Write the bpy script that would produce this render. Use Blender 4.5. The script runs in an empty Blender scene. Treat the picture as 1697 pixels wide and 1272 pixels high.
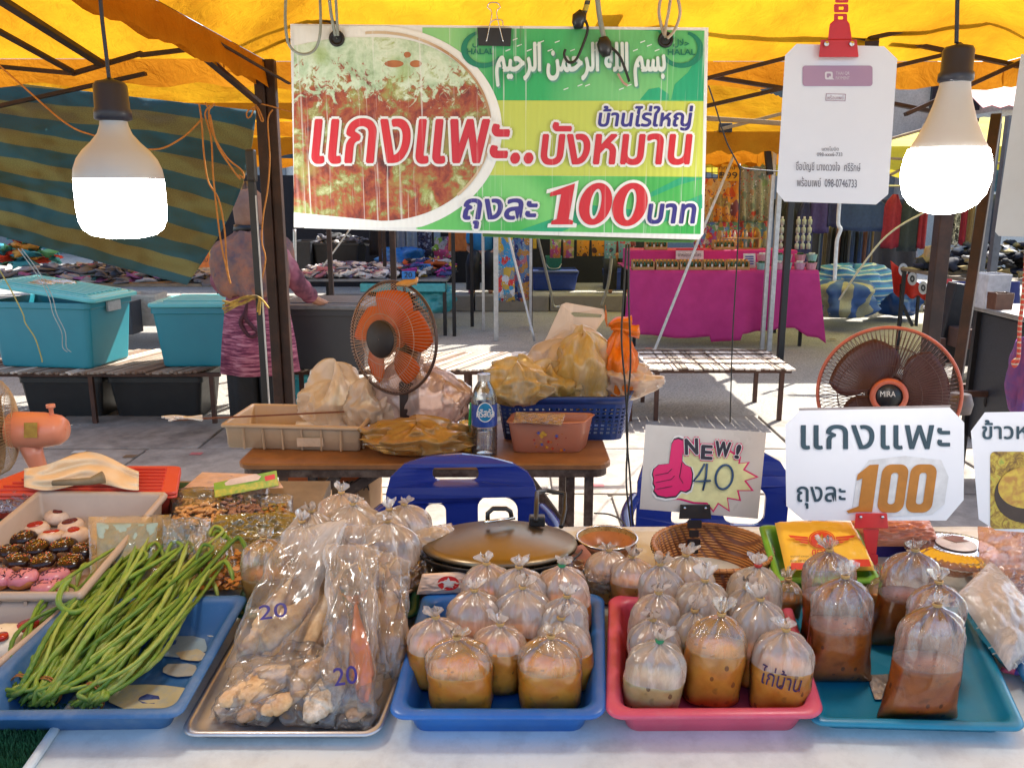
import bpy, math, random
from math import sin, cos, tan, pi, radians, sqrt, atan2
from mathutils import Vector, Matrix, noise
random.seed(11)
SC = bpy.context.scene
COL = SC.collection
V = Vector
# ---------------------------------------------------------------- camera
CAM_H, FPX, PITCH = 1.5, 1400.0, radians(12.5)
cd = bpy.data.cameras.new('camera'); cam = bpy.data.objects.new('camera', cd); COL.objects.link(cam)
cam.location = (0, 0, CAM_H); cam.rotation_euler = (pi/2 - PITCH, 0, 0)
cd.sensor_fit = 'HORIZONTAL'; cd.sensor_width = 36; cd.lens = 36*FPX/1697.0
cd.clip_start = .05; cd.clip_end = 600
SC.camera = cam
# ---------------------------------------------------------------- light
SUN_EL, SUN_AZ = radians(50), radians(48)      # azimuth measured from +X towards +Y
w = bpy.data.worlds.new('World'); SC.world = w; w.use_nodes = True
nt = w.node_tree; bg = nt.nodes['Background']
sk = nt.nodes.new('ShaderNodeTexSky'); sk.sky_type = 'NISHITA'; sk.sun_disc = False
sk.sun_elevation = SUN_EL; sk.sun_rotation = pi/2 - SUN_AZ
sk.air_density = 1.0; sk.dust_density = 2.0; sk.ozone_density = 1.0
nt.links.new(sk.outputs[0], bg.inputs[0]); bg.inputs[1].default_value = .15
sd = bpy.data.lights.new('sun', 'SUN'); sd.energy = 4.6; sd.angle = radians(.5); sd.color = (1, .95, .86)
so = bpy.data.objects.new('sun', sd); COL.objects.link(so)
sdir = V((cos(SUN_EL)*cos(SUN_AZ), cos(SUN_EL)*sin(SUN_AZ), sin(SUN_EL)))
so.rotation_euler = sdir.to_track_quat('Z', 'Y').to_euler()
so.location = (6, 6, 12)
SC.view_settings.view_transform = 'Standard'; SC.view_settings.look = 'None'
SC.view_settings.exposure = 1.5; SC.view_settings.gamma = 1
SC.view_settings.use_curve_mapping = False
SC.cycles.max_bounces = 10; SC.cycles.transparent_max_bounces = 40
SC.cycles.diffuse_bounces = 4; SC.cycles.transmission_bounces = 6; SC.cycles.glossy_bounces = 3
SC.cycles.sample_clamp_indirect = 6; SC.cycles.use_denoising = True
SC.cycles.caustics_reflective = False; SC.cycles.caustics_refractive = False
# ---------------------------------------------------------------- measuring helpers
CP, SP = cos(PITCH), sin(PITCH)
def ray(px, py):
    x = (px-848.5)/FPX; y = (636-py)/FPX
    return V((x, CP+y*SP, -SP+y*CP))
def atY(px, py, Y):
    d = ray(px, py); return V((0, 0, CAM_H)) + d*(Y/d.y)
def atZ(px, py, Z):
    d = ray(px, py); return V((0, 0, CAM_H)) + d*((Z-CAM_H)/d.z)
TS = .1405                                     # the display table leans up towards its back
def tz(Y): return .75 + TS*(Y-1.05)
def atT(px, py, h=0.0):
    d = ray(px, py); c = .75 - TS*1.05 + h
    return V((0, 0, CAM_H)) + d*((c-CAM_H)/(d.z-TS*d.y))
def ppm(P): return FPX/(P.y*CP-(P.z-CAM_H)*SP)  # pixels per metre there
class Plane:
    def __init__(s, P, n): s.P = V(P); s.n = V(n).normalized()
    def at(s, px, py, lift=0):
        d = ray(px, py); o = V((0, 0, CAM_H)); P = s.P + s.n*lift
        return o + d*((P-o).dot(s.n)/d.dot(s.n))
# ---------------------------------------------------------------- things and parts
def tag(o, label=None, cat=None, group=None, kind=None):
    if label: o['label'] = label
    if cat: o['category'] = cat
    if group: o['group'] = group
    if kind: o['kind'] = kind
    return o
def thing(name, label, cat, loc=(0, 0, 0), rz=0, group=None):
    o = bpy.data.objects.new(name, None); COL.objects.link(o)
    o.empty_display_size = .05; o.location = loc; o.rotation_euler = (0, 0, rz)
    return tag(o, label, cat, group)
def dup(root, loc=None, rz=None, scale=None, label=None, group=None):
    r = root.copy(); COL.objects.link(r)
    if loc is not None: r.location = loc
    if rz is not None: r.rotation_euler = (0, 0, rz)
    if scale is not None: r.scale = (scale,)*3 if not hasattr(scale, '__len__') else scale
    if label: r['label'] = label
    if group: r['group'] = group
    def rec(a, b):
        for ch in list(a.children):
            c = ch.copy(); COL.objects.link(c); c.parent = b
            rec(ch, c)
    rec(root, r)
    return r
class MB:
    def __init__(s): s.v = []; s.f = []; s.uv = {}; s.mi = []; s.m = 0
    def add(s, vs, fs, M=None):
        b = len(s.v)
        if M is not None: vs = [M @ V(p) for p in vs]
        s.v += [tuple(p) for p in vs]; s.f += [tuple(b+i for i in f) for f in fs]; s.mi += [s.m]*len(fs)
        return b
    def box(s, c, size, R=None):
        x, y, z = size[0]/2, size[1]/2, size[2]/2
        vs = [V((a, b, d)) for d in (-z, z) for b in (-y, y) for a in (-x, x)]
        if R is not None: vs = [R @ p for p in vs]
        vs = [p+V(c) for p in vs]
        s.add(vs, [(0, 2, 3, 1), (4, 5, 7, 6), (0, 1, 5, 4), (2, 6, 7, 3), (0, 4, 6, 2), (1, 3, 7, 5)]); return s
    def bar(s, a, b, wd, ht=None):
        a, b = V(a), V(b); d = b-a; L = d.length
        s.box((a+b)/2, (wd, ht or wd, L), d.to_track_quat('Z', 'Y').to_matrix()); return s
    def tube(s, pts, r, n=8, closed=False, M=None):
        pts = [V(p) for p in pts]; N = len(pts); rs = r if hasattr(r, '__len__') else [r]*N
        vs = []; prev = None
        for i, p in enumerate(pts):
            if closed: t = pts[(i+1) % N]-pts[i-1]
            else: t = pts[min(i+1, N-1)]-pts[max(i-1, 0)]
            if t.length < 1e-9: t = V((0, 0, 1))
            t.normalize()
            if prev is None:
                a = V((0, 0, 1)) if abs(t.z) < .9 else V((1, 0, 0)); u = t.cross(a).normalized()
            else:
                u = prev - t*prev.dot(t)
                u = u.normalized() if u.length > 1e-6 else t.orthogonal().normalized()
            prev = u; w_ = t.cross(u)
            for k in range(n):
                q = 2*pi*k/n; vs.append(p+(u*cos(q)+w_*sin(q))*rs[i])
        fs = []
        for i in range(N if closed else N-1):
            j = (i+1) % N
            for k in range(n):
                k2 = (k+1) % n; fs.append((i*n+k, i*n+k2, j*n+k2, j*n+k))
        if not closed: fs.append(tuple(range(n))[::-1]); fs.append(tuple((N-1)*n+k for k in range(n)))
        s.add(vs, fs, M); return s
    def lathe(s, prof, n=28, M=None, fn=None, close=False):
        vs = []; fs = []
        for i, (r, z) in enumerate(prof):
            for k in range(n):
                q = 2*pi*k/n
                rr, zz = (r, z) if fn is None else fn(r, z, q, i)
                vs.append(V((rr*cos(q), rr*sin(q), zz)))
        for i in range(len(prof)-1):
            for k in range(n):
                k2 = (k+1) % n; fs.append((i*n+k, i*n+k2, (i+1)*n+k2, (i+1)*n+k))
        if close:
            fs.append(tuple(range(n))[::-1]); b = (len(prof)-1)*n; fs.append(tuple(b+k for k in range(n)))
        s.add(vs, fs, M); return s
    def loops(s, Ls, capa=True, capb=True):
        n = len(Ls[0]); vs = [p for L in Ls for p in L]; fs = []
        for i in range(len(Ls)-1):
            for k in range(n):
                k2 = (k+1) % n; fs.append((i*n+k, i*n+k2, (i+1)*n+k2, (i+1)*n+k))
        if capa: fs.append(tuple(range(n))[::-1])
        if capb: b = (len(Ls)-1)*n; fs.append(tuple(b+k for k in range(n)))
        s.add(vs, fs); return s
    def grid(s, nu, nv, fn, wrap=False):
        vs = []; b = len(s.v)
        for j in range(nv+1):
            for i in range(nu+1):
                u, v = i/nu, j/nv; vs.append(fn(u, v)); s.uv[b+len(vs)-1] = (u, v)
        fs = [(j*(nu+1)+i, j*(nu+1)+i+1, (j+1)*(nu+1)+i+1, (j+1)*(nu+1)+i) for j in range(nv) for i in range(nu)]
        s.add(vs, fs); return s
    def prism(s, poly, vec):
        vec = V(vec); a = [V(p) for p in poly]; b = [p+vec for p in a]; n = len(a)
        s.add(a+b, [tuple(range(n))[::-1], tuple(range(n, 2*n))]+[(i, (i+1) % n, n+(i+1) % n, n+i) for i in range(n)]); return s
    def obj(s, name, mat=None, parent=None, smooth=False, world=True, bevel=0, sub=0, solid=0, loc=None, fixn=False):
        me = bpy.data.meshes.new(name); me.from_pydata(s.v, [], s.f)
        mats = mat if isinstance(mat, (list, tuple)) else [mat]
        for m in mats:
            if m: me.materials.append(m)
        if len(mats) > 1: me.polygons.foreach_set('material_index', s.mi)
        if s.uv:
            uvl = me.uv_layers.new(name='UVMap')
            for lp in me.loops: uvl.data[lp.index].uv = s.uv.get(lp.vertex_index, (0, 0))
        if fixn:
            import bmesh
            bm = bmesh.new(); bm.from_mesh(me); bmesh.ops.recalc_face_normals(bm, faces=bm.faces); bm.to_mesh(me); bm.free()
        if smooth: me.polygons.foreach_set('use_smooth', [True]*len(me.polygons))
        me.update()
        o = bpy.data.objects.new(name, me); COL.objects.link(o)
        if parent:
            o.parent = parent
            if world:
                p = parent; off = V((0, 0, 0))
                while p: off += p.location; p = p.parent
                o.location = -off
        elif loc is not None: o.location = loc
        if solid: m = o.modifiers.new('solid', 'SOLIDIFY'); m.thickness = solid; m.offset = 0
        if bevel: m = o.modifiers.new('bevel', 'BEVEL'); m.width = bevel; m.segments = 2; m.limit_method = 'ANGLE'; m.angle_limit = radians(40)
        if sub: m = o.modifiers.new('sub', 'SUBSURF'); m.levels = sub; m.render_levels = sub
        return o
def flat2d(loops2, fillfn=None):
    """2-D outlines (holes allowed) -> filled verts/faces"""
    c = bpy.data.curves.new('tmp', 'CURVE'); c.dimensions = '2D'; c.fill_mode = 'BOTH'
    for L in loops2:
        sp = c.splines.new('POLY'); sp.points.add(len(L)-1); sp.use_cyclic_u = True
        for p, q in zip(sp.points, L): p.co = (q[0], q[1], 0, 1)
    return _curve_geo(c)
def _curve_geo(c):
    o = bpy.data.objects.new('tmp', c); COL.objects.link(o)
    dg = bpy.context.evaluated_depsgraph_get(); dg.update(); me = bpy.data.meshes.new_from_object(o.evaluated_get(dg))
    vs = [v.co.copy() for v in me.vertices]; fs = [tuple(p.vertices) for p in me.polygons]
    bpy.data.objects.remove(o); bpy.data.curves.remove(c); bpy.data.meshes.remove(me)
    return vs, fs
_tc = {}
def text_geo(body, shear=0, spacing=1):
    k = (body, shear, spacing)
    if k not in _tc:
        c = bpy.data.curves.new('tmp', 'FONT'); c.body = body; c.shear = shear; c.size = 1; c.space_character = spacing; c.resolution_u = 3
        _tc[k] = isles(*_curve_geo(c))
    return _tc[k]
def isles(vs, fs):
    """each face its own corners, a few microns apart, so overlapping strokes never share a plane"""
    V2 = []; F2 = []
    for k, f in enumerate(fs):
        F2.append(tuple(range(len(V2), len(V2)+len(f))))
        for i in f: q = vs[i].copy(); q.z = k*1.5e-6; V2.append(q)
    return V2, F2
def slab2d(mb, loops2, f3, th):
    """outlines mapped to 3-D by f3(x, y, depth), given thickness"""
    vs, fs = flat2d(loops2); n = len(vs)
    a = [f3(p.x, p.y, 0) for p in vs]; b = [f3(p.x, p.y, th) for p in vs]
    cnt = {}
    for f in fs:
        for i in range(len(f)):
            e = (f[i], f[(i+1) % len(f)]); cnt[e] = cnt.get(e, 0)+1
    side = [(i, j, n+j, n+i) for (i, j) in cnt if (j, i) not in cnt]
    mb.add(a+b, [f[::-1] for f in fs]+[tuple(n+i for i in f) for f in fs]+side)
def rrect(x0, y0, x1, y1, r, n=5):
    P = []
    for cx, cy, a0 in ((x1-r, y1-r, 0), (x0+r, y1-r, 90), (x0+r, y0+r, 180), (x1-r, y0+r, 270)):
        for k in range(n+1):
            q = radians(a0+90*k/n); P.append((cx+r*cos(q), cy+r*sin(q)))
    return P
def ell(cx, cy, rx, ry, n=40, a0=0, a1=360):
    return [(cx+rx*cos(radians(a0+(a1-a0)*k/n)), cy+ry*sin(radians(a0+(a1-a0)*k/n))) for k in range(n)]
_lift = [0]
def ptext(parent, body, box, pl, mat, name='lettering', shear=0, bold=0, lift=.0012, halo=None, halo_w=4, rot=0, arc=0):
    """lettering printed on a plane, its box measured on that plane"""
    vs, fs = text_geo(body, shear)
    xs = [p.x for p in vs]; ys = [p.y for p in vs]
    x0, x1, y0, y1 = min(xs), max(xs), min(ys), max(ys)
    bx0, by0, bx1, by1 = box; mx, my = (bx0+bx1)/2, (by0+by1)/2; cr, sr = cos(radians(rot)), sin(radians(rot))
    def mp(p, ox, oy, lf):
        X = bx0+(p.x-x0)/(x1-x0)*(bx1-bx0); Y = by1-(p.y-y0)/(y1-y0)*(by1-by0)
        dx, dy = X-mx, Y-my
        return pl.at(mx+dx*cr-dy*sr+ox, my+dx*sr+dy*cr+oy, lf+p.z)
    if halo:
        mb = MB()
        for k in range(10):
            a = 2*pi*k/10
            mb.add([mp(p, halo_w*cos(a), halo_w*sin(a), lift+.00004*k) for p in vs], fs)
        mb.obj(name+'_outline', halo, parent)
    mb = MB(); l2 = lift+(.0009 if halo else 0)
    mb.add([mp(p, 0, 0, l2) for p in vs], fs)
    if bold:
        for k in range(6):
            a = 2*pi*k/6; mb.add([mp(p, bold*cos(a), bold*sin(a), l2+.00005*(k+1)) for p in vs], fs)
    return mb.obj(name, mat, parent)
def pshape(parent, loops2, pl, mat, name, lift=.001, th=0, **kw):
    mb = MB()
    if th: slab2d(mb, loops2, lambda x, y, t: pl.at(x, y, lift-t), th)
    else:
        vs, fs = flat2d(loops2); mb.add([pl.at(p.x, p.y, lift) for p in vs], fs)
    return mb.obj(name, mat, parent, **kw)
# ---------------------------------------------------------------- materials
_mats = {}
def N(nt, t, **kw):
    n = nt.nodes.new(t)
    for k, v in kw.items():
        if k.startswith('i_'): n.inputs[k[2:].replace('_', ' ')].default_value = v
        else: setattr(n, k, v)
    return n
def ramp(nt, fac, stops, interp='LINEAR'):
    r = nt.nodes.new('ShaderNodeValToRGB'); r.color_ramp.interpolation = interp
    el = r.color_ramp.elements
    while len(el) < len(stops): el.new(.5)
    for e, (p, c) in zip(el, stops): e.position = p; e.color = (*c, 1) if len(c) == 3 else c
    nt.links.new(fac, r.inputs[0]); return r.outputs[0]
def coords(nt, scale=(1, 1, 1), uv=False, rot=(0, 0, 0)):
    tc = nt.nodes.new('ShaderNodeTexCoord'); mp = nt.nodes.new('ShaderNodeMapping')
    mp.inputs['Scale'].default_value = scale; mp.inputs['Rotation'].default_value = rot
    nt.links.new(tc.outputs['UV' if uv else 'Object'], mp.inputs[0]); return mp.outputs[0]
def noise_t(nt, co, scale, detail=4, rough=.6, dist=0):
    n = N(nt, 'ShaderNodeTexNoise'); n.inputs['Scale'].default_value = scale; n.inputs['Detail'].default_value = detail
    n.inputs['Roughness'].default_value = rough; n.inputs['Distortion'].default_value = dist
    nt.links.new(co, n.inputs['Vector']); return n.outputs['Fac']
def mixc(nt, f, a, b, mode='MIX'):
    m = nt.nodes.new('ShaderNodeMix'); m.data_type = 'RGBA'; m.blend_type = mode
    for i, x in ((0, f), (6, a), (7, b)):
        if hasattr(x, 'node'): nt.links.new(x, m.inputs[i])
        elif i == 0: m.inputs[0].default_value = x
        else: m.inputs[i].default_value = (*x, 1)
    return m.outputs[2]
def bumpn(nt, h, strength, dist=.002):
    b = nt.nodes.new('ShaderNodeBump'); b.inputs['Strength'].default_value = strength; b.inputs['Distance'].default_value = dist
    nt.links.new(h, b.inputs['Height']); return b.outputs[0]
def new_mat(name):
    m = bpy.data.materials.new(name); m.use_nodes = True; nt = m.node_tree
    return m, nt, nt.nodes['Principled BSDF'], nt.nodes['Material Output']
def mat(name, col, rough=.5, metal=0, col2=None, scale=30, bump=.15, bscale=200, bdist=.001, spec=.5, dirt=None, dirt_amt=.4, dscale=8, sheen=0, coat=0, stretch=(1, 1, 1), trl=0):
    if name in _mats: return _mats[name]
    m, nt, b, out = new_mat(name)
    co = coords(nt, stretch)
    col2 = col2 or tuple(c*.72 for c in col)
    f = noise_t(nt, co, scale)
    base = ramp(nt, f, [(.3, col2), (.7, col)])
    if dirt:
        d = noise_t(nt, co, dscale, 6, .7); dm = nt.nodes.new('ShaderNodeMapRange')
        dm.inputs[1].default_value = .45; dm.inputs[2].default_value = .75; dm.inputs[4].default_value = dirt_amt
        nt.links.new(d, dm.inputs[0]); base = mixc(nt, dm.outputs[0], base, dirt)
    nt.links.new(base, b.inputs['Base Color'])
    b.inputs['Metallic'].default_value = metal; b.inputs['Specular IOR Level'].default_value = spec
    rr = nt.nodes.new('ShaderNodeMapRange'); rr.inputs[3].default_value = max(0, rough-.1); rr.inputs[4].default_value = min(1, rough+.1)
    nt.links.new(noise_t(nt, co, scale*2.3), rr.inputs[0]); nt.links.new(rr.outputs[0], b.inputs['Roughness'])
    if sheen: b.inputs['Sheen Weight'].default_value = sheen
    if coat: b.inputs['Coat Weight'].default_value = coat; b.inputs['Coat Roughness'].default_value = .08
    if bump: nt.links.new(bumpn(nt, noise_t(nt, co, bscale, 3), bump, bdist), b.inputs['Normal'])
    if trl:
        t = N(nt, 'ShaderNodeBsdfTranslucent'); nt.links.new(base, t.inputs[0]); mx = N(nt, 'ShaderNodeMixShader'); mx.inputs[0].default_value = trl
        nt.links.new(b.outputs[0], mx.inputs[1]); nt.links.new(t.outputs[0], mx.inputs[2]); nt.links.new(mx.outputs[0], out.inputs[0])
    _mats[name] = m; return m
def film(name, tint=(1, 1, 1), base=.10, edge=.5, streak=.25, rough=.16, bscale=60, bstr=.5, stretch=(1, 1, .35), haze=(.85, .85, .85), trl=.5, stain=None, gm=1.9):
    """thin clear or tinted plastic"""
    if name in _mats: return _mats[name]
    m, nt, b, out = new_mat(name); nt.nodes.remove(b)
    co = coords(nt, stretch)
    tr = N(nt, 'ShaderNodeBsdfTransparent'); tr.inputs[0].default_value = (*tint, 1)
    di = N(nt, 'ShaderNodeBsdfDiffuse'); tl = N(nt, 'ShaderNodeBsdfTranslucent')
    hz = haze
    if stain:
        hz = ramp(nt, noise_t(nt, co, 14, 5, .6), [(.42, haze), (.62, stain)])
        nt.links.new(hz, di.inputs[0]); nt.links.new(hz, tl.inputs[0])
    else:
        di.inputs[0].default_value = (*haze, 1); tl.inputs[0].default_value = (*haze, 1)
    md = N(nt, 'ShaderNodeMixShader'); md.inputs[0].default_value = trl
    nt.links.new(di.outputs[0], md.inputs[1]); nt.links.new(tl.outputs[0], md.inputs[2])
    lw = N(nt, 'ShaderNodeLayerWeight'); lw.inputs[0].default_value = .35
    pw = N(nt, 'ShaderNodeMath', operation='POWER'); nt.links.new(lw.outputs['Facing'], pw.inputs[0]); pw.inputs[1].default_value = 2.2
    e = N(nt, 'ShaderNodeMath', operation='MULTIPLY_ADD'); nt.links.new(pw.outputs[0], e.inputs[0]); e.inputs[1].default_value = edge; e.inputs[2].default_value = base
    st = N(nt, 'ShaderNodeMapRange'); st.inputs[1].default_value = .5; st.inputs[2].default_value = .72; st.inputs[4].default_value = streak
    nt.links.new(noise_t(nt, co, bscale*.7, 5, .65, .6), st.inputs[0])
    ad = N(nt, 'ShaderNodeMath', operation='ADD', use_clamp=True); nt.links.new(e.outputs[0], ad.inputs[0]); nt.links.new(st.outputs[0], ad.inputs[1])
    m1 = N(nt, 'ShaderNodeMixShader'); nt.links.new(ad.outputs[0], m1.inputs[0]); nt.links.new(tr.outputs[0], m1.inputs[1]); nt.links.new(md.outputs[0], m1.inputs[2])
    gl = N(nt, 'ShaderNodeBsdfGlossy'); gl.inputs['Roughness'].default_value = rough
    nb = bumpn(nt, noise_t(nt, co, bscale, 4, .6, 1.2), bstr, .004)
    nt.links.new(nb, gl.inputs['Normal'])
    fr = N(nt, 'ShaderNodeFresnel'); fr.inputs[0].default_value = 1.5; nt.links.new(nb, fr.inputs['Normal'])
    fm = N(nt, 'ShaderNodeMath', operation='MULTIPLY_ADD', use_clamp=True); nt.links.new(fr.outputs[0], fm.inputs[0]); fm.inputs[1].default_value = gm; fm.inputs[2].default_value = .03*gm
    m2 = N(nt, 'ShaderNodeMixShader'); nt.links.new(fm.outputs[0], m2.inputs[0]); nt.links.new(m1.outputs[0], m2.inputs[1]); nt.links.new(gl.outputs[0], m2.inputs[2])
    nt.links.new(m2.outputs[0], out.inputs[0])
    _mats[name] = m; return m
def cloth_tarp(name, col, col2, trl=.5, scale=3, dirt=(.2, .08, .02), thin=0.0):
    """backlit canopy fabric: part of the light comes through"""
    if name in _mats: return _mats[name]
    m, nt, b, out = new_mat(name); nt.nodes.remove(b); co = coords(nt)
    c = ramp(nt, noise_t(nt, co, scale, 5), [(.3, col2), (.65, col)])
    sp = N(nt, 'ShaderNodeTexVoronoi'); sp.inputs['Scale'].default_value = 38; nt.links.new(coords(nt, (1, 1, .4)), sp.inputs[0])
    mr = N(nt, 'ShaderNodeMapRange'); mr.inputs[1].default_value = .1; mr.inputs[2].default_value = .03; mr.inputs[3].default_value = 0; mr.inputs[4].default_value = .5
    nt.links.new(sp.outputs[0], mr.inputs[0])
    gate = N(nt, 'ShaderNodeMath', operation='MULTIPLY'); nt.links.new(mr.outputs[0], gate.inputs[0]); nt.links.new(noise_t(nt, co, 9), gate.inputs[1])
    c = mixc(nt, gate.outputs[0], c, dirt)
    di = N(nt, 'ShaderNodeBsdfDiffuse'); tl = N(nt, 'ShaderNodeBsdfTranslucent'); mx = N(nt, 'ShaderNodeMixShader'); mx.inputs[0].default_value = trl
    nt.links.new(c, di.inputs[0]); nt.links.new(c, tl.inputs[0])
    nb = bumpn(nt, noise_t(nt, co, 14, 5, .6, .8), .6, .02)
    nt.links.new(nb, di.inputs['Normal']); nt.links.new(nb, tl.inputs['Normal'])
    nt.links.new(di.outputs[0], mx.inputs[1]); nt.links.new(tl.outputs[0], mx.inputs[2])
    last = mx.outputs[0]
    nt.links.new(last, out.inputs[0]); _mats[name] = m; return m
def patterned(name, cols, scale=20, rough=.8, base=None, cover=.5, uv=False, stretch=(1, 1, 1), trl=0):
    """printed fabric with scattered coloured shapes"""
    if name in _mats: return _mats[name]
    m, nt, b, out = new_mat(name); co = coords(nt, stretch, uv)
    nz = N(nt, 'ShaderNodeTexNoise'); nz.inputs['Scale'].default_value = scale*.8; nt.links.new(co, nz.inputs['Vector'])
    mv = N(nt, 'ShaderNodeMix'); mv.data_type = 'RGBA'; mv.inputs[0].default_value = .06; nt.links.new(co, mv.inputs[6]); nt.links.new(nz.outputs['Color'], mv.inputs[7])
    vo = N(nt, 'ShaderNodeTexVoronoi'); vo.inputs['Scale'].default_value = scale; nt.links.new(mv.outputs[2], vo.inputs['Vector'])
    sep = N(nt, 'ShaderNodeSeparateColor'); nt.links.new(vo.outputs['Color'], sep.inputs[0])
    n = len(cols); c = ramp(nt, sep.outputs[0], [(i/n, cols[i]) for i in range(n)], 'CONSTANT')
    if base:
        mr = N(nt, 'ShaderNodeMath', operation='LESS_THAN'); nt.links.new(vo.outputs['Distance'], mr.inputs[0]); mr.inputs[1].default_value = cover
        c = mixc(nt, mr.outputs[0], base, c)
    vo2 = N(nt, 'ShaderNodeTexVoronoi'); vo2.inputs['Scale'].default_value = scale*3; nt.links.new(co, vo2.inputs['Vector'])
    sp2 = N(nt, 'ShaderNodeSeparateColor'); nt.links.new(vo2.outputs['Color'], sp2.inputs[0])
    c2 = ramp(nt, sp2.outputs[1], [(0, cols[-1]), (.7, cols[0]), (.85, (.7, .7, .7))], 'CONSTANT')
    lt = N(nt, 'ShaderNodeMath', operation='LESS_THAN'); nt.links.new(vo2.outputs['Distance'], lt.inputs[0]); lt.inputs[1].default_value = .28
    c = mixc(nt, lt.outputs[0], c, c2)
    nt.links.new(c, b.inputs['Base Color']); b.inputs['Roughness'].default_value = rough
    _mats[name] = m; return m
def stripes(name, cols, widths, rough=.7, uv=True, axis=1, n=10, trl=.3, weave=400):
    if name in _mats: return _mats[name]
    m, nt, b, out = new_mat(name); co = coords(nt, (1, 1, 1), uv)
    sx = N(nt, 'ShaderNodeSeparateXYZ'); nt.links.new(co, sx.inputs[0])
    wob = noise_t(nt, co, 3); wm = N(nt, 'ShaderNodeMath', operation='MULTIPLY_ADD'); nt.links.new(wob, wm.inputs[0]); wm.inputs[1].default_value = .02
    nt.links.new(sx.outputs[axis], wm.inputs[2])
    mu = N(nt, 'ShaderNodeMath', operation='MULTIPLY'); nt.links.new(wm.outputs[0], mu.inputs[0]); mu.inputs[1].default_value = n
    fr = N(nt, 'ShaderNodeMath', operation='FRACT'); nt.links.new(mu.outputs[0], fr.inputs[0])
    pos = 0; st = []
    for c, wd in zip(cols, widths): st.append((pos, c)); pos += wd
    c = ramp(nt, fr.outputs[0], st, 'CONSTANT')
    f2 = noise_t(nt, co, weave, 2); c = mixc(nt, ramp(nt, f2, [(.35, (.0, .0, .0)), (.65, (.5, .5, .5))]), c, (.08, .08, .07))
    nt.links.new(c, b.inputs['Base Color']); b.inputs['Roughness'].default_value = rough
    nt.links.new(bumpn(nt, f2, .2, .001), b.inputs['Normal'])
    if trl:
        t = N(nt, 'ShaderNodeBsdfTranslucent'); nt.links.new(c, t.inputs[0]); mx = N(nt, 'ShaderNodeMixShader'); mx.inputs[0].default_value = trl
        nt.links.new(b.outputs[0], mx.inputs[1]); nt.links.new(t.outputs[0], mx.inputs[2]); nt.links.new(mx.outputs[0], out.inputs[0])
    _mats[name] = m; return m
def print_mat(name, col, col2=None, scale=3, rough=.35, scratch=.6, mix=None):
    """ink on corrugated plastic, scratched along the flutes"""
    if name in _mats: return _mats[name]
    m, nt, b, out = new_mat(name); co = coords(nt)
    c = ramp(nt, noise_t(nt, co, scale, 2, .4, .5), [(.35, col), (.65, col2 or col)]) if mix is None else mix(nt, co)
    sc = noise_t(nt, coords(nt, (160, 1, 2.2)), 1.0, 4, .7)
    mr = N(nt, 'ShaderNodeMapRange'); mr.inputs[1].default_value = .60; mr.inputs[2].default_value = .70; mr.inputs[4].default_value = scratch
    nt.links.new(sc, mr.inputs[0]); c = mixc(nt, mr.outputs[0], c, (.72, .74, .72))
    d = noise_t(nt, coords(nt, (90, 1, 3)), 1.2, 3, .6)
    m3 = N(nt, 'ShaderNodeMapRange'); m3.inputs[1].default_value = .68; m3.inputs[2].default_value = .76; m3.inputs[4].default_value = .5
    nt.links.new(d, m3.inputs[0]); c = mixc(nt, m3.outputs[0], c, (.12, .14, .1))
    nt.links.new(c, b.inputs['Base Color']); b.inputs['Roughness'].default_value = rough
    wv = N(nt, 'ShaderNodeTexWave'); wv.inputs['Scale'].default_value = 32; nt.links.new(co, wv.inputs[0])
    nt.links.new(bumpn(nt, wv.outputs['Fac'], .25, .001), b.inputs['Normal'])
    _mats[name] = m; return m
def emis(name, col, s):
    if name in _mats: return _mats[name]
    m, nt, b, out = new_mat(name); b.inputs['Emission Color'].default_value = (*col, 1); b.inputs['Emission Strength'].default_value = s
    b.inputs['Base Color'].default_value = (.8, .8, .8, 1); _mats[name] = m; return m
STEEL = mat('brown painted steel', (.028, .015, .013), .5, .3, (.018, .010, .009), 12, .3, 90, dirt=(.12, .05, .03), dirt_amt=.4)
BLACKP = mat('black plastic', (.016, .017, .019), .4, 0, (.01, .01, .012), 10, .05)
DKMETAL = mat('dark metal', (.03, .028, .03), .45, .6)
WHITEP = mat('white plastic', (.75, .75, .74), .35, 0, (.68, .68, .67), 10, .03)
PAPER = mat('white laminated paper', (.78, .79, .84), .22, 0, (.74, .75, .80), 5, .04, 40)
CHROME = mat('bright metal', (.7, .7, .7), .25, 1, bump=.05)
GALV = mat('galvanised pole', (.55, .55, .55), .4, .7, bump=.1)
RUBBER = mat('tan rubber band', (.55, .34, .12), .5)
REDP = mat('red plastic', (.62, .02, .025), .35, 0, (.5, .015, .02), 15, .05)
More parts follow.
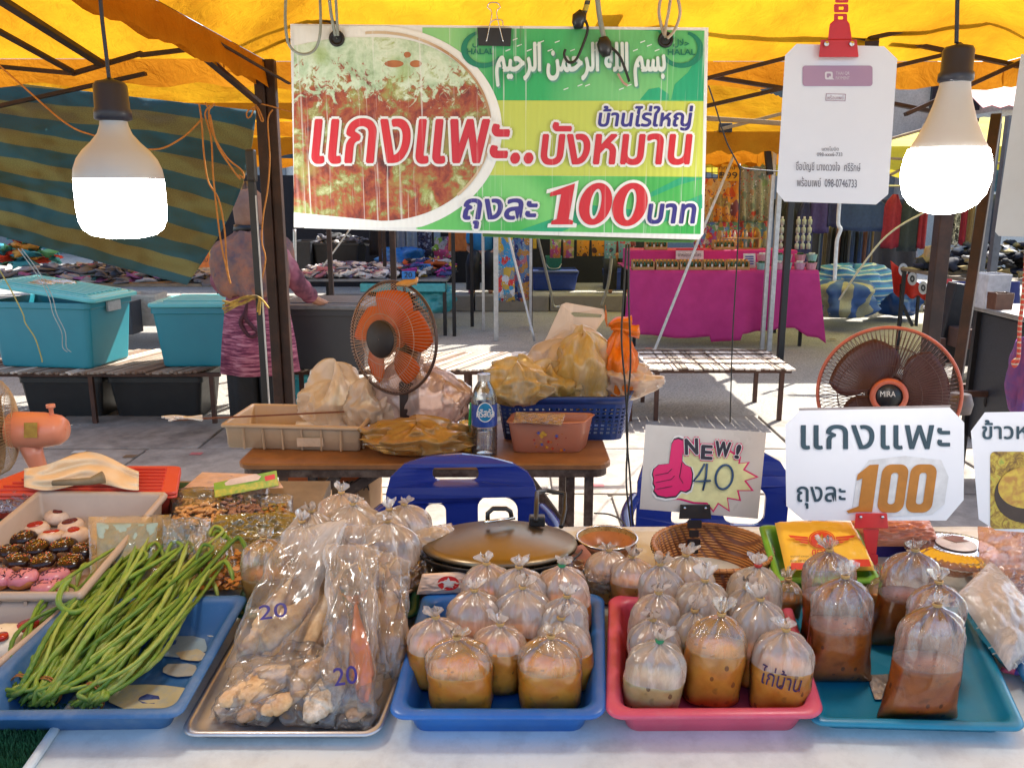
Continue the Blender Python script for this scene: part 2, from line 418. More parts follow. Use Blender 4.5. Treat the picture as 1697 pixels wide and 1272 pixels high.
# ================================================================ THE SETTING
def ground_mat():
    m, nt, b, out = new_mat('rough concrete ground'); co = coords(nt)
    a = noise_t(nt, co, .7, 6, .7); g = noise_t(nt, co, 55, 5, .75)
    c1 = ramp(nt, a, [(.3, (.32, .30, .27)), (.7, (.47, .45, .41))])
    c2 = ramp(nt, g, [(.35, (.42, .42, .42)), (.6, (1, 1, 1))])
    c = mixc(nt, .8, c1, c2, 'MULTIPLY')
    vo = N(nt, 'ShaderNodeTexVoronoi'); vo.inputs['Scale'].default_value = 110; nt.links.new(co, vo.inputs[0])
    sp = N(nt, 'ShaderNodeSeparateColor'); nt.links.new(vo.outputs['Color'], sp.inputs[0])
    c = mixc(nt, .35, c, ramp(nt, sp.outputs[0], [(0, (.25, .25, .26)), (.5, (.8, .78, .74)), (1, (1, 1, 1))]), 'MULTIPLY')
    st = noise_t(nt, co, 2.3, 5, .6, .6)
    c = mixc(nt, ramp(nt, st, [(.62, (0, 0, 0)), (.72, (.6, .6, .6))]), c, (.06, .055, .05))
    nt.links.new(c, b.inputs['Base Color']); b.inputs['Roughness'].default_value = .92
    nt.links.new(bumpn(nt, g, .8, .01), b.inputs['Normal']); return m
GROUND = ground_mat()
g = MB(); g.grid(40, 40, lambda u, v: V((-80+160*u, -30+150*v, 0)))
ground = tag(g.obj('ground', GROUND), kind='structure')
SLAB = mat('cast concrete slab', (.38, .34, .29), .9, 0, (.24, .21, .18), 5, .5, 150, .004, dirt=(.06, .05, .045), dirt_amt=.75, dscale=3.5)
sl = MB().box((0, 0, 0), (1.18, .78, .024)); s0 = None
for i in range(-3, 4):
    for j in range(4):
        if s0 is None: s0 = sl.obj('concrete_slab', SLAB, ground, world=False, bevel=.006); o = s0
        else: o = s0.copy(); COL.objects.link(o)
        o.location = (i*1.2+(.3 if j % 2 else 0)-.4, 2.9+j*.8, .002+.002*((i+j) % 2)); o.rotation_euler = (0, 0, random.uniform(-.006, .006))
KERB = mat('weathered kerb concrete', (.34, .32, .29), .9, 0, (.22, .2, .18), 8, .5, 60, .005, dirt=(.08, .07, .06), dirt_amt=.5)
kerb = tag(MB().box((0, 11.55, .09), (40, .1, .18)).obj('kerb', KERB), kind='structure')
k0 = None
for i in range(-5, 9):
    if k0 is None: k0 = MB().box((0, 0, 0), (.985, .28, .215)).obj('kerb_stone', KERB, kerb, world=False, bevel=.015); o = k0
    else: o = k0.copy(); COL.objects.link(o)
    o.location = (i*1.0, 11.36, .108); o.rotation_euler = (0, random.uniform(-.005, .005), random.uniform(-.01, .01))
pv = MB().box((0, 17.6, .095), (60, 12, .19)); tag(pv.obj('pavement', GROUND), kind='structure')
# ---------------------------------------------------------------- canopies
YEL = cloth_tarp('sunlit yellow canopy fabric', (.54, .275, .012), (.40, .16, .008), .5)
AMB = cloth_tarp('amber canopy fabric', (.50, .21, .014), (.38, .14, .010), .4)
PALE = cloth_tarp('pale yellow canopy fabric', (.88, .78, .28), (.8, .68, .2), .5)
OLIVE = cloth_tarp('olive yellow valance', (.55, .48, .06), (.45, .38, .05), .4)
def gazebo(label, x0, x1, y0, y1, ze, zp, fab, val, poles=True, vh=.16, wr=.03, seed=0, pr=.02, pm=None, sag=.06):
    t = thing('gazebo', label, 'gazebo', (x0, y1, 0))
    cx, cy = (x0+x1)/2, (y0+y1)/2
    def P(x, y):
        a = min(1, max(abs(x-cx)/((x1-x0)/2), abs(y-cy)/((y1-y0)/2)))
        z = zp-(zp-ze)*a
        z -= sag*sin(pi*a)*(.6+.4*noise.noise(V((x*1.3+seed, y*1.3, 0))))
        z += wr*noise.noise(V((x*3+seed, y*3, 1)))*(a < .999)+wr*.5*noise.noise(V((x*8, y*8+seed, 2)))*(a < .999)
        return V((x, y, z))
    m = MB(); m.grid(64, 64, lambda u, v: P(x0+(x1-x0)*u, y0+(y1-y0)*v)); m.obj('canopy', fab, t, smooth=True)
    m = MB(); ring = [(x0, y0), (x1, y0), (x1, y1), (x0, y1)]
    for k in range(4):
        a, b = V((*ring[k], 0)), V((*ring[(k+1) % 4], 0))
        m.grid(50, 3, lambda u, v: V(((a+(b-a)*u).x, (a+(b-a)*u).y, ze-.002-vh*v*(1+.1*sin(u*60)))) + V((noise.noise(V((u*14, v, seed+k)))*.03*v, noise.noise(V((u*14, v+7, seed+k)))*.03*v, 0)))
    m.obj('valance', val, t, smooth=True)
    if poles:
        for (px, py) in ring:
            MB().box((px+(.03 if px == x0 else -.03), py+(.03 if py == y0 else -.03), ze/2), (2*pr, 2*pr, ze)).obj('pole', pm or STEEL, t, bevel=.003)
    return t
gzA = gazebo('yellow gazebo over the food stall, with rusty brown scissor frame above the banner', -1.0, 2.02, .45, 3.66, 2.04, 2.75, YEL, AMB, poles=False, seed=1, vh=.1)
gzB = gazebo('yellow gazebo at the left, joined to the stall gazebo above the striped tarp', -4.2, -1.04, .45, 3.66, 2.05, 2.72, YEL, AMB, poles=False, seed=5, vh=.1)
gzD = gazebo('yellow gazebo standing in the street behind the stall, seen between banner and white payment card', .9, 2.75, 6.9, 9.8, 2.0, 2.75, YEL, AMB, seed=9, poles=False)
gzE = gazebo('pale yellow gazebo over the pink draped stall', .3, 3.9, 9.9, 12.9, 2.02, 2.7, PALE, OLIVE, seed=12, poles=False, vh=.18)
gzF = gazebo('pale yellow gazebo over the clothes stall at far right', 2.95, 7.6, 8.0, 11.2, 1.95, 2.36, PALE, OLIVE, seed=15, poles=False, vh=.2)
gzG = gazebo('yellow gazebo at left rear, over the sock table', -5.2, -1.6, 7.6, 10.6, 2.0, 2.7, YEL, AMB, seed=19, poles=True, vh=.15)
gazebo('yellow gazebo added to shade the woman, mostly hidden behind banner and striped tarp', -4.4, -.2, 5.3, 6.65, 2.05, 2.5, YEL, AMB, seed=31, poles=False, vh=.1)  # extra canopy, added to cast shade over the woman, boxes and ground
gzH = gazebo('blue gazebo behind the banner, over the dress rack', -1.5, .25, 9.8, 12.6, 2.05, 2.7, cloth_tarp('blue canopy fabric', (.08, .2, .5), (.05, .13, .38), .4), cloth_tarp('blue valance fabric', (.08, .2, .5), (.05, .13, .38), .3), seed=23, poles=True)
def bars(t, segs, mt, name='truss_bar', th=.028):
    for sgm in segs:
        (a, b, c, ya), (a2, b2, yb) = (sgm[0][0], sgm[0][1], 0, sgm[0][2]), sgm[1]
        w_ = sgm[2] if len(sgm) > 2 else th
        MB().bar(atY(a, b, ya), atY(a2, b2, yb), w_, w_*.55).obj(name, mt, t, bevel=.002)
F1 = 3.5
bars(gzA, [((1025, 3, F1), (1440, 66, F1+.02)), ((1440, 64, F1-.03), (1760, -4, F1-.03)), ((1478, 66, F1+.05), (1690, 110, F1+.05)),
           ((1168, 131, F1), (1442, 60, F1+.06)), ((1180, 128, F1+.08), (1320, 150, F1+.08)), ((1170, 176, F1-.02), (1300, 146, F1-.02)),
           ((1320, 149, F1+.05), (1560, 92, F1+.05)), ((230, 92, F1), (480, 62, F1)), ((480, 63, F1+.02), (1030, 2, F1+.02)),
           ((350, -4, F1-.1), (560, 38, F1-.1)), ((1500, 190, F1+.02), (1697, 100, F1+.02)), ((1480, 172, F1+.1), (1620, 200, F1+.1)),
           ((560, 30, F1), (700, 60, F1)), ((1445, 69, F1-.02), (1445, 74, F1-.06), .05)], STEEL)
bars(gzB, [((-30, 108, F1), (122, 122, F1)), ((118, 123, F1+.02), (236, 88, F1+.02)), ((-40, -26, 2.7), (168, 106, F1-.02), .035),
           ((-60, 20, 2.9), (118, 118, F1-.04), .026), ((205, -8, 2.6), (317, 76, 3.0), .03), ((317, 76, 3.0), (428, 170, 3.5), .028), ((258, -5, 2.7), (366, 73, 3.1), .014),
           ((366, 73, 3.1), (480, 139, 3.5), .014), ((-20, 180, F1+.1), (242, 122, F1+.1), .026)], STEEL)
# joint plates and the hanging post in the middle of the scissor frame
MB().bar(atY(1024, -10, F1-.04), atY(1024, 46, F1-.04), .05, .04).obj('hanging_post', STEEL, gzA, bevel=.003)
MB().bar(atY(1012, 2, F1-.07), atY(1044, 4, F1-.07), .06, .02).obj('joint_plate', STEEL, gzA, bevel=.003)
def pole(t, px, py, Y, w_, ztop, mt=STEEL, nm='pole', d=None):
    p = atY(px, py, Y); MB().box((p.x, Y, ztop/2), (w_, d or w_, ztop)).obj(nm, mt, t, bevel=.004); return p
pole(gzA, 465, 400, 3.62, .040, 2.04); pole(gzB, 447, 400, 3.60, .04, 2.04)
pole(gzA, 1560, 400, 3.62, .058, 2.04)
pole(gzA, 2300, 400, .7, .05, 2.04); pole(gzA, -700, 300, .7, .05, 2.04)
pole(gzB, -3200, 300, .7, .05, 2.04); pole(gzB, -500, 400, 3.6, .045, 2.04)
tp = thing('thin_pole', 'thin black telescopic pole with hinge bracket beside the brown left post', 'pole', (atY(424, 400, 3.3).x, 3.3, 0))
a = atY(424, 400, 3.3); za = atY(418, 252, 3.3).z
MB().box((a.x, 3.3, za/2), (.026, .026, za)).obj('tube', BLACKP, tp, bevel=.002)
MB().box((a.x+.005, 3.29, za-.05), (.034, .04, .12)).obj('hinge', BLACKP, tp, bevel=.008)
MB().bar((a.x+.017, 3.28, .3), (a.x+.017, 3.28, za-.16), .005).obj('bright_edge', GALV, tp)
o = MB().bar(atY(1652, 190, 3.25), atY(1572, 720, 3.05), .036).obj('leaning_pole', STEEL, bevel=.003)
tag(o, 'dark steel pole leaning inward beside the brown right post', 'pole')
for (x1, x2, yy, lb) in ((1632, 1615, 6.2, 'left of two thin grey stall posts at the right edge'), (1652, 1634, 5.6, 'right of two thin grey stall posts at the right edge')):
    p = atY(x1, 380, yy); tag(MB().box((p.x, yy, 1.0), (.045, .045, 2.0)).obj('stall_post', mat('grey steel', (.12, .12, .13), .5, .5)), lb, 'pole', 'thin grey stall posts')
# poles and lines of the gazebos behind
for (px, py, Y, wd, zt, mt_, t_) in ((1286, 400, 8.28, .045, 2.0, GALV, gzE), (1274, 400, 8.32, .04, 2.0, GALV, gzE), (1306, 400, 7.65, .055, 2.0, BLACKP, gzD), (822, 480, 8.9, .05, 2.0, GALV, gzH),
                                   (650, 380, 7.6, .05, 2.0, STEEL, gzD), (752, 480, 9.2, .04, 1.9, DKMETAL, gzG), (782, 480, 9.9, .04, 1.9, DKMETAL, gzG)):
    p = atY(px, py, Y); MB().box((p.x, Y, zt/2), (wd, wd, zt)).obj('pole', mt_, t_, bevel=.004)
bars(gzD, [((1150, 205, 7.2), (1330, 255, 7.2)), ((1195, 214, 6.8), (1330, 180, 6.8)), ((1160, 236, 7.5), (1300, 246, 7.5)), ((1168, 196, 5.4), (1300, 205, 5.4))], mat('beige frame bar', (.3, .17, .06), .5), th=.045)
MB().box(atY(1202, 212, 6.9), (.1, .05, .07)).obj('joint_block', DKMETAL, gzD, bevel=.005)
MB().bar(atY(1272, 250, 7.6), atY(1276, 290, 7.6), .05).obj('corner_bracket', DKMETAL, gzD)
bars(gzF, [((1470, 232, 7.6), (1540, 212, 7.6)), ((1460, 262, 7.5), (1700, 272, 7.5), .035), ((1475, 290, 8), (1530, 262, 8))], mat('beige frame bar', (.3, .17, .06)), th=.04)
# ---------------------------------------------------------------- striped tarp hung at the left
TARP = stripes('blue and olive striped tarp', [(.03, .15, .21), (.25, .25, .12)], [.5, .5], n=5.5, trl=.5, weave=260)
def tarpf(u, v):
    top = (-150+575*u, 118+66*u); bot = (-150+460*u, 352+120*u)
    x = top[0]*(1-v)+bot[0]*v + 26*sin(v*pi)*u; y = top[1]*(1-v)+bot[1]*v
    fold = .05*sin(u*9+v*4)*(.3+v*.7)+.05*noise.noise(V((u*5, v*5, 3)))+.02*noise.noise(V((u*18, v*16, 8)))
    return atY(x, y, 3.78+fold - .1*u*v)
m = MB(); m.grid(90, 50, tarpf)
# stripes bend: flat at the top, falling to the right lower down
for k, (u, v) in list(m.uv.items()): m.uv[k] = (u, v - .32*v*u*(1.15-v) - .03*sin(u*6)*(1-v)+.012*noise.noise(V((u*9, v*9, 1))))
o = m.obj('striped_tarp', TARP, smooth=True, solid=.002); tag(o, 'blue and olive striped woven tarp hung as a side curtain at the left', 'tarp')
ROPE = mat('orange brown cord', (.50, .24, .06), .8, 0, (.35, .15, .03), 60, .5, 900)
BLK = mat('black cable', (.012, .012, .012), .5); WROPE = mat('white rope', (.7, .68, .62), .8, bump=.4, bscale=700)
def curve(pts, n=8):
    """smooth line through points"""
    P = [V(p) for p in pts]; out = []
    for i in range(len(P)-1):
        p0, p1, p2, p3 = P[max(i-1, 0)], P[i], P[i+1], P[min(i+2, len(P)-1)]
        for k in range(n):
            t = k/n; out.append(.5*((2*p1)+(p2-p0)*t+(2*p0-5*p1+4*p2-p3)*t*t+(3*p1-p0-3*p2+p3)*t**3))
    out.append(P[-1]); return out
def cord(name, label, pts, r, mt, cat='rope', group=None, Y=None):
    pts = [atY(*p) if len(p) == 3 else atY(p[0], p[1], Y) for p in pts]
    return tag(MB().tube(curve(pts), r, 6).obj(name, mt, smooth=True), label, cat, group)
t = thing('hanging_cord_bunch', 'bunch of orange cords looped over the frame, dangling left of the brown post', 'rope', atY(345, 175, 3.4))
for pts in ([(330, 172), (334, 200), (338, 255), (345, 300), (362, 330), (372, 380), (376, 440), (382, 470)], [(350, 175), (340, 190), (350, 230), (354, 300), (366, 400), (380, 465)],
            [(356, 172), (346, 185), (352, 220), (375, 260), (400, 282), (404, 295), (396, 290)], [(340, 170), (347, 180), (355, 172)], [(348, 190), (360, 240), (385, 280), (398, 297)]):
    MB().tube(curve([atY(x, y, 3.42+.01*i) for i, (x, y) in enumerate(pts)]), .0035, 6).obj('cord', ROPE, t, smooth=True)
cord('guy_rope', 'thin brown cord running from the left edge behind the left bulb', [(-20, 92), (40, 145), (110, 205), (160, 226), (250, 248), (300, 230), (336, 196)], .0035, ROPE, Y=3.45)
t = thing('cord_bow', 'brown cord tied in a bow at the top of the brown left post', 'rope', atY(425, 175, 3.5))
MB().tube(curve([atY(x, y, 3.5) for x, y in ((425, 175), (410, 185), (410, 195), (416, 192), (425, 176), (436, 198), (433, 200), (428, 185), (425, 172), (440, 174), (470, 182), (485, 186))]), .003, 6).obj('cord', ROPE, t, smooth=True)
MB().tube(curve([atY(x, y, 3.5) for x, y in ((452, 182), (444, 200), (447, 260), (444, 310), (436, 360), (434, 400), (440, 430), (432, 470), (425, 495))]), .003, 6).obj('cord', ROPE, t, smooth=True)
t = thing('yellow_rag_knot', 'yellow and black rag knotted round the thin black pole', 'rag', atY(400, 500, 3.3))
m = MB()
for i in range(8): m.tube(curve([atY(368+random.uniform(0, 12), 505+random.uniform(-8, 14), 3.28), atY(400, 500+random.uniform(-8, 6), 3.24), atY(428, 492, 3.25), atY(432+random.uniform(-8, 14), 512+random.uniform(-4, 10), 3.25)]), .004, 5)
m.obj('strands', mat('dirty yellow strips', (.5, .36, .08), .8, col2=(.03, .03, .03), scale=25), t, smooth=True)
cord('power_cable', 'black cable hanging from the far canopy joint past the pink stall', [(1170, 130, 4.2), (1185, 175, 4.3), (1204, 235, 4.4), (1224, 275, 4.4), (1226, 300, 4.4), (1222, 420, 4.4), (1214, 560, 4.4), (1210, 700, 4.4)], .004, BLK, 'cable')
cord('power_cable', 'black cable looping from the far hook across to the white pole', [(1226, 272, 4.4), (1230, 278, 4.4), (1250, 281, 5), (1290, 284, 6)], .004, BLK, 'cable')
cord('guy_line', 'taut white guy line slanting down across the pink tablecloth', [(1216, 258, 7.7), (1160, 392, 7.7), (1080, 592, 7.7)], .013, WROPE, 'rope')
cord('guy_line', 'pale blue guy pole slanting down right of the dresses', [(840, 380, 8.7), (886, 565, 8.4)], .014, GALV, 'pole')
cord('guy_line', 'white guy pole slanting down to the kerb left of the blue box', [(888, 380, 10.6), (912, 480, 10.9), (917, 506, 11), (928, 508, 11)], .02, GALV, 'pole')
cord('guy_line', 'white guy pole leaning to the kerb in front of the seated person', [(1014, 420, 10.6), (1008, 470, 10.9), (997, 506, 11)], .02, GALV, 'pole')
cord('guy_line', 'thin white rope slanting up behind the large right bulb', [(1375, 520, 9.5), (1460, 400, 9.3), (1535, 350, 9)], .012, WROPE, 'rope')
cord('guy_line', 'white knotted rope hanging below the payment card', [(1391, 335, 7.3), (1389, 370, 7.3), (1393, 380, 7.3), (1388, 395, 7.3), (1386, 410, 7.3), (1383, 465, 7.3)], .016, WROPE, 'rope')
cord('guy_line', 'thin pale line slanting over the black bins behind the woman', [(580, 380, 8.6), (535, 442, 8.6)], .01, GALV, 'rope')
cord('guy_line', 'white pole end hanging left of the black bins', [(488, 380, 7), (489, 440, 7)], .014, GALV, 'pole')
# ---------------------------------------------------------------- far buildings
bw = mat('pale plaster', (.62, .6, .56), .8, dirt=(.3, .28, .25), dscale=2)
t = thing('shop_building', 'long pale shop building closing the street behind the market stalls', 'building', (0, 20, 0))
MB().box((0, 20.2, 2.6), (34, .3, 5.2)).obj('wall', bw, t)
for i in range(-8, 9):
    f = MB().box((i*2.0, 20.02, 1.35), (1.6, .1, 2.3)).obj('shutter', mat('grey shutter', (.18, .2, .22), .5), t)
    MB().box((i*2.0, 19.99, 2.6), (1.72, .12, .12)).obj('lintel', bw, t)
    MB().box((i*2.0, 20.0, 3.9), (1.1, .1, 1.0)).obj('window', mat('dark glass', (.03, .04, .05), .1), t)
t = thing('red_roof_house', 'house with a faded red ribbed roof seen above the right hand stalls', 'building', (10, 16, 0))
rm = mat('faded red roof sheet', (.55, .16, .17), .5, dirt=(.5, .4, .4)); a, b = atY(1560, 196, 15.5), atY(1860, 100, 18.5)
m = MB(); m.grid(60, 6, lambda u, v: V((8.2+9*u, 15.4+3.4*v, 3.0+1.9*v+.045*abs(sin(u*95))))); m.obj('roof', rm, t, solid=.02)
MB().box((12.7, 17.2, 1.5), (8, 3, 3.0)).obj('wall', bw, t)
# ================================================================ FAR STALLS
def garment(mb, c, w_, h, seed, flare=1.2, kind='shirt'):
    """a hanging garment: closed wavy shell, local at hanger point c"""
    n = 20
    Ls = []
    for k in range(9):
        v = k/8; ww = w_*(.25+.75*min(1, v*5))*(1+(flare-1)*v)
        L = []
        for i in range(n):
            q = 2*pi*i/n; x = cos(q)*ww/2; y = sin(q)*.035*(1+.6*sin(5*q+seed))+.02*sin(x*40+seed)
            L.append(V(c)+V((x, y, -h*v-(.015 if k == 8 else 0)*sin(3*q))))
        Ls.append(L)
    mb.loops(Ls)
def hang(px0, px1, py0, py1, Y, mt, label, cat='clothes', group=None, seed=1, flare=1.05, name='hanging_garment'):
    a, b = atY(px0, py0, Y), atY(px1, py0, Y); c = atY((px0+px1)/2, py1, Y)
    m = MB(); garment(m, ((a.x+b.x)/2, Y, a.z), b.x-a.x, a.z-c.z, seed, flare)
    return tag(m.obj(name, mt, smooth=True), label, cat, group)
def legs2(px0, px1, py0, py1, Y, mt, label, seed=1, group=None):
    a, b = atY(px0, py0, Y), atY(px1, py1, Y); w_ = b.x-a.x; m = MB(); Ls = []
    n = 24
    def loop(cx, ww, z, dd=.03):
        return [V((cx+cos(2*pi*i/n)*ww/2, Y+sin(2*pi*i/n)*dd*(1+.4*sin(4*2*pi*i/n+seed)), z)) for i in range(n)]
    H_ = a.z-b.z; cx = (a.x+b.x)/2
    m.loops([loop(cx, w_*.8, a.z), loop(cx, w_*.95, a.z-H_*.3), loop(cx, w_, a.z-H_*.42)])
    for sg in (-1, 1): m.loops([loop(cx+sg*w_*.25, w_*.5, a.z-H_*.40), loop(cx+sg*w_*.27, w_*.46, a.z-H_*.7), loop(cx+sg*w_*.28, w_*.43, b.z)])
    return tag(m.obj('hanging_trousers', mt, smooth=True), label, 'trousers', group)
def heap(mb, box, n, size, mats_n, flat=.35, wr=0.3, seed=0):
    """loose folded things strewn over a box"""
    rnd = random.Random(seed); (x0, y0, z0), (x1, y1, z1) = box
    for i in range(n):
        cx, cy = rnd.uniform(x0, x1), rnd.uniform(y0, y1)
        hump = sin(pi*(cx-x0)/(x1-x0+1e-6))**.4*sin(pi*(cy-y0)/(y1-y0+1e-6))**.4
        cz = z0+rnd.random()*(z1-z0)*(.25+.75*hump); s = size*rnd.uniform(.6, 1.3)
        R = Matrix.Rotation(rnd.uniform(0, 6.3), 3, 'Z') @ Matrix.Rotation(rnd.uniform(-wr, wr), 3, 'X'); mb.m = rnd.randrange(mats_n)
        Ls = []
        for (zz, rr) in ((-.5, .8), (-.2, 1), (.2, .95), (.5, .65)):
            Ls.append([R @ V((cos(q)*s*rr*(1+.35*sin(3*q+i)+.2*sin(5*q+2*i)), sin(q)*s*.6*rr*(1+.4*cos(2*q+i)+.2*sin(5*q)), zz*s*flat+.15*s*sin(2*q+i*1.7)))*(1+.9*noise.noise(V((cos(q)*1.7+i, sin(q)*1.7, zz*2)))) + V((cx, cy, cz)) for q in [2*pi*k/10 for k in range(10)]])
        mb.loops(Ls)
def cols(*cs): return [mat('cloth %.2f %.2f %.2f' % c, c, .85, bump=.3, bscale=60) for c in cs]
def tablething(label, x0, x1, y0, y1, z, top, leg, th=.03, lw=.03, name='stall_table', skip_top=False):
    t = thing(name, label, 'table', ((x0+x1)/2, (y0+y1)/2, 0))
    if not skip_top: MB().box(((x0+x1)/2, (y0+y1)/2, z-th/2), (x1-x0, y1-y0, th)).obj('tabletop', top, t, bevel=.003)
    for x in (x0+lw, x1-lw):
        for y in (y0+lw, y1-lw): MB().box((x, y, (z-th)/2), (lw, lw, z-th)).obj('leg', leg, t)
    return t
WOOD = mat('grey weathered wood', (.25, .2, .15), .8, 0, (.14, .11, .08), 10, .3)
# --- pink draped stall
PK = mat('magenta tablecloth', (.66, .05, .27), .75, 0, (.56, .035, .22), 6, .3, 90, trl=.25)
YP = 8.5; xa, xb = atY(1043, 450, YP).x, atY(1356, 450, YP).x; ZP = atY(1200, 449, YP).z
tablething('trestle table under the magenta cloth at the bottle stall', xa+.05, xb-.08, YP+.04, YP+.95, ZP-.005, WOOD, DKMETAL)
def drape(u, v):
    if v < .4: s = v/.4; y = YP+1.0-s*1.0; z = ZP+.006; x = xa+(xb-xa)*u
    else:
        s = (v-.4)/.6; hem = .62+.05*sin(u*5)+(.15 if u > .9 else 0)*(u-.9)*10+(.06 if abs(u-.52) < .07 else 0)
        y = YP-.012-.03*s*(1+sin(u*26+1.5*sin(u*9)))-.015*s; z = ZP+.004-hem*s; x = xa+(xb-xa)*u+.03*s*sin(u*13)+(.09*s if u > .96 else 0)-(.05*s if u < .03 else 0)
    return V((x, y, z))
m = MB(); m.grid(110, 30, drape)
tag(m.obj('magenta_tablecloth', PK, smooth=True, solid=.004), 'magenta cloth draped to the ground over the bottle stall table', 'tablecloth')
m = MB().box(((xa+xb)/2, YP+.72, ZP+.09), (xb-xa-.1, .42, .17)); tag(m.obj('display_step', PK, bevel=.01), 'magenta covered step at the back of the bottle stall table', 'display step')
GB = mat('dark green glass', (.02, .08, .025), .15); OC = mat('orange cap', (.75, .3, .02), .5); WL = mat('white label', (.7, .7, .68), .6); BW = mat('pale wood box', (.45, .27, .1), .7)
def bottlebox(label, px0, px1, py, Y, z, n=6):
    a, b = atY(px0, py, Y).x, atY(px1, py, Y).x; t = thing('bottle_box', label, 'box', ((a+b)/2, Y, z), group='wooden boxes of green bottles on the pink stall')
    w_ = b-a; m = MB()
    m.box((0, -.05, .015), (w_, .008, .03)); m.box((0, .05, .05), (w_, .008, .1)); m.box((-w_/2+.004, 0, .04), (.008, .1, .085)); m.box((w_/2-.004, 0, .04), (.008, .1, .085)); m.box((0, 0, .005), (w_, .1, .01))
    m.obj('crate', BW, t, world=False)
    for k in range(n):
        x = -w_/2+w_*(k+.5)/n
        bt = MB().lathe([(.001, .01), (.014, .01), (.014, .06), (.006, .075), (.006, .085)], 8, Matrix.Translation((x, 0, 0)), close=True).obj('bottle', GB, t, world=False, smooth=True)
        MB().lathe([(.008, .083), (.008, .1), (.001, .101)], 8, Matrix.Translation((x, 0, 0))).obj('cap', OC, bt, world=False)
        if k % 2 == 0: MB().box((x, -.0145, .04), (.018, .002, .03)).obj('label', WL, bt, world=False)
ords = ['leftmost', 'second from left', 'middle', 'second from right', 'rightmost']
for i, (a, b) in enumerate(((1047, 1083), (1086, 1123), (1125, 1162), (1164, 1201), (1203, 1240))): bottlebox('%s wooden box of green bottles in the front row of the magenta table' % ords[i], a, b, 445, YP+.08, ZP+.008)
bottlebox('wooden box of green bottles on the upper step behind the front row, left one', 1068, 1104, 425, YP+.6, ZP+.177, 6)
bottlebox('wooden box of green bottles on the upper step behind the front row, right one', 1180, 1216, 425, YP+.6, ZP+.177, 6)
cc = [((.25, .5, .45), 'mint'), ((.6, .3, .35), 'pink'), ((.25, .5, .45), 'mint'), ((.55, .3, .4), 'mauve'), ((.6, .3, .35), 'pink')]
for r in range(2):
    for i, px in enumerate((1262, 1290, 1303, 1325, 1344)):
        y_ = YP+.08+.18*r; z_ = ZP+.008+(.07 if r else 0); p = atY(px, 440, y_); c, nm = cc[(i+r) % 5]
        t = thing('plastic_tub', '%s plastic tub of jars, %s in the %s row of tubs' % (nm, ords[i], 'back' if r else 'front'), 'tub', (p.x, y_, z_), group='pastel tubs at the right of the magenta table')
        MB().lathe([(.045, 0), (.058, .07), (.06, .07), (.055, .068), (.04, .006)], 12, close=True).obj('tub', mat(nm+' plastic', c, .5), t, world=False)
        m = MB()
        for k in range(4): m.lathe([(.012, .05), (.012, .085), (.002, .088)], 6, Matrix.Translation((.022*cos(k*1.6), .022*sin(k*1.6), 0)))
        m.obj('small_jars', WL if (i+r) % 2 else GB, t, world=False)
CB = film('small clear bottle', (.85, .9, .85), .35, .4, .2, .2)
for g_, (x0_, nc, lb) in enumerate(((1285, 3, 'left of the black pole'), (1318, 3, 'right of the black pole'))):
    for i in range(nc):
        for r in range(4):
            p = atY(x0_+i*9.5 - (3 if g_ == 0 else 0), 440, YP+.7); z_ = ZP+.175+.086*r
            t = thing('clear_bottle', 'clear bottle in the %s column, %s layer of the stack %s' % (['left', 'middle', 'right'][i], ['bottom', 'second', 'third', 'top'][r], lb), 'bottle', (p.x, YP+.7, z_), group='stacked clear bottles on the magenta step')
            MB().lathe([(.001, 0), (.024, 0), (.024, .05), (.01, .066), (.01, .072)], 10, close=True).obj('glass', mat('cloudy bottle', (.45, .5, .42), .2), t, world=False, smooth=True)
            MB().lathe([(.012, .07), (.012, .085), (.001, .0855)], 8).obj('cap', WL, t, world=False)
def card(name, label, px, Y, mt, th=.01, cat='sign', at=None):
    pl = Plane((0, Y, 0), (0, -1, 0)); t = thing(name, label, cat, pl.at((px[0]+px[2])/2, px[3]))
    pshape(t, [[(px[0], px[1]), (px[2], px[1]), (px[2], px[3]), (px[0], px[3])]], pl, mt, 'board', 0, th); return t, pl
t, pl = card('shop_sign', 'small white sign with red border standing behind the green bottle boxes', (1120, 412, 1166, 430), YP+.46, WL)
pshape(t, [[(1120, 412), (1166, 412), (1166, 415), (1120, 415)]], pl, REDP, 'border', .004); ptext(t, 'ยาหม่องสมุนไพร', (1124, 418, 1162, 427), pl, BLACKP, lift=.004)
t, pl = card('notice', 'white printed notice leaning at the right end of the green bottle boxes', (1232, 420, 1252, 444), YP+.2, WL)
for k in range(4): pshape(t, [[(1235, 424+k*4), (1249, 424+k*4), (1249, 426+k*4), (1235, 426+k*4)]], pl, mat('blue ink', (.03, .06, .35), .6), 'print', .004)
# dark hole-backed bottle rack on the step
t = thing('bottle_rack', 'wooden rack of small bottles in front of the patterned cloths', 'rack', (atY(1222, 418, YP+.8).x, YP+.8, ZP+.17))
xr0, xr1 = -.2, .2
for z_ in (.0, .11): MB().box((0, 0, z_+.008), (.42, .14, .014)).obj('shelf', BW, t, world=False)
for x in (-.21, .21): MB().box((x, 0, .09), (.012, .14, .19)).obj('side', BW, t, world=False)
for z_ in (.015, .125):
    for k in range(9):
        bo = MB().lathe([(.013, 0), (.013, .045), (.005, .055), (.005, .07), (.001, .071)], 8, Matrix.Translation((-.18+.045*k, -.02*(k % 2), z_)), close=True).obj('bottle', [WL, mat('red jar', (.5, .05, .05)), OC][k % 3], t, world=False, smooth=True)
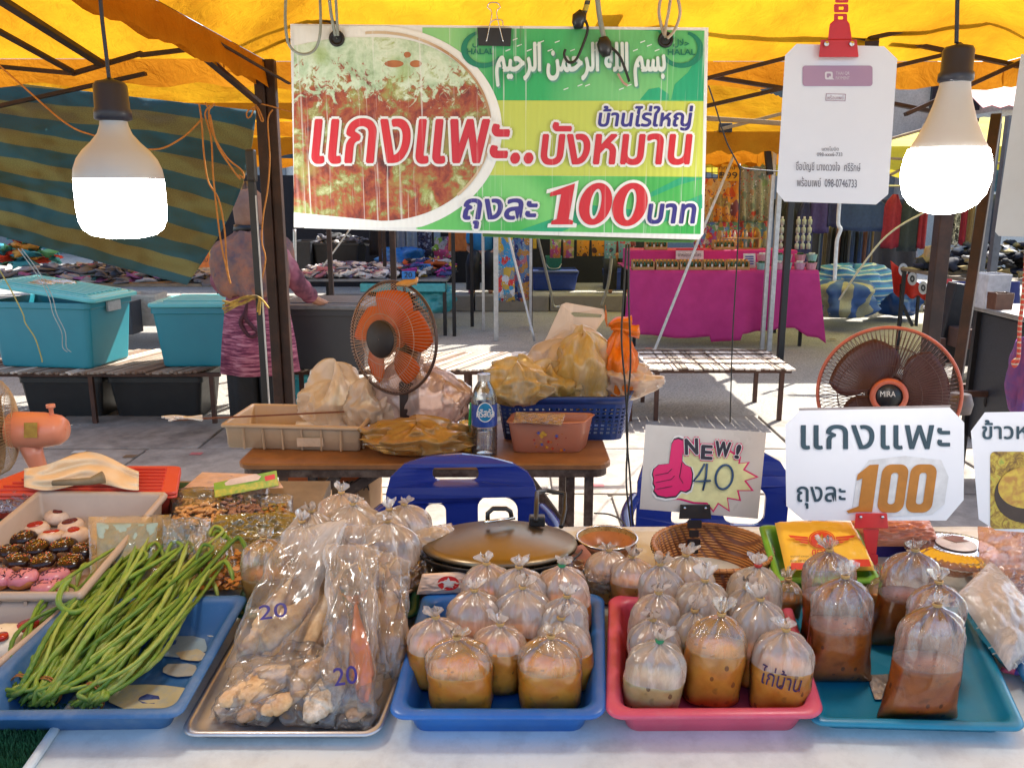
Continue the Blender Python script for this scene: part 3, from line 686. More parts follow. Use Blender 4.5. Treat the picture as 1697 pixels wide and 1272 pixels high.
# patterned cloths behind
P1 = patterned('orange floral print', [(.65, .25, .03), (.6, .3, .06), (.55, .1, .03), (.3, .25, .1), (.62, .45, .2), (.2, .08, .12)], 9)
P2 = patterned('green and red floral print', [(.5, .05, .03), (.2, .28, .12), (.28, .3, .2), (.35, .22, .12), (.15, .2, .15)], 11, base=(.32, .33, .24), cover=.4)
P3 = patterned('blue green floral print', [(.1, .2, .3), (.3, .35, .3), (.5, .08, .08), (.15, .25, .2), (.5, .35, .1)], 14)
P4 = patterned('mixed bright print', [(.1, .25, .55), (.6, .05, .05), (.6, .6, .6), (.65, .35, .05), (.15, .35, .15), (.3, .08, .3)], 24)
def sheet(name, label, px, Y, mt, cat='cloth', wav=.03, n=4, solid=.004, group=None):
    def f(u, v):
        p = atY(px[0]+(px[2]-px[0])*u, px[1]+(px[3]-px[1])*v, Y); return p+V((0, wav*sin(u*n*6.28)*(.3+v)+wav*.4*noise.noise(V((u*6, v*6, n))), 0))
    m = MB(); m.grid(40, 16, f); return tag(m.obj(name, mt, smooth=True, solid=solid), label, cat, group)
sheet('patterned_cloth', 'orange floral cloth hanging left behind the bottle stall', (1168, 296, 1224, 368), 9.9, P1)
sheet('patterned_cloth', 'grey green cloth with red flowers hanging right behind the bottle stall', (1222, 268, 1278, 366), 9.95, P2)
sheet('patterned_cloth', 'darker orange printed cloth hanging low behind the bottle stall', (1150, 366, 1224, 425), 10.0, P4)
sheet('patterned_cloth', 'blue green printed cloth hanging low behind the white pole', (1224, 364, 1272, 428), 10.05, P3)
t, pl = card('price_sign', 'yellow handwritten sign reading 99 above the orange cloth', (1190, 272, 1226, 300), 9.8, mat('yellow card', (.7, .42, .02), .6))
ptext(t, 'ทุกชิ้น', (1192, 274, 1218, 283), pl, BLACKP, lift=.006); ptext(t, '฿99', (1192, 284, 1222, 297), pl, BLACKP, lift=.006)
t = thing('wire_rack', 'white wire grid rack behind the yellow price sign', 'rack', atY(1180, 300, 10.2)); m = MB()
for k in range(12): m.bar(atY(1160+k*10, 250, 10.2), atY(1160+k*10, 300, 10.2), .008)
for k in range(6): m.bar(atY(1160, 250+k*9, 10.2), atY(1275, 250+k*9, 10.2), .008)
m.obj('grid', DKMETAL, t)
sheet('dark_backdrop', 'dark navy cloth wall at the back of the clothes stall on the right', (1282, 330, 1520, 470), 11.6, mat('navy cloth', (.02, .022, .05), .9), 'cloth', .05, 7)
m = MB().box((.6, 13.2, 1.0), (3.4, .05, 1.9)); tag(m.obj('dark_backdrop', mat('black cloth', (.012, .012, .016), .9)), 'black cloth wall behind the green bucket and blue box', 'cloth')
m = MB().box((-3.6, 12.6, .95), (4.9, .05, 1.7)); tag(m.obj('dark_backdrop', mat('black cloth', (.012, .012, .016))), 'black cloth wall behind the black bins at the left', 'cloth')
# --- clothes racks on the right
NV = mat('navy garment', (.03, .035, .14), .85, bump=.4, bscale=30); BKC = mat('black garment', (.015, .015, .02), .85, bump=.4, bscale=30); MAR = mat('maroon garment', (.28, .015, .05), .8); PUR = mat('violet navy garment', (.06, .045, .22), .85)
JEAN = mat('blue jeans', (.07, .11, .25), .85); KH = mat('khaki garment', (.24, .17, .1), .85); TEAL_ = mat('mint hanger wrap', (.2, .5, .42), .6)
rk = thing('clothes_rail', 'long steel clothes rail of dark garments behind the payment card', 'clothes rail', (3.6, 10.2, 0))
a, b = atY(1290, 345, 10.2), atY(1560, 322, 10.2); MB().tube([(a.x, 10.2, 1.62), (b.x+.4, 10.2, 1.62)], .015, 6).obj('rail', GALV, rk)
for x in (a.x, b.x+.4): MB().bar((x, 10.2, 0), (x, 10.2, 1.62), .03).obj('upright', GALV, rk)
G = 'garments hanging on the right hand rails'
for i, (x0, x1, y0, y1, mt_, d) in enumerate(((1296, 1322, 330, 440, BKC, 'long black garment hanging right of the white pole'), (1322, 1350, 330, 445, NV, 'long navy garment hanging behind the clear bottles'), (1345, 1378, 320, 385, PUR, 'violet navy shirt hanging left of the white knotted rope'), (1374, 1400, 322, 375, NV, 'navy shirt hanging behind the white knotted rope'),
                                     (1396, 1470, 325, 382, mat('royal navy shirt', (.03, .06, .2), .85), 'wide royal blue shirt hanging below the payment card'), (1468, 1498, 322, 410, MAR, 'maroon shirt hanging right of the payment card'), (1496, 1527, 325, 415, mat('dark slate garment', (.03, .045, .07), .85), 'slate garment between the two maroon ones'), (1526, 1541, 330, 411, MAR, 'narrow maroon garment left of the brown right post'))):
    hang(x0, x1, y0, y1, 10.15-.02*i, mt_, d, 'shirt', G, i)
for i in range(14):
    x = 1360+i*6.5+random.uniform(-1, 1); c = random.choice([KH, BKC, mat('grey slacks', (.12, .11, .12)), mat('rust garment', (.2, .08, .05)), JEAN])
    hang(x, x+6, 375, 450, 10.7+.02*i, c, c.name.split()[0]+' narrow trousers on the low rail under the navy shirts, '+('left half' if i < 7 else 'right half'), 'trousers', 'folded trousers on the low rail', i, 1.0)
for i, (x0, x1, mt_, d) in enumerate(((1574, 1584, BKC, 'black folded garment at the left end of the short rail'), (1584, 1596, patterned('black and white print', [(.02, .02, .02), (.7, .7, .7), (.3, .3, .3)], 40), 'black and white printed garment right of the brown post'), (1596, 1606, MAR, 'maroon folded garment on the short rail'), (1606, 1616, KH, 'khaki garment on the short rail'))):
    hang(x0, x1, 330, 405, 9.6, mt_, d, 'garment', G, i)
hang(1622, 1640, 318, 400, 8.6, JEAN, 'blue jeans hanging by the leaning pole', 'jeans', G, 3); hang(1638, 1662, 322, 400, 8.7, mat('dark denim', (.05, .07, .14)), 'dark denim jeans hanging behind the right bulb', 'jeans', G, 4)
sheet('blue_tarp', 'plain blue tarp sheet above the jeans behind the right bulb', (1600, 276, 1700, 318), 8.9, mat('blue tarp', (.03, .12, .3), .5, trl=.3), 'tarp', .04, 2)
# --- blue striped sacks
BS = stripes('blue and white striped sack', [(.02, .16, .6), (.55, .68, .75), (.04, .30, .7)], [.4, .25, .35], n=9, trl=0, weave=200); BS2 = stripes('blue and yellow striped sack', [(.03, .12, .42), (.42, .42, .30)], [.55, .45], n=8, trl=0, axis=0, weave=200)
def lump(name, label, px, Y, mt, depth=.5, cat='sack', seed=0, power=.5, group=None, n=3):
    a = atY(px[0], px[3], Y); b = atY(px[2], px[1], Y); cx, w_, h = (a.x+b.x)/2, (b.x-a.x)/2, b.z-a.z
    def f(u, v):
        th = pi*v; ph = 2*pi*u; r = sin(th)**power if 0 < v < 1 else 0
        d = 1+.55*noise.noise(V((cos(ph)*1.5+seed, sin(ph)*1.5, v*3)))+.22*noise.noise(V((cos(ph)*5+seed, sin(ph)*5, v*9)))
        return V((cx+cos(ph)*w_*r*d, Y+depth/2+sin(ph)*depth/2*r*d, a.z+h*(.5-.5*cos(th))*(1+.05*(d-1)*5)))
    m = MB(); m.grid(44, 20, f); return tag(m.obj(name, mt, smooth=True), label, cat, group)
lump('striped_sack', 'bright blue and white striped sack heaped behind the yellow striped one', (1362, 444, 1500, 512), 9.9, BS, .7, seed=2)
lump('striped_sack', 'blue and yellow striped sack lying right of the magenta cloth', (1358, 470, 1476, 532), 9.4, BS2, .7, seed=5)
lump('striped_sack', 'dark blue sack lying under the red printed cloth', (1470, 470, 1545, 528), 10.2, mat('blue sack', (.02, .08, .28), .5), .6, seed=7)
# --- red printed cloth on a folding frame
def redf(u, v):
    x = 1476+58*u+5*v; y = 432+46*u+(52-40*u)*v+26*max(0, v-.7)*abs(sin(u*9)); return atY(x, y, 8.4+.05*sin(u*9)+.1*v)
t = thing('red_printed_cloth', 'bright red cloth with round dark motifs on a folding frame beside the brown right post', 'cloth', atY(1505, 540, 8.4))
m = MB(); m.grid(30, 16, redf); m.obj('cloth', mat('scarlet cloth', (.65, .03, .015), .8), t, smooth=True, solid=.005)
for (cx, cy) in ((1497, 447), (1512, 462), (1530, 477)):
    pl = Plane((0, 8.32, 0), (0, -1, 0)); pshape(t, [ell(cx, cy, 8, 11, 18)], pl, WL, 'motif', 0, .01); pshape(t, [ell(cx, cy, 4, 6, 12), ell(cx, cy, 1.5, 2.5, 8)], pl, BLACKP, 'motif_print', .004)
for (x, y, x2, y2) in ((1494, 470, 1492, 535), (1496, 505, 1512, 540), (1522, 490, 1518, 540)): MB().bar(atY(x, y, 8.45), atY(x2, y2, 8.45), .025).obj('leg', DKMETAL, t)
# --- dark caps on the table at the right
za = atY(1600, 466, 6.8).z
tablething('table of black caps at the right, with dark blue skirt', atY(1506, 466, 8.0).x, atY(1760, 466, 6.8).x+.3, 6.8, 8.2, za, WOOD, DKMETAL)
sheet('table_skirt', 'dark blue skirt hanging from the cap table, with a red patch', (1560, 466, 1690, 520), 6.76, mat('navy skirt', (.02, .025, .12), .8), 'cloth', .02, 3)
t, pl = card('red_patch_card', 'red card with a white flower hanging right of the brown post', (1562, 462, 1578, 492), 6.7, mat('dark red card', (.5, .02, .03), .6)); pshape(t, [ell(1570, 477, 5, 8, 5)], pl, WL, 'flower', .004)
m = MB(); a = atY(1508, 460, 8.0); b = atY(1750, 460, 8.1); heap(m, ((a.x, 6.9, za+.03), (b.x+.3, 8.1, za+.28)), 260, .075, 6, .5, .6, 3)
tag(m.obj('cap_heap', cols((.012, .012, .016), (.02, .02, .03), (.012, .012, .016), (.35, .34, .33), (.3, .22, .08), (.03, .03, .05)), smooth=True), 'heap of black and dark caps and bags on the table at the right', 'caps', kind='stuff')
lump('small_figure_doll', 'small tan plush sitting on top of the black caps', (1534, 410, 1550, 446), 7.9, mat('tan plush', (.55, .36, .15)), .1, 'plush toy', 4)
# --- sock table in the middle
YM = 9.2; zm = atY(620, 462, YM).z
xs0, xs1 = atY(488, 462, YM).x, atY(742, 462, YM).x
tm = tablething('low steel table heaped with socks behind the tilted fan', xs0, xs1, YM, YM+1.5, zm, mat('steel sheet', (.2, .2, .22), .5, .5), DKMETAL, lw=.04)
m = MB(); heap(m, ((xs0+.02, YM+.03, zm+.01), (atY(655, 450, YM).x, YM+1.45, zm+.10)), 300, .085, 6, .3, .3, 5)
tag(m.obj('folded_socks', cols((.6, .6, .62), (.3, .3, .34), (.12, .1, .2), (.65, .65, .66), (.4, .15, .2), (.05, .05, .07)), smooth=True), 'pale folded socks strewn over the left half of the middle table', 'socks', kind='stuff')
m = MB(); heap(m, ((atY(650, 450, YM).x, YM+.03, zm+.01), (xs1-.03, YM+1.4, zm+.15)), 160, .075, 7, .5, .6, 6)
tag(m.obj('bundled_caps', cols((.02, .02, .03), (.03, .03, .04), (.5, .1, .02), (.35, .03, .25), (.5, .5, .5), (.03, .05, .2), (.6, .4, .05)), smooth=True), 'dark caps and bright bundles on the right half of the middle table', 'caps', kind='stuff')
for (bx, n_) in (((666, 449, 688, 462), 'left'), ((694, 437, 714, 450), 'right')):
    t, pl = card('price_tag', 'blue price card reading 20 among the caps, %s one' % n_, bx, YM-.05 if n_ == 'left' else YM+.3, mat('bright blue card', (.02, .2, .6), .5)); ptext(t, '20', (bx[0]+4, bx[1]+2, bx[2]-5, bx[3]-2), pl, BLACKP, lift=.006)
for k, (x0, x1) in enumerate(((596, 668), (672, 738))):
    a, b = atY(x0, 470, YM-.03), atY(x1, 484, YM-.03); tag(MB().box(((a.x+b.x)/2, YM+.1, (a.z+b.z)/2), (b.x-a.x, .25, a.z-b.z)).obj('turquoise_crate', mat('turquoise plastic', (.05, .34, .38), .5), bevel=.01), ('left' if k == 0 else 'right')+' shallow turquoise crate slung under the front of the sock table', 'crate', 'turquoise crates under the sock table')
lump('turquoise_bag', 'turquoise plastic bag bulging under the sock table behind the fan', (690, 478, 752, 522), YM+.1, mat('turquoise bag', (.05, .36, .42), .35), .4, 'bag', 9)
lump('dark_sack', 'black sack under the sock table left of the fan', (600, 485, 680, 545), YM+.4, BKC, .4, 'sack', 2)
def bin_(name, label, px, Y, mt, depth=.5, cat='box', taper=.88, lidm=None, rim=True):
    a, b = atY(px[0], px[1], Y), atY(px[2], px[3], Y); zt, zb = a.z, b.z; w_ = b.x-a.x
    t = thing(name, label, cat, ((a.x+b.x)/2, Y+depth/2, zb)); h = zt-zb
    def L(s, z, r=.12):
        return [V((x*s*w_/2, y*s*depth/2, z)) for x, y in rrect(-1, -1, 1, 1, r, 3)]
    MB().loops([L(taper, 0), L(1-.02, h-.03), L(1, h-.03), L(1, h), L(.95, h), L(taper*.95, .02)]).obj('body', mt, t, world=False, bevel=.003)
    if lidm: MB().loops([L(1.03, h+.001), L(1.03, h+.03), L(.97, h+.045), L(.9, h+.04)]).obj('lid', lidm, t, world=False)
    return t
bin_('black_bin', 'large black bin heaped with black and white shirts behind the sock table', (516, 403, 597, 452), 10.9, BLACKP, .6)
m = MB(); a, b = atY(520, 400, 11), atY(595, 403, 11); heap(m, ((a.x, 11, b.z-.02), (b.x, 11.4, b.z+.10)), 60, .09, 3, .5, .6, 8); tag(m.obj('shirt_pile', cols((.03, .03, .03), (.45, .45, .45), (.1, .1, .12)), smooth=True), 'black and white shirts piled on the large black bin', 'shirts', kind='stuff')
bin_('black_bin', 'narrow black bin left of the heaped one, behind the woman', (482, 400, 517, 450), 10.8, mat('dark grey bin', (.03, .035, .045), .5), .5)
lump('blue_bundle', 'big bright blue wrapped bundle behind the blue price cards', (624, 414, 696, 448), 10.6, mat('bright blue wrap', (.02, .17, .5), .35), .6, 'bundle', 4)
for i, (x0, x1, y1, mt_, d) in enumerate(((655, 672, 445, mat('faded grey jeans', (.2, .25, .32)), 'faded grey jeans hanging under the banner'), (672, 690, 430, mat('pale blue jeans', (.22, .3, .38)), 'pale blue jeans hanging under the banner'), (692, 714, 424, patterned('navy check', [(.03, .04, .1), (.2, .25, .35), (.02, .02, .05)], 30), 'navy checked shirt hanging under the banner'), (610, 650, 422, BKC, 'black garment hanging left of the bright blue bundle'))):
    hang(x0, x1, 330, y1, 11.2, mt_, d, 'garment', 'garments behind the sock table', i)
sheet('orange_bag', 'orange brown canvas bag hanging right of the sock table', (744, 372, 771, 416), 10.2, mat('orange canvas', (.42, .13, .03), .8), 'bag', .02, 1, .05)
lump('green_rucksack', 'green and pink rucksack beside the navy check shirt', (718, 395, 748, 430), 10.8, patterned('rucksack print', [(.15, .3, .03), (.4, .05, .2), (.3, .3, .35), (.1, .1, .1)], 12), .2, 'rucksack', 4)
# --- dress rack
rk = thing('dress_rail', 'steel rail of bright printed dresses below the banner', 'clothes rail', (atY(840, 400, 9.6).x, 9.6, 0)); a, b = atY(800, 350, 9.6), atY(880, 350, 9.6)
MB().tube([(a.x, 9.6, 1.75), (b.x, 9.6, 1.75)], .015, 6).obj('rail', GALV, rk); MB().bar((b.x, 9.6, .0), (b.x, 9.6, 1.75), .03).obj('upright', GALV, rk); MB().bar((a.x, 9.6, .0), (a.x, 9.6, 1.75), .03).obj('upright', GALV, rk)
P5 = patterned('red blue white dress print', [(.05, .25, .5), (.6, .04, .04), (.6, .62, .65), (.05, .3, .5), (.2, .25, .3), (.55, .35, .05)], 16)
P6 = patterned('navy orange dress print', [(.05, .06, .2), (.5, .25, .05), (.2, .3, .4), (.5, .15, .2), (.1, .2, .4)], 18)
hang(822, 852, 370, 498, 9.55, P5, 'long red, blue and white printed dress hanging in front of the kerb', 'dress', 'printed dresses', 1, 1.1); hang(850, 880, 372, 497, 9.7, P6, 'navy and orange printed dress next to the red and blue one', 'dress', 'printed dresses', 4, 1.1)
rk2 = thing('trouser_line', 'line of printed childrens trousers strung under the banner', 'clothes line', atY(950, 350, 10.4)); MB().tube([atY(860, 340, 10.4), atY(1060, 340, 10.4)], .01, 6).obj('line', BLK, rk2)
sheet('yellow_card_sign', 'yellow handwritten card hanging beside the dresses', (871, 385, 889, 412), 10.2, mat('yellow card', (.7, .42, .02), .6), 'sign', .005, 1)
legs2(912, 951, 345, 427, 10.4, patterned('flower child trousers', [(.6, .25, .05), (.3, .1, .3), (.3, .4, .1), (.6, .5, .3), (.5, .08, .2)], 18), 'orange, green and purple flowered trousers on the line', 1, 'childrens trousers on the line')
legs2(957, 1001, 345, 424, 10.4, patterned('yellow orange child trousers', [(.7, .3, .02), (.7, .32, .03), (.72, .3, .02), (.1, .04, .02)], 9, base=(.7, .3, .02), cover=.3), 'yellow orange trousers with small black prints on the line', 2, 'childrens trousers on the line')
legs2(1003, 1044, 345, 428, 10.4, patterned('mint child trousers', [(.2, .42, .36), (.05, .1, .12), (.5, .1, .1)], 9, base=(.22, .45, .38), cover=.25), 'mint green trousers with small prints on the line', 3, 'childrens trousers on the line')
bin_('blue_storage_box', 'long blue storage box standing on the raised pavement', (880, 454, 958, 481), 12.0, mat('royal blue plastic', (.015, .05, .28), .4), .6, lidm=mat('dark blue lid', (.01, .03, .15), .4))
bin_('blue_storage_box', 'second blue storage box behind the seated person', (1005, 450, 1046, 481), 12.1, mat('royal blue plastic', (.015, .05, .28)), .6)
t = bin_('green_bucket', 'dark green bucket standing on the blue box', (905, 425, 931, 451), 12.2, mat('green bucket plastic', (.01, .15, .10), .4), .22, 'bucket', .85); 
MB().tube(curve([(-.11, -.1, .12), (-.06, -.13, .06), (.06, -.13, .06), (.11, -.1, .12)]), .006, 6).obj('handle', GALV, t, world=False)
# pink chair
t = thing('pink_chair', 'dusty pink plastic chair standing near the dresses', 'chair', (atY(806, 478, 11.9).x, 11.9, .19)); PC = mat('dusty pink plastic', (.42, .1, .14), .5)
MB().box((0, 0, .42), (.42, .42, .03)).obj('seat', PC, t, world=False, bevel=.01)
m = MB(); m.grid(6, 6, lambda u, v: V((.21+.08*v, -.2+.4*u, .43+.42*v))); m.obj('backrest', PC, t, world=False, solid=.02)
for sx in (-1, 1):
    for sy in (-1, 1): MB().bar((sx*.19, sy*.18, .42), (sx*.22, sy*.21, 0), .035).obj('leg', PC, t, world=False)
# --- left rear stalls
YL = 8.2; zl = atY(150, 470, YL).z; tablething('long table of packed clothes behind the turquoise bins', atY(-60, 470, YL).x, atY(365, 470, YL).x, YL, YL+1.6, zl, WOOD, DKMETAL)
m = MB(); heap(m, ((atY(-60, 470, YL).x, YL+.02, zl), (atY(362, 470, YL).x, YL+1.5, zl+.13)), 290, .12, 7, .25, .3, 12)
tag(m.obj('packed_clothes', cols((.25, .27, .32), (.12, .13, .16), (.4, .4, .45), (.04, .12, .14), (.3, .1, .25), (.06, .06, .08), (.45, .45, .48)), smooth=True), 'packed shirts strewn over the long table behind the turquoise bins', 'shirts', kind='stuff')
t = thing('orange_price_flag', 'orange and yellow printed bag standing on the left table beside the woman', 'bag', atY(340, 444, 8.4)); pl = Plane((0, 8.3, 0), (0, -1, 0))
pshape(t, [[(326, 443), (329, 412), (345, 407), (357, 443)]], pl, mat('orange bag film', (.75, .18, .01), .4), 'front', 0, .04); pshape(t, [[(345, 409), (352, 407), (358, 443), (350, 443)]], pl, mat('yellow bag edge', (.8, .5, .05), .4), 'edge', .003, .01); ptext(t, 'งาม', (328, 428, 344, 434), pl, BLACKP, lift=.003)
t = bin_('white_bucket', 'white bucket standing on the ground between the two turquoise bins', (211, 488, 262, 541), 7.6, mat('dull white plastic', (.45, .45, .43), .5), .28, 'bucket', .85)
bin_('dark_blue_bin', 'small dark blue bin right of the white bucket', (258, 513, 290, 556), 7.3, mat('navy plastic', (.02, .06, .14), .4), .25, 'bin')
bin_('dark_box', 'dark box on the ground left of the white bucket', (180, 500, 222, 555), 7.4, mat('slate plastic', (.03, .04, .06), .4), .25, 'bin')
m = MB(); heap(m, ((atY(-30, 430, 9.3).x, 9.3, zl+.1), (atY(40, 430, 9.3).x, 10, zl+.4)), 40, .12, 4, .5, .6, 14); tag(m.obj('bright_garments', cols((.6, .05, .02), (.5, .25, .04), (.03, .25, .3), (.1, .4, .2)), smooth=True), 'red, orange and green garments piled at the far left edge', 'garments', kind='stuff')
for i, (x0, x1, y0, y1, mt_, d) in enumerate(((385, 402, 285, 345, WL, 'white shirt hanging behind the head of the woman'), (400, 416, 300, 372, mat('slate print', (.15, .15, .25)), 'slate blue shirt beside the white one'))): hang(x0, x1, y0, y1, 9, mt_, d, 'shirt', None, i)
sheet('grey_awning', 'grey and white awning showing between the left post and the banner', (470, 182, 560, 232), 8.0, mat('grey awning cloth', (.22, .22, .28), .7, trl=.3), 'awning', .05, 1)
sheet('blue_awning', 'bright blue tarp edge under the grey awning left of the banner', (455, 236, 560, 262), 8.6, mat('blue tarp', (.03, .12, .3)), 'awning', .05, 1)
t = thing('market_trolley', 'dark grill cart with brown drawer behind the large right fan', 'cart', (atY(1600, 640, 5.4).x, 5.4, 0))
BRN = mat('rusty brown metal', (.10, .045, .03), .6, .4, (.05, .025, .02), 12)
p = lambda x, y, Y=5.3: atY(x, y, Y)
MB().bar(p(1560, 532), p(1640, 545), .12, .5).obj('trough', DKMETAL, t, bevel=.01)
a, b = p(1592, 545, 5.1), p(1634, 578, 5.1); MB().box(((a.x+b.x)/2, 5.2, (a.z+b.z)/2), (b.x-a.x, .22, a.z-b.z)).obj('drawer', BRN, t, bevel=.006)
for x in (1600, 1626): q = p(x, 553, 5.08); MB().box(q, (.02, .01, .02)).obj('screw', CHROME, t)
for (x, Y) in ((1562, 5.1), (1592, 5.1), (1634, 5.1), (1566, 5.7), (1640, 5.7)): q = p(x, 560, Y); MB().box((q.x, Y, q.z/2), (.03, .03, q.z)).obj('leg', BRN, t)
q = p(1600, 628, 5.3); MB().box((q.x, 5.4, q.z), (.5, .55, .02)).obj('lower_shelf', mat('worn dark shelf', (.07, .055, .05), .5, dirt=(.3, .2, .02)), t, bevel=.004)
lump('white_plastic_bags', 'crumpled white plastic bags on the grill cart', (1560, 506, 1617, 532), 5.3, mat('white bag plastic', (.7, .68, .66), .4), .3, 'bags', 4)
lump('brown_cloth_bundle', 'brown checked cloth bundle in a wire basket on the grill cart', (1612, 498, 1640, 535), 5.3, patterned('brown check', [(.25, .12, .1), (.35, .2, .17), (.15, .07, .06)], 60), .2, 'cloth', 6)
t = thing('steel_counter', 'steel topped counter with dark body at the right edge', 'counter', (atY(1680, 640, 4.2).x, 4.2, 0)); a = atY(1636, 515, 4.3)
MB().box((a.x+.45, 4.2, a.z), (.9, .6, .025)).obj('top', mat('dull steel', (.35, .34, .33), .4, .8), t, bevel=.004); MB().box((a.x+.47, 4.22, a.z/2+.1), (.84, .52, a.z-.25)).obj('body', mat('dark body', (.015, .017, .025), .5), t, bevel=.01)
for x in (a.x+.04, a.x+.86):
    for y in (3.95, 4.45): MB().box((x, y, a.z/2), (.03, .03, a.z-.03)).obj('leg', DKMETAL, t)
bin_('white_jerrycan', 'translucent white tub on the steel counter at the right edge', (1637, 455, 1672, 512), 4.3, mat('milky plastic', (.55, .55, .58), .4, trl=.3), .14, 'tub', .95)
bin_('brown_sauce_jar', 'glass jar of brown sauce on the steel counter', (1651, 486, 1679, 514), 4.1, mat('brown sauce', (.12, .05, .03), .2), .08, 'jar', .95)
t = thing('low_metal_stand', 'low dark folding stand on the sunlit ground right of the large fan', 'stand', (atY(1650, 640, 4.4).x, 4.4, 0))
MB().box(atY(1660, 640, 4.6), (.62, .03, .03)).obj('rail', BRN, t); MB().box(atY(1665, 652, 4.3), (.5, .03, .03)).obj('rail', BRN, t)
for (x, y, x2, y2) in ((1635, 655, 1640, 680), (1688, 655, 1686, 680)): MB().tube(curve([atY(x, y, 4.3), atY(x-3, y+14, 4.3), atY(x2, y2, 4.3)]), .008, 6).obj('leg', DKMETAL, t)
t = thing('red_white_rope', 'red and white twisted rope hanging at the right edge', 'rope', atY(1690, 610, 2.6))
MB().tube(curve([atY(1702, 400, 2.6), atY(1697, 480, 2.6), atY(1690, 540, 2.6), atY(1688, 590, 2.6), atY(1682, 606, 2.6), atY(1679, 600, 2.6), atY(1685, 595, 2.6)]), .006, 8).obj('rope', stripes('red white twist', [(.6, .05, .03), (.6, .5, .4)], [.7, .3], uv=False, axis=2, n=60, trl=0), t, smooth=True)
lump('purple_cloth', 'purple and blue cloth hanging at the right edge below the rope', (1684, 568, 1730, 690), 2.7, mat('purple cloth', (.08, .05, .25), .8, col2=(.2, .05, .2)), .1, 'cloth', 5, .4)
LIT = [mat('litter paper', (.6, .58, .52), .8), mat('litter brown', (.2, .12, .06), .8), mat('litter plastic', (.5, .15, .15), .5)]
for i, (x, y) in enumerate(((598, 574), (715, 560), (1075, 575), (130, 745), (215, 752), (325, 748), (1050, 690), (930, 640), (1640, 690), (560, 650), (1380, 560), (990, 800), (640, 800))):
    p = atZ(x, y, .03); m = MB(); m.grid(4, 4, lambda u, v: p+V(((u-.5)*.07, (v-.5)*.05, .012*noise.noise(V((u*4+i, v*4, i)))-.012)))
    tag(m.obj('litter_scrap', LIT[i % 3], solid=.001), ['crumpled pale scrap', 'brown leaf scrap', 'reddish plastic scrap'][i % 3]+' lying on the ground '+['below the sock table', 'behind the fan', 'left of the magenta cloth', 'in the shade left of the crate', 'under the black boxes', 'before the right black box', 'under the pale slat table', 'behind the blue basket', 'right of the large fan', 'right of the brown post', 'right of the magenta cloth', 'under the rusty table, right side', 'behind the blue chair'][i], 'litter', 'litter on the ground')
# ================================================================ SLAT TABLES
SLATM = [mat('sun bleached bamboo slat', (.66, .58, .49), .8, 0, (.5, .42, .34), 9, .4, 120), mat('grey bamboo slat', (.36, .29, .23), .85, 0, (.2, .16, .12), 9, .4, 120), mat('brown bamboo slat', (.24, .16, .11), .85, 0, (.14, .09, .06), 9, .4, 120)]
def slat_table(label, px0, px1, step, skew, gap, y0, y1, z, seed, light=.2, ln=None):
    rnd = random.Random(seed); xa, xb = atZ(px0, 613, z).x, atZ(px1, 613, z).x
    t = thing('slat_table', label, 'table', ((xa+xb)/2, y0, 0))
    ms = []
    for mt_ in SLATM: o = MB().box((0, 0, 0), (step*gap, (y1-y0)*1.02/cos(skew), .012)).obj('slat', mt_, t, world=False, bevel=.002); ms.append(o)
    x = xa; first = [True]*3; L = y1-y0
    while x < xb:
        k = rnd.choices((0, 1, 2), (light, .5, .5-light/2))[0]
        if first[k]: o = ms[k]; first[k] = False
        else: o = ms[k].copy(); COL.objects.link(o)
        o.location = (x-(xa+xb)/2+rnd.uniform(-.003, .003), L/2+rnd.uniform(-.02, .02), z+rnd.uniform(-.004, .006)); o.rotation_euler = (rnd.uniform(-.006, .006), rnd.uniform(-.05, .05), skew+rnd.uniform(-.02, .02))
        x += step
    for k in range(3):
        if first[k]: bpy.data.objects.remove(ms[k])
    for f in (.08, .92): MB().box(((xa+xb)/2, y0+L*f, z-.022), (xb-xa, .03, .025)).obj('bearer', BRN, t)
    n = 1 if light > .9 else 2
    for i in range(n+1):
        xx = xa+.06+(xb-xa-.12)*i/n
        for f in (.08, .92): MB().box((xx, y0+L*f, (z-.03)/2), (.028, .028, z-.03)).obj('leg', BRN, t)
    return t, xa, xb
ZS = .37
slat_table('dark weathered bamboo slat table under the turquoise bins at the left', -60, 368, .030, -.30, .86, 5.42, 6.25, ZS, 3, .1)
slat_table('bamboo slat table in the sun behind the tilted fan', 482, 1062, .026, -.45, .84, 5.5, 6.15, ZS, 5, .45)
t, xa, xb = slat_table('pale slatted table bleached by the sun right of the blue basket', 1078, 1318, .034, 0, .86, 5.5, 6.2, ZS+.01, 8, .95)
for f in (.2, .45, .7, .9): MB().box(((xa+xb)/2, 5.5+.7*f, ZS+.024), (xb-xa, .012, .008)).obj('cross_wire', BRN, t)
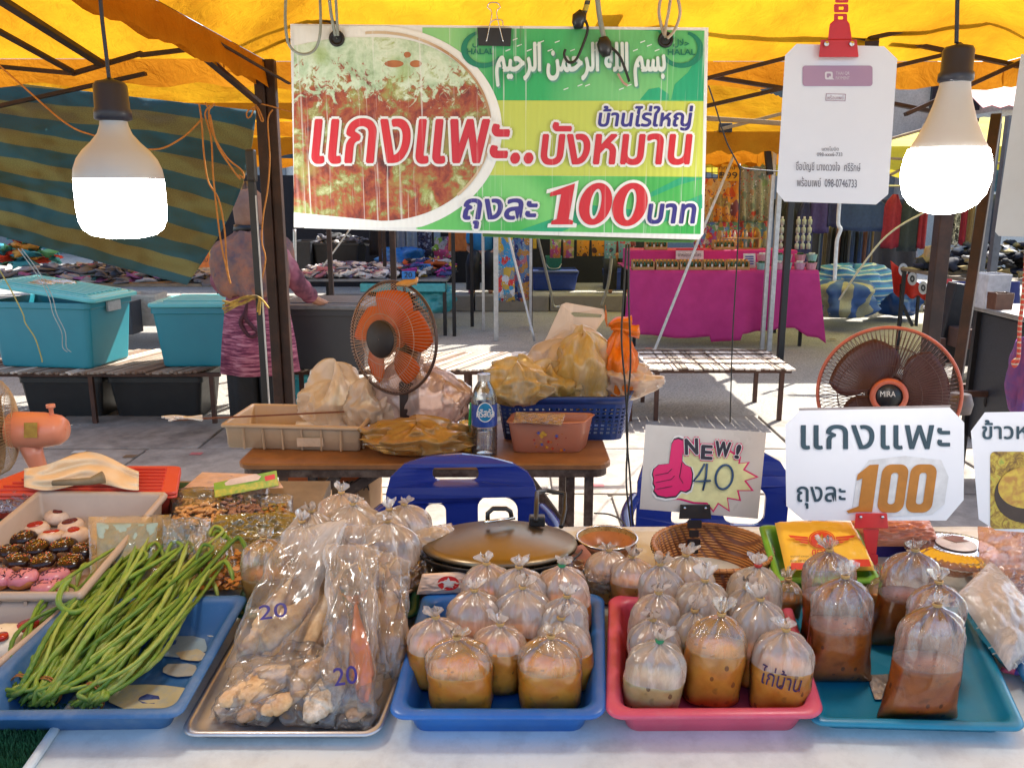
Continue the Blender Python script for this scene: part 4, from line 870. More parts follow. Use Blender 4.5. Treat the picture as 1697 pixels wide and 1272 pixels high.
# ---------------------------------------------------------------- lidded bins
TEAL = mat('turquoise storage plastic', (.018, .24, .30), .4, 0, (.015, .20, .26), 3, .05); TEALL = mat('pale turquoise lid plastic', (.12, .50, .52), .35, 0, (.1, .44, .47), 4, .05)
def storage_box(name, label, c, w_, d_, h, yaw, mt, lm, lid_tilt=0, lid_open=0, latch=True, group=None):
    t = thing(name, label, 'storage box', c, yaw, group); ha = w_/2
    def L(s, z, r=.13, dd=1): return [V((x*s*w_/2, y*dd*s*d_/2, z)) for x, y in rrect(-1, -1, 1, 1, r, 4)]
    b = MB().loops([L(.86, 0), L(.875, .012), L(.97, h-.04), L(1, h-.04), L(1, h), L(.96, h), L(.84, .015)]).obj('body', mt, t, world=False, bevel=.004)
    lid = MB(); lid.loops([L(1.03, 0), L(1.04, .012), L(1.03, .028), L(.96, .03), L(.94, .022), L(.92, .022), L(.90, .034)], True, True)
    for i in range(9):
        y = -.36+.09*i; lid.box((0, y*d_, .037), (w_*.8, d_*.045, .010))
    lo = lid.obj('lid', lm, t, world=False, bevel=.003)
    lo.location = (lid_open, 0, h+.002+abs(sin(lid_tilt))*w_/2); lo.rotation_euler = (0, lid_tilt, 0)
    if latch:
        for s in (-1, 1): MB().box((s*(w_/2+.012), 0, h-.04), (.02, d_*.28, .07)).obj('latch', mat('grey latch', (.4, .42, .42), .4), t, world=False, bevel=.005)
    return t
BX = 5.75
a, b = atY(4, 500, BX), atY(196, 500, BX)
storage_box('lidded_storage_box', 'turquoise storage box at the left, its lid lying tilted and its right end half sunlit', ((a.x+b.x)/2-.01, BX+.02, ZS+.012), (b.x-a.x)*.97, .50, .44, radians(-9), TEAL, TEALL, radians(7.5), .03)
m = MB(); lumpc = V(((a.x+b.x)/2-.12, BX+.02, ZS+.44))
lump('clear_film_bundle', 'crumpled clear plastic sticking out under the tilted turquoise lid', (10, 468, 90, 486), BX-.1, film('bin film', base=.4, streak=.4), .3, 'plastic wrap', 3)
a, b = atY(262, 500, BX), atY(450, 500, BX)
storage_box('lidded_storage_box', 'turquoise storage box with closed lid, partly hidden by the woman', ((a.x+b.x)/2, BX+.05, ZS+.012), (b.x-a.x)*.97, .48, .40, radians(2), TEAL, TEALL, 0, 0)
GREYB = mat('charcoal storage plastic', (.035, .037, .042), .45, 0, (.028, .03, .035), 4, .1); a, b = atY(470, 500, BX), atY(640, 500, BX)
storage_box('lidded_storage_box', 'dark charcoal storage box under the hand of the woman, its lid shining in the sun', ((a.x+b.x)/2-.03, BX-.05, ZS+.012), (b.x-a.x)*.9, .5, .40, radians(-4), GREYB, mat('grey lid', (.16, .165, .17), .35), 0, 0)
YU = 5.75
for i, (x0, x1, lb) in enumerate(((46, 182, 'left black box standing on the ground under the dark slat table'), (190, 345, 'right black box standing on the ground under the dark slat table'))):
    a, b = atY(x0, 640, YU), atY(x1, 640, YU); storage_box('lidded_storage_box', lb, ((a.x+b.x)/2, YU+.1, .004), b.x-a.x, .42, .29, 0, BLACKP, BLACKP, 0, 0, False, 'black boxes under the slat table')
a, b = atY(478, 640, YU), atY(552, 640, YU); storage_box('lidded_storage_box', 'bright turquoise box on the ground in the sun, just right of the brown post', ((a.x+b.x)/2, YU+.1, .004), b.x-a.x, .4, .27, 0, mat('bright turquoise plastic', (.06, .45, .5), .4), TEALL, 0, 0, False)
t = thing('string_tangle', 'thin yellow and white strings hanging over the tilted turquoise lid', 'string', atY(60, 540, 5.3))
MB().tube(curve([atY(x, y, 5.3) for x, y in ((-5, 440), (18, 480), (38, 520), (42, 535), (58, 560), (68, 590), (70, 600))]), .004, 5).obj('string', mat('yellow string', (.5, .42, .1)), t, smooth=True)
for k in range(2): MB().tube(curve([atY(x+6*k, y, 5.3) for x, y in ((30, 412), (58, 450), (80, 490), (88, 520), (102, 550), (104, 575), (112, 583))]), .003, 5).obj('string', mat('pale string', (.4, .45, .42)), t, smooth=True)
# ================================================================ PEOPLE
SKIN = mat('brown skin', (.36, .17, .10), .5, 0, (.32, .15, .09), 20, .05)
def skin_body(name, joints, edges, mt, parent, sub=2):
    """joints: (x, y, z, r) ; first joint is the root"""
    me = bpy.data.meshes.new(name); me.from_pydata([j[:3] for j in joints], edges, []); o = bpy.data.objects.new(name, me); COL.objects.link(o)
    o.parent = parent; o.location = (0, 0, 0)
    o.modifiers.new('skin', 'SKIN')
    if not me.skin_vertices: 
        bpy.context.view_layer.objects.active = o
    sv = me.skin_vertices[0].data if me.skin_vertices else None
    if sv is None: return o
    for i, j in enumerate(joints): sv[i].radius = (j[3], j[3] if len(j) < 5 else j[4])
    sv[0].use_root = True
    s = o.modifiers.new('sub', 'SUBSURF'); s.levels = sub; s.render_levels = sub
    me.materials.append(mt); return o
wy = 5.18; wx = atY(424, 500, wy).x
W = thing('person', 'woman seen from behind, peach floral headscarf, pink streaked tunic, hand on the charcoal box', 'person', (wx, wy, 0))
J = [(0, 0, .80, .12, .10), (0, 0, .95, .105, .085), (0, -.01, 1.12, .12, .085), (0, -.01, 1.22, .10, .07), (0, -.01, 1.30, .045), (0, .0, 1.36, .045), (0, .01, 1.42, .075, .085), (0, .01, 1.49, .07, .08),
     (.15, -.01, 1.19, .05), (.25, .03, .98, .042), (.31, .20, .86, .032), (.335, .27, .835, .027),       # right arm reaching to the box
     (-.15, -.01, 1.19, .05), (-.22, .05, .97, .042), (-.12, .22, .90, .032), (-.08, .28, .88, .027),
     (.085, 0, .70, .085), (.095, .01, .42, .058), (.095, 0, .09, .04), (.10, .10, .035, .035),
     (-.085, 0, .70, .085), (-.095, .01, .42, .058), (-.095, 0, .09, .04), (-.10, .10, .035, .035)]
E_ = [(0, 1), (1, 2), (2, 3), (3, 4), (4, 5), (5, 6), (6, 7), (3, 8), (8, 9), (9, 10), (10, 11), (3, 12), (12, 13), (13, 14), (14, 15), (0, 16), (16, 17), (17, 18), (18, 19), (0, 20), (20, 21), (21, 22), (22, 23)]
# hand with five fingers on the box edge
b0 = len(J); J.append((.345, .32, .825, .026, .018)); E_.append((11, b0))
for k, (dx, ln, dz) in enumerate(((-.026, .055, 0), (-.009, .07, 0), (.009, .066, 0), (.026, .05, 0))):
    i = len(J); J.append((.345+dx, .345, .822, .0095)); J.append((.345+dx*1.2, .345+ln*.6, .81, .009)); J.append((.345+dx*1.2, .345+ln*.8, .785, .008)); E_ += [(b0, i), (i, i+1), (i+1, i+2)]
i = len(J); J += [(.315, .31, .815, .011), (.298, .335, .80, .009)]; E_ += [(b0, i), (i, i+1)]
skin_body('body', J, E_, SKIN, W, 1)
def ring(cx, cy, z, rx, ry, n=36, fold=0, nf=7, ph=0, sq=1):
    return [V((cx+cos(q)*rx*(1+fold*sin(nf*q+ph)), cy+sin(q)*ry*(1+fold*sin(nf*q+ph)), z)) for q in [2*pi*k/n for k in range(n)]]
def tunic_mat():
    m, nt, b, out = new_mat('pink streaked tunic'); co = coords(nt, (6, 6, 60))
    f = noise_t(nt, co, 1.3, 4, .65, .4); c = ramp(nt, f, [(.42, (.10, .012, .045)), (.52, (.28, .07, .12)), (.64, (.46, .20, .26))])
    f2 = noise_t(nt, coords(nt, (5, 5, 4)), 1.2, 3); tcn = N(nt, 'ShaderNodeTexCoord'); sx = N(nt, 'ShaderNodeSeparateXYZ'); nt.links.new(tcn.outputs['Object'], sx.inputs[0])
    mr = N(nt, 'ShaderNodeMapRange'); mr.inputs[1].default_value = .78; mr.inputs[2].default_value = .92; nt.links.new(sx.outputs[2], mr.inputs[0])
    c = mixc(nt, mr.outputs[0], c, ramp(nt, f2, [(.4, (.08, .02, .04)), (.55, (.26, .08, .12)), (.7, (.42, .22, .24))]))
    nt.links.new(c, b.inputs['Base Color']); b.inputs['Roughness'].default_value = .85; return m
TU = tunic_mat()
MB().loops([ring(0, -.01, 1.25, .08, .06), ring(0, -.01, 1.22, .17, .09), ring(0, -.01, 1.12, .185, .125, fold=.015), ring(0, -.01, .95, .17, .125, fold=.03), ring(0, 0, .82, .195, .15, fold=.03), ring(0, 0, .62, .22, .165, fold=.05, ph=1), ring(0, 0, .435, .235, .175, fold=.07, ph=1.4), ring(0, 0, .43, .22, .16, fold=.07, ph=1.4), ring(0, 0, .7, .17, .13)]).obj('tunic', TU, W, world=False, smooth=True)
def sleeve(pts, rs): return MB().tube(curve(pts, 6), [rs[0]+(rs[1]-rs[0])*k/(6*(len(pts)-1)) + .004*sin(k*1.9) for k in range(6*(len(pts)-1)+1)], 14)
sleeve([(.12, -.01, 1.20), (.19, 0, 1.10), (.255, .03, .98), (.30, .16, .885)], (.075, .05)).obj('sleeve', TU, W, world=False, smooth=True)
sleeve([(-.12, -.01, 1.20), (-.18, 0, 1.10), (-.22, .05, .97), (-.15, .18, .91)], (.075, .05)).obj('sleeve', TU, W, world=False, smooth=True)
TRO = mat('black loose trousers', (.012, .013, .016), .85)
for s in (-1, 1): MB().loops([ring(s*.09, 0, .72, .11, .13, fold=.02), ring(s*.10, 0, .45, .105, .12, fold=.05), ring(s*.10, 0, .10, .10, .115, fold=.07), ring(s*.10, 0, .09, .08, .09)]).obj('trouser_leg', TRO, W, world=False, smooth=True)
for s in (-1, 1): MB().loops([ring(s*.10, .05, .002, .045, .12), ring(s*.10, .05, .05, .045, .12), ring(s*.10, .04, .07, .035, .09)]).obj('shoe', BLACKP, W, world=False, smooth=True)
SCF = mat('peach and slate floral scarf', (.30, .14, .085), .75, 0, (.07, .06, .085), 11, .4, 40, .01, dirt=(.36, .12, .06), dirt_amt=.9, dscale=16)
hd = [ring(0, .005, 1.545, .01, .01), ring(0, .005, 1.54, .045, .05), ring(0, .005, 1.50, .085, .095, fold=.01), ring(0, .0, 1.43, .098, .11, fold=.015), ring(0, 0, 1.36, .092, .10, fold=.02), ring(0, 0, 1.31, .088, .09, fold=.03)]
MB().loops(hd).obj('headscarf', mat('tan headscarf', (.27, .15, .10), .7, 0, (.20, .10, .07), 14, .5, 40, .01), W, world=False, smooth=True)
cp = [[p+V((p.x, p.y, .3))*(.16*noise.noise(p*9)+.07*noise.noise(p*24)) for p in ring(0, y_, z_, rx_, ry_, 72, f_, 9, z_*4)] for z_, y_, rx_, ry_, f_ in ((1.315, 0, .087, .088, .02), (1.29, -.005, .115, .10, .03), (1.27, -.01, .15, .12, .04), (1.235, -.015, .20, .14, .04), (1.20, -.02, .228, .15, .04), (1.16, -.025, .24, .155, .04), (1.11, -.03, .245, .16, .05), (1.05, -.03, .242, .165, .06), (.99, -.03, .232, .165, .07), (.94, -.03, .20, .165, .08), (.91, -.03, .15, .16, .08), (.90, -.03, .12, .14, .08))]
MB().loops(cp).obj('scarf_cape', SCF, W, world=False, smooth=True)
MB().loops([ring(0, .0, 1.335, .094, .096), ring(0, 0, 1.335, .098, .10), ring(0, -.005, 1.30, .104, .102), ring(0, -.005, 1.30, .092, .09)]).obj('neck_strap', BLACKP, W, world=False, smooth=True)
MB().tube(curve([(0, -.13, .90), (-.02, -.16, .80), (.02, -.165, .74), (.05, -.16, .70), (.0, -.16, .68), (-.05, -.165, .76), (-.02, -.16, .82)]), .012, 6).obj('ribbon_tie', mat('dark red ribbon', (.06, .01, .02), .8), W, world=False, smooth=True)
# two seated sellers far behind
def seated(label, px, py_seat, Y, zs, shirt, trouser, face=1, cap=None, gz=0):
    P_ = atY(px, py_seat, Y); t = thing('person', label, 'person', (P_.x, Y, gz)); f = face
    J = [(0, 0, zs+.08, .12, .11), (0, 0, zs+.25, .11, .09), (0, 0, zs+.42, .13, .085), (0, 0, zs+.52, .05), (0, -.02, zs+.60, .07, .08), (0, -.02, zs+.68, .075, .085),
         (.17, 0, zs+.45, .045), (.22, -.05, zs+.22, .038), (.14, -.24, zs+.14, .03), (.11, -.32, zs+.13, .03), (-.17, 0, zs+.45, .045), (-.22, -.05, zs+.22, .038), (-.14, -.24, zs+.14, .03), (-.11, -.32, zs+.13, .03),
         (.1, -.2, zs+.06, .08), (.12, -.42, zs+.02, .06), (.12, -.40, .1, .04), (.12, -.5, .04, .035), (-.1, -.2, zs+.06, .08), (-.12, -.42, zs+.02, .06), (-.12, -.40, .1, .04), (-.12, -.5, .04, .035)]
    E2 = [(0, 1), (1, 2), (2, 3), (3, 4), (4, 5), (2, 6), (6, 7), (7, 8), (8, 9), (2, 10), (10, 11), (11, 12), (12, 13), (0, 14), (14, 15), (15, 16), (16, 17), (0, 18), (18, 19), (19, 20), (20, 21)]
    skin_body('body', J, E2, SKIN, t, 1)
    MB().loops([ring(0, 0, zs+.50, .07, .06), ring(0, 0, zs+.46, .18, .095), ring(0, 0, zs+.3, .15, .12, fold=.03), ring(0, 0, zs+.05, .17, .15, fold=.03)]).obj('shirt', shirt, t, world=False, smooth=True)
    for s in (-1, 1):
        MB().tube(curve([(s*.13, 0, zs+.46), (s*.19, -.02, zs+.36), (s*.215, -.05, zs+.25)]), .06, 12).obj('sleeve', shirt, t, world=False, smooth=True)
        MB().tube(curve([(s*.09, 0, zs+.08), (s*.11, -.25, zs+.07), (s*.12, -.43, zs), (s*.12, -.41, .3), (s*.12, -.40, .08)]), .095, 12).obj('trouser_leg', trouser, t, world=False, smooth=True)
    MB().loops([ring(0, -.01, zs+.775, .02, .02), ring(0, -.005, zs+.755, .07, .075), ring(0, 0, zs+.70, .085, .09), ring(0, .02, zs+.62, .08, .07)]).obj('hair', BLACKP, t, world=False, smooth=True)
    return t
seated('seller in a bright blue shirt sitting on the dusty pink chair by the dresses', 800, 440, 11.9, .42, mat('sky blue shirt', (.03, .25, .5), .8), BKC, gz=.19)
seated('seller in black trousers and dark red top sitting beside the blue boxes', 1020, 440, 11.95, .38, mat('dark red shirt', (.15, .02, .03), .8), BKC, gz=.19)
# ================================================================ REAR TABLE AND ITS LOAD
ZT2 = .70
def at2(x, y, h=0): return atZ(x, y, ZT2+h)
T2T = mat('worn varnished board', (.30, .15, .06), .5, 0, (.20, .09, .035), 10, .2, dirt=(.06, .04, .03), dirt_amt=.5); RUST = mat('rusty painted steel', (.09, .065, .055), .6, .4, (.05, .03, .025), 25, .4, dirt=(.3, .24, .2), dirt_amt=.7, dscale=20)
f0, f1 = at2(392, 768), at2(1012, 768); yb = at2(700, 702).y
t = thing('folding_table', 'rusty folding table with worn brown board carrying the fan and blue basket', 'table', ((f0.x+f1.x)/2, (f0.y+yb)/2, 0))
def rr3(x0, y0, x1, y1, r, z, n=5): return [V((x, y, z)) for x, y in rrect(x0, y0, x1, y1, r, n)]
MB().loops([rr3(f0.x, f0.y, f1.x, yb, .05, ZT2-.02), rr3(f0.x-.004, f0.y-.004, f1.x+.004, yb+.004, .05, ZT2-.016), rr3(f0.x-.004, f0.y-.004, f1.x+.004, yb+.004, .05, ZT2-.004), rr3(f0.x, f0.y, f1.x, yb, .05, ZT2)]).obj('tabletop', T2T, t)
MB().loops([rr3(f0.x+.006, f0.y+.006, f1.x-.006, yb-.006, .05, ZT2-.046), rr3(f0.x+.006, f0.y+.006, f1.x-.006, yb-.006, .05, ZT2-.021)]).obj('frame', RUST, t)
for (x, y) in ((f0.x+.22, f0.y+.05), (f1.x-.12, f0.y+.05), (f0.x+.22, yb-.05), (f1.x-.12, yb-.05), (f1.x-.06, f0.y+.06)): MB().box((x, y, (ZT2-.05)/2), (.028, .028, ZT2-.05)).obj('leg', RUST, t, bevel=.003)
MB().bar((f1.x-.26, f0.y+.04, ZT2-.05), (f1.x-.10, f0.y+.04, .42), .028).obj('brace', RUST, t); MB().bar((f0.x+.12, f0.y+.04, .45), (f0.x+.3, f0.y+.04, ZT2-.05), .03).obj('brace', RUST, t); MB().bar((f0.x+.2, f0.y+.07, .5), (f0.x+.42, f0.y+.07, ZT2-.05), .03).obj('brace', RUST, t)
# cream crate
def quadloop(Q, s, dz, r=.1, n=4, up=V((0, 0, 1))):
    A, B, C, D = Q; ctr = (A+B+C+D)/4
    out = []
    for x, y in rrect(-1, -1, 1, 1, r, n):
        u, v = (x*s[0]+1)/2, (y*s[1]+1)/2; out.append((A*(1-u)+B*u)*(1-v)+(D*(1-u)+C*u)*v+up*dz)
    return out
def tray(name, label, Q, h, mt, rw=.02, flare=.05, r=.16, cat='tray', lip=.006, floor=.006, group=None, n=6, ribs=None, inner=None):
    """Q: four rim corners, front-left, front-right, back-right, back-left, at rim height"""
    A, B, C, D = Q; wx_, wy_ = (B-A).length/2, (D-A).length/2
    def S(d): return (1-d/wx_, 1-d/wy_)
    c = (A+B+C+D)/4-V((0, 0, h)); t = thing(name, label, cat, c, group=group)
    Ls = [quadloop(Q, S(rw*.8), -lip-.002, r, n), quadloop(Q, S(0), -lip, r, n), quadloop(Q, S(-.0015), -lip*.5, r, n), quadloop(Q, S(.002), 0, r, n), quadloop(Q, S(rw*.6), .0012, r, n), quadloop(Q, S(rw), -.002, r, n), quadloop(Q, S(rw+.002), -.006, r, n), quadloop(Q, S(rw+flare-.006), -h+floor+.006, r, n), quadloop(Q, S(rw+flare+.004), -h+floor, r, n)]
    MB().loops(Ls, False, True).obj('liner' if inner else 'rim_and_inside', inner or mt, t, smooth=True)
    MB().loops([quadloop(Q, S(rw*.8), -lip-.001, r, n), quadloop(Q, S(rw*.8+flare*.8), -h+.003, r, n), quadloop(Q, S(rw*.8+flare*.8+.004), -h+.0005, r, n)], False, True).obj('outer_wall', mt, t, smooth=True)
    if ribs:
        for sd in range(4):
            P, R_ = Q[sd], Q[(sd+1) % 4]
            cc_ = (A+B+C+D)/4
            for k in range(1, ribs+1):
                p = P+(R_-P)*(k/(ribs+1)); inn = (cc_-p); inn.z = 0; inn.normalize()
                MB().bar(p+inn*(rw*.5)-V((0, 0, lip+.002)), p+inn*(rw*.5+flare*.5)-V((0, 0, h-.002)), .005, .006).obj('rib', mt, t)
    return t
CREAM = mat('cream plastic', (.52, .40, .27), .4, 0, (.44, .33, .22), 5, .05, dirt=(.3, .2, .12), dirt_amt=.3)
hh = .085
Qc = (at2(365, 702, hh), at2(600, 708, hh), at2(630, 672, hh), at2(418, 668, hh))
tc_ = tray('shallow_crate', 'shallow cream plastic crate with ribs at the left end of the rusty folding table', Qc, hh, CREAM, .012, .006, .05, 'crate', .012, ribs=6)
pc_ = (Qc[0]+Qc[1])/2 + V((.06, -.003, -.055)); MB().box(pc_, (.085, .003, .03)).obj('label_frame', mat('pale cream plastic', (.62, .5, .38)), tc_, bevel=.002)
a = Qc[0]*.5+Qc[2]*.5-V((0, 0, .07)); m = MB(); m.grid(12, 8, lambda u, v: a+V((.02+.2*(u-.3), .12*(v-.5), .03*v+.01*noise.noise(V((u*4, v*4, 0)))))); tag(m.obj('paper_slip', PAPER, smooth=True, solid=.001), 'white printed paper slip lying in the cream crate', 'paper')
t = thing('fly_whisk', 'thin brown stick with white strips tied to its tip, lying across the cream crate', 'stick', at2(430, 690, hh+.006))
MB().bar(at2(282, 696, hh+.01), at2(650, 678, hh+.012), .005).obj('stick', mat('brown stick', (.2, .07, .03), .6), t)
m = MB()
for k in range(5): m.tube(curve([at2(268+k*6, 694+random.uniform(-4, 4), hh+.012+.004*k), at2(295+k*3, 692+random.uniform(-3, 2), hh+.015), at2(335, 692+random.uniform(-4, 4), hh+.014+.003*k)]), .004, 5)
m.obj('strips', WHITEP, t, smooth=True)
# ---------------------------------------------------------------- crumpled bag helper
def pillow(mb, q, th, seed=0, nu=36, nv=28, wr=.012, wf=9, pinch=.5, closed=True, edge_wave=0.0, up=None):
    A, B, C, D = [V(p) for p in q]; nrm = up or (B-A).cross(D-A).normalized()
    if nrm.z < 0 and up is None: nrm = -nrm
    def f(sg):
        def g_(u, v):
            p = (A*(1-u)+B*u)*(1-v)+(D*(1-u)+C*u)*v
            e = (sin(pi*u)*sin(pi*v))**pinch if 0 < u < 1 and 0 < v < 1 else 0
            w1 = noise.noise(V((u*wf+seed, v*wf*.8, sg*3+seed))); w2 = noise.noise(V((u*wf*2.7, v*wf*2.2+seed, sg)))
            w3 = abs(noise.noise(V((u*wf*.9+7, v*wf*1.5+seed, 4))))
            ew = edge_wave*noise.noise(V((u*6+seed, v*6, 2)))
            return p+nrm*(sg*th/2*e + (wr*w1+wr*.5*w2+wr*.9*w3)*(.25+.75*e)) + V((ew, ew*.6, ew*.3))
        return g_
    mb.grid(nu, nv, f(1)); 
    if closed: mb.grid(nu, nv, f(-1))
    return mb
CLEAR = film('clear bag film', base=.06, edge=.4, streak=.34, rough=.14, bscale=45, bstr=.8)
YELB = film('yellow bag film', (.98, .88, .6), .48, .35, .25, .25, 16, .5, haze=(.99, .85, .58), stain=(.96, .68, .20), trl=.42, gm=.8); AMBB = film('cream bag film', (.99, .92, .8), .60, .3, .2, .3, 14, .35, haze=(.98, .82, .64), trl=.42, gm=.8)
ORGB = film('orange bag film', (1, .5, .1), .7, .3, .3, .25, 30, .8, haze=(.85, .27, .02), trl=.5); WHTB = film('white bag film', (.97, .9, .85), .6, .3, .2, .3, 14, .3, haze=(.92, .80, .68), trl=.45, gm=.8)
def bagat(name, label, pts, Y, th, mt, seed=0, cat='plastic bag', closed=True, group=None, **kw):
    """pts: four corners fl, fr, br, bl given as (px, py) or (px, py, Y)"""
    q = [atY(p[0], p[1], p[2] if len(p) > 2 else Y) for p in pts]
    m = MB(); pillow(m, q, th, seed, up=V((0, -1, .35)).normalized(), closed=closed, **kw); return tag(m.obj(name, mt, smooth=True), label, cat, group)
def blob(name, label, px, Y, mt, depth, seed, cat='plastic bag', amp=.3, crease=.1, n=84, neck=0, zbase=None, power=.75):
    """crumpled full carrier bag"""
    a = atY(px[0], px[3], Y); b = atY(px[2], px[1], Y); cx, w_ = (a.x+b.x)/2, (b.x-a.x)/2; z0 = a.z if zbase is None else zbase; h = b.z-z0
    def f(u, v):
        th = pi*v; ph = 2*pi*u; r = sin(th)**power if 0 < v < 1 else 0
        zz = .5-.5*cos(th)
        if neck and zz > .6: r *= max(.12, 1-(zz-.6)/.4*neck)
        P_ = V((cos(ph)*1.6+seed, sin(ph)*1.6, zz*2.6)); P2 = V((cos(ph)*5+seed, sin(ph)*5, zz*6))
        d = 1+amp*1.3*noise.noise(P_)+crease*2.1*(.6-2*abs(noise.noise(P2*.55)))+crease*.5*(.5-2*abs(noise.noise(P2*1.3)))
        return V((cx+cos(ph)*w_*r*d, Y+sin(ph)*depth/2*r*d, z0+h*zz*(1+(.45*noise.noise(V((cos(ph)*1.2+seed*2, sin(ph)*1.2, 3)))*zz if not neck else 0))+.02*(d-1)))
    m = MB(); m.grid(n, n//2, f); return tag(m.obj(name, mt, smooth=True), label, cat)
# fan builder -----------------------------------------------------
def fan_head(t, c, R_, yaw, tilt, ringm, wirem, blade, hubm, hubring=None, nsp=84, dome=.075, motor=None, back=True, blades=5, hubr=.22, inner=True):
    Rm = Matrix.Translation(c) @ Matrix.Rotation(yaw, 4, 'Z') @ Matrix.Rotation(tilt, 4, 'X') @ Matrix.Rotation(pi/2, 4, 'X')   # local +Z looks to -Y
    T_ = lambda m: m
    def grille(sgn, nm):
        m = MB()
        for k in range(nsp):
            q = 2*pi*k/nsp; pts = []
            for j in range(8):
                s = hubr*.9+(1-hubr*.9)*j/7; z = sgn*dome*sqrt(max(0, 1-s**2.6)); sw = .10*(1-s)*sgn
                pts.append((R_*s*cos(q+sw), R_*s*sin(q+sw), z))
            m.tube(pts, R_*.0052, 4, M=Rm)
        for s in ((.45, .72) if inner else (.6,)):
            z = sgn*dome*sqrt(1-s**2.6); m.tube([(R_*s*cos(2*pi*k/60), R_*s*sin(2*pi*k/60), z) for k in range(60)], R_*.006, 5, True, M=Rm)
        m.obj(nm, wirem, t, smooth=True)
    grille(1, 'front_grille')
    if back: grille(-1, 'rear_grille')
    MB().tube([(R_*1.01*cos(2*pi*k/72), R_*1.01*sin(2*pi*k/72), 0) for k in range(72)], R_*.028, 8, True, M=Rm).obj('rim_ring', ringm, t, smooth=True)
    hb = MB().lathe([(.001, dome*1.08), (R_*hubr*.9, dome*1.06), (R_*hubr, dome*.95), (R_*hubr, dome*.8)], 32, Rm).obj('hub_badge', hubm, t, smooth=True)
    if hubring: MB().lathe([(R_*hubr*.72, dome*1.09), (R_*hubr*.75, dome*1.16), (R_*hubr*1.0, dome*1.12), (R_*hubr*1.05, dome*.85)], 32, Rm).obj('hub_ring', hubring, t, smooth=True)
    MB().lathe([(.001, .03), (R_*.17, .025), (R_*.19, -.03), (.001, -.035)], 24, Rm).obj('blade_hub', blade, t, smooth=True)
    for k in range(blades):
        a0 = 2*pi*k/blades
        def bf(u, v):
            rr_ = R_*(.16+.70*v); wd_ = (.45+.75*sin(pi*min(1, v*.75+.15)))*(2*pi/blades)*.80
            q = a0+(u-.5)*wd_+.35*v; return Rm @ V((rr_*cos(q), rr_*sin(q), (u-.5)*.05*(1-.3*v)))
        m = MB(); m.grid(12, 10, bf); m.obj('blade', blade, t, smooth=True, solid=.002)
    if motor: MB().lathe([(.001, -dome-.10), (R_*.22, -dome-.10), (R_*.30, -dome-.06), (R_*.32, -dome*.9), (R_*.28, -dome*.8)], 28, Rm).obj('motor_housing', motor, t, smooth=True)
    return Rm
# tilted orange fan
YF = 2.72; c = atY(651, 560, YF); Rf = 92/ppm(c)
tf = thing('table_fan', 'small fan with orange blades and brown guard, turned left on the rusty folding table', 'fan', (c.x+.02, YF, ZT2))
OB = mat('orange translucent blade', (.75, .17, .02), .25, 0, (.65, .13, .02), 6, .02, trl=.45); DB = mat('dark brown plastic', (.07, .03, .018), .35)
Rm = fan_head(tf, c, Rf, radians(-34), radians(-4), DB, mat('cream wire', (.45, .28, .18), .4), OB, mat('black hub plastic', (.010, .006, .008), .55), dome=.062, motor=DB, nsp=90, hubr=.34)
MB().tube([Rm @ V((0, -.03, -.11)), V((c.x+.045, YF+.05, c.z-.12)), V((c.x+.045, YF+.05, ZT2+.03))], [.03, .026, .024], 10).obj('stem', DB, tf, smooth=True)
MB().box((c.x+.045, YF+.03, ZT2+.10), (.062, .05, .20)).obj('neck_column', mat('black column', (.03, .02, .02), .35), tf, bevel=.006)
MB().loops([rr3(c.x-.06, YF-.06, c.x+.15, YF+.14, .05, ZT2+.002), rr3(c.x-.05, YF-.05, c.x+.14, YF+.13, .05, ZT2+.03)]).obj('base', DB, tf, bevel=.004)
MB().lathe([(.008, 0), (.008, .03), (.001, .032)], 10, Matrix.Translation(Rm @ V((0, .07, -.10)))).obj('swing_knob', BLACKP, tf)
m = MB()
for k in range(5): m.tube(curve([Rm @ V((.03+.01*k, Rf*.96, .02)), Rm @ V((.05+.01*k, Rf*1.03, .0)), Rm @ V((.08, Rf*1.0+.004*k, -.02))]), .006, 5)
tag(m.obj('tied_rag', mat('tan rag', (.5, .3, .12)), smooth=True), 'tan rag strip tied to the top of the tilted fan guard', 'rag')
# large fan at right
YG = 2.35; c = atY(1471, 652, YG); Rg = 108/ppm(c)
tg_ = thing('stand_fan', 'large stand fan with salmon ring and dark blades behind the white price cards', 'fan', (c.x, YG, 0)); SAL = mat('salmon plastic', (.55, .13, .07), .35)
Rm = fan_head(tg_, c, Rg, radians(-21), radians(-6), SAL, mat('dark brown wire', (.10, .04, .03), .4, .3), mat('dark translucent blade', (.13, .05, .05), .3, trl=.3), mat('black badge', (.01, .01, .015), .3), SAL, dome=.07, motor=mat('grey brown motor', (.12, .1, .1)), nsp=96, hubr=.26, blades=3)
pl = Plane(Rm @ V((0, 0, .079)), Rm.to_3x3() @ V((0, 0, 1))); ptext(tg_, 'MIRA', (1459, 648, 1484, 657), pl, WHITEP, lift=.001)
MB().bar((c.x, YG+.09, c.z-.06), (c.x, YG+.09, .05), .035).obj('stem', SAL, tg_, bevel=.008); MB().lathe([(.001, .0), (.22, 0), (.21, .03), (.05, .06), (.02, .08)], 32, Matrix.Translation((c.x, YG+.09, .001))).obj('base', SAL, tg_, smooth=True)
MB().lathe([(.001, -.03), (.035, -.03), (.04, 0), (.03, .03), (.001, .03)], 16, Matrix.Translation(atY(1590, 668, YG+.2))).obj('tilt_knob', mat('grey brown motor', (.12, .1, .1)), tg_, smooth=True)
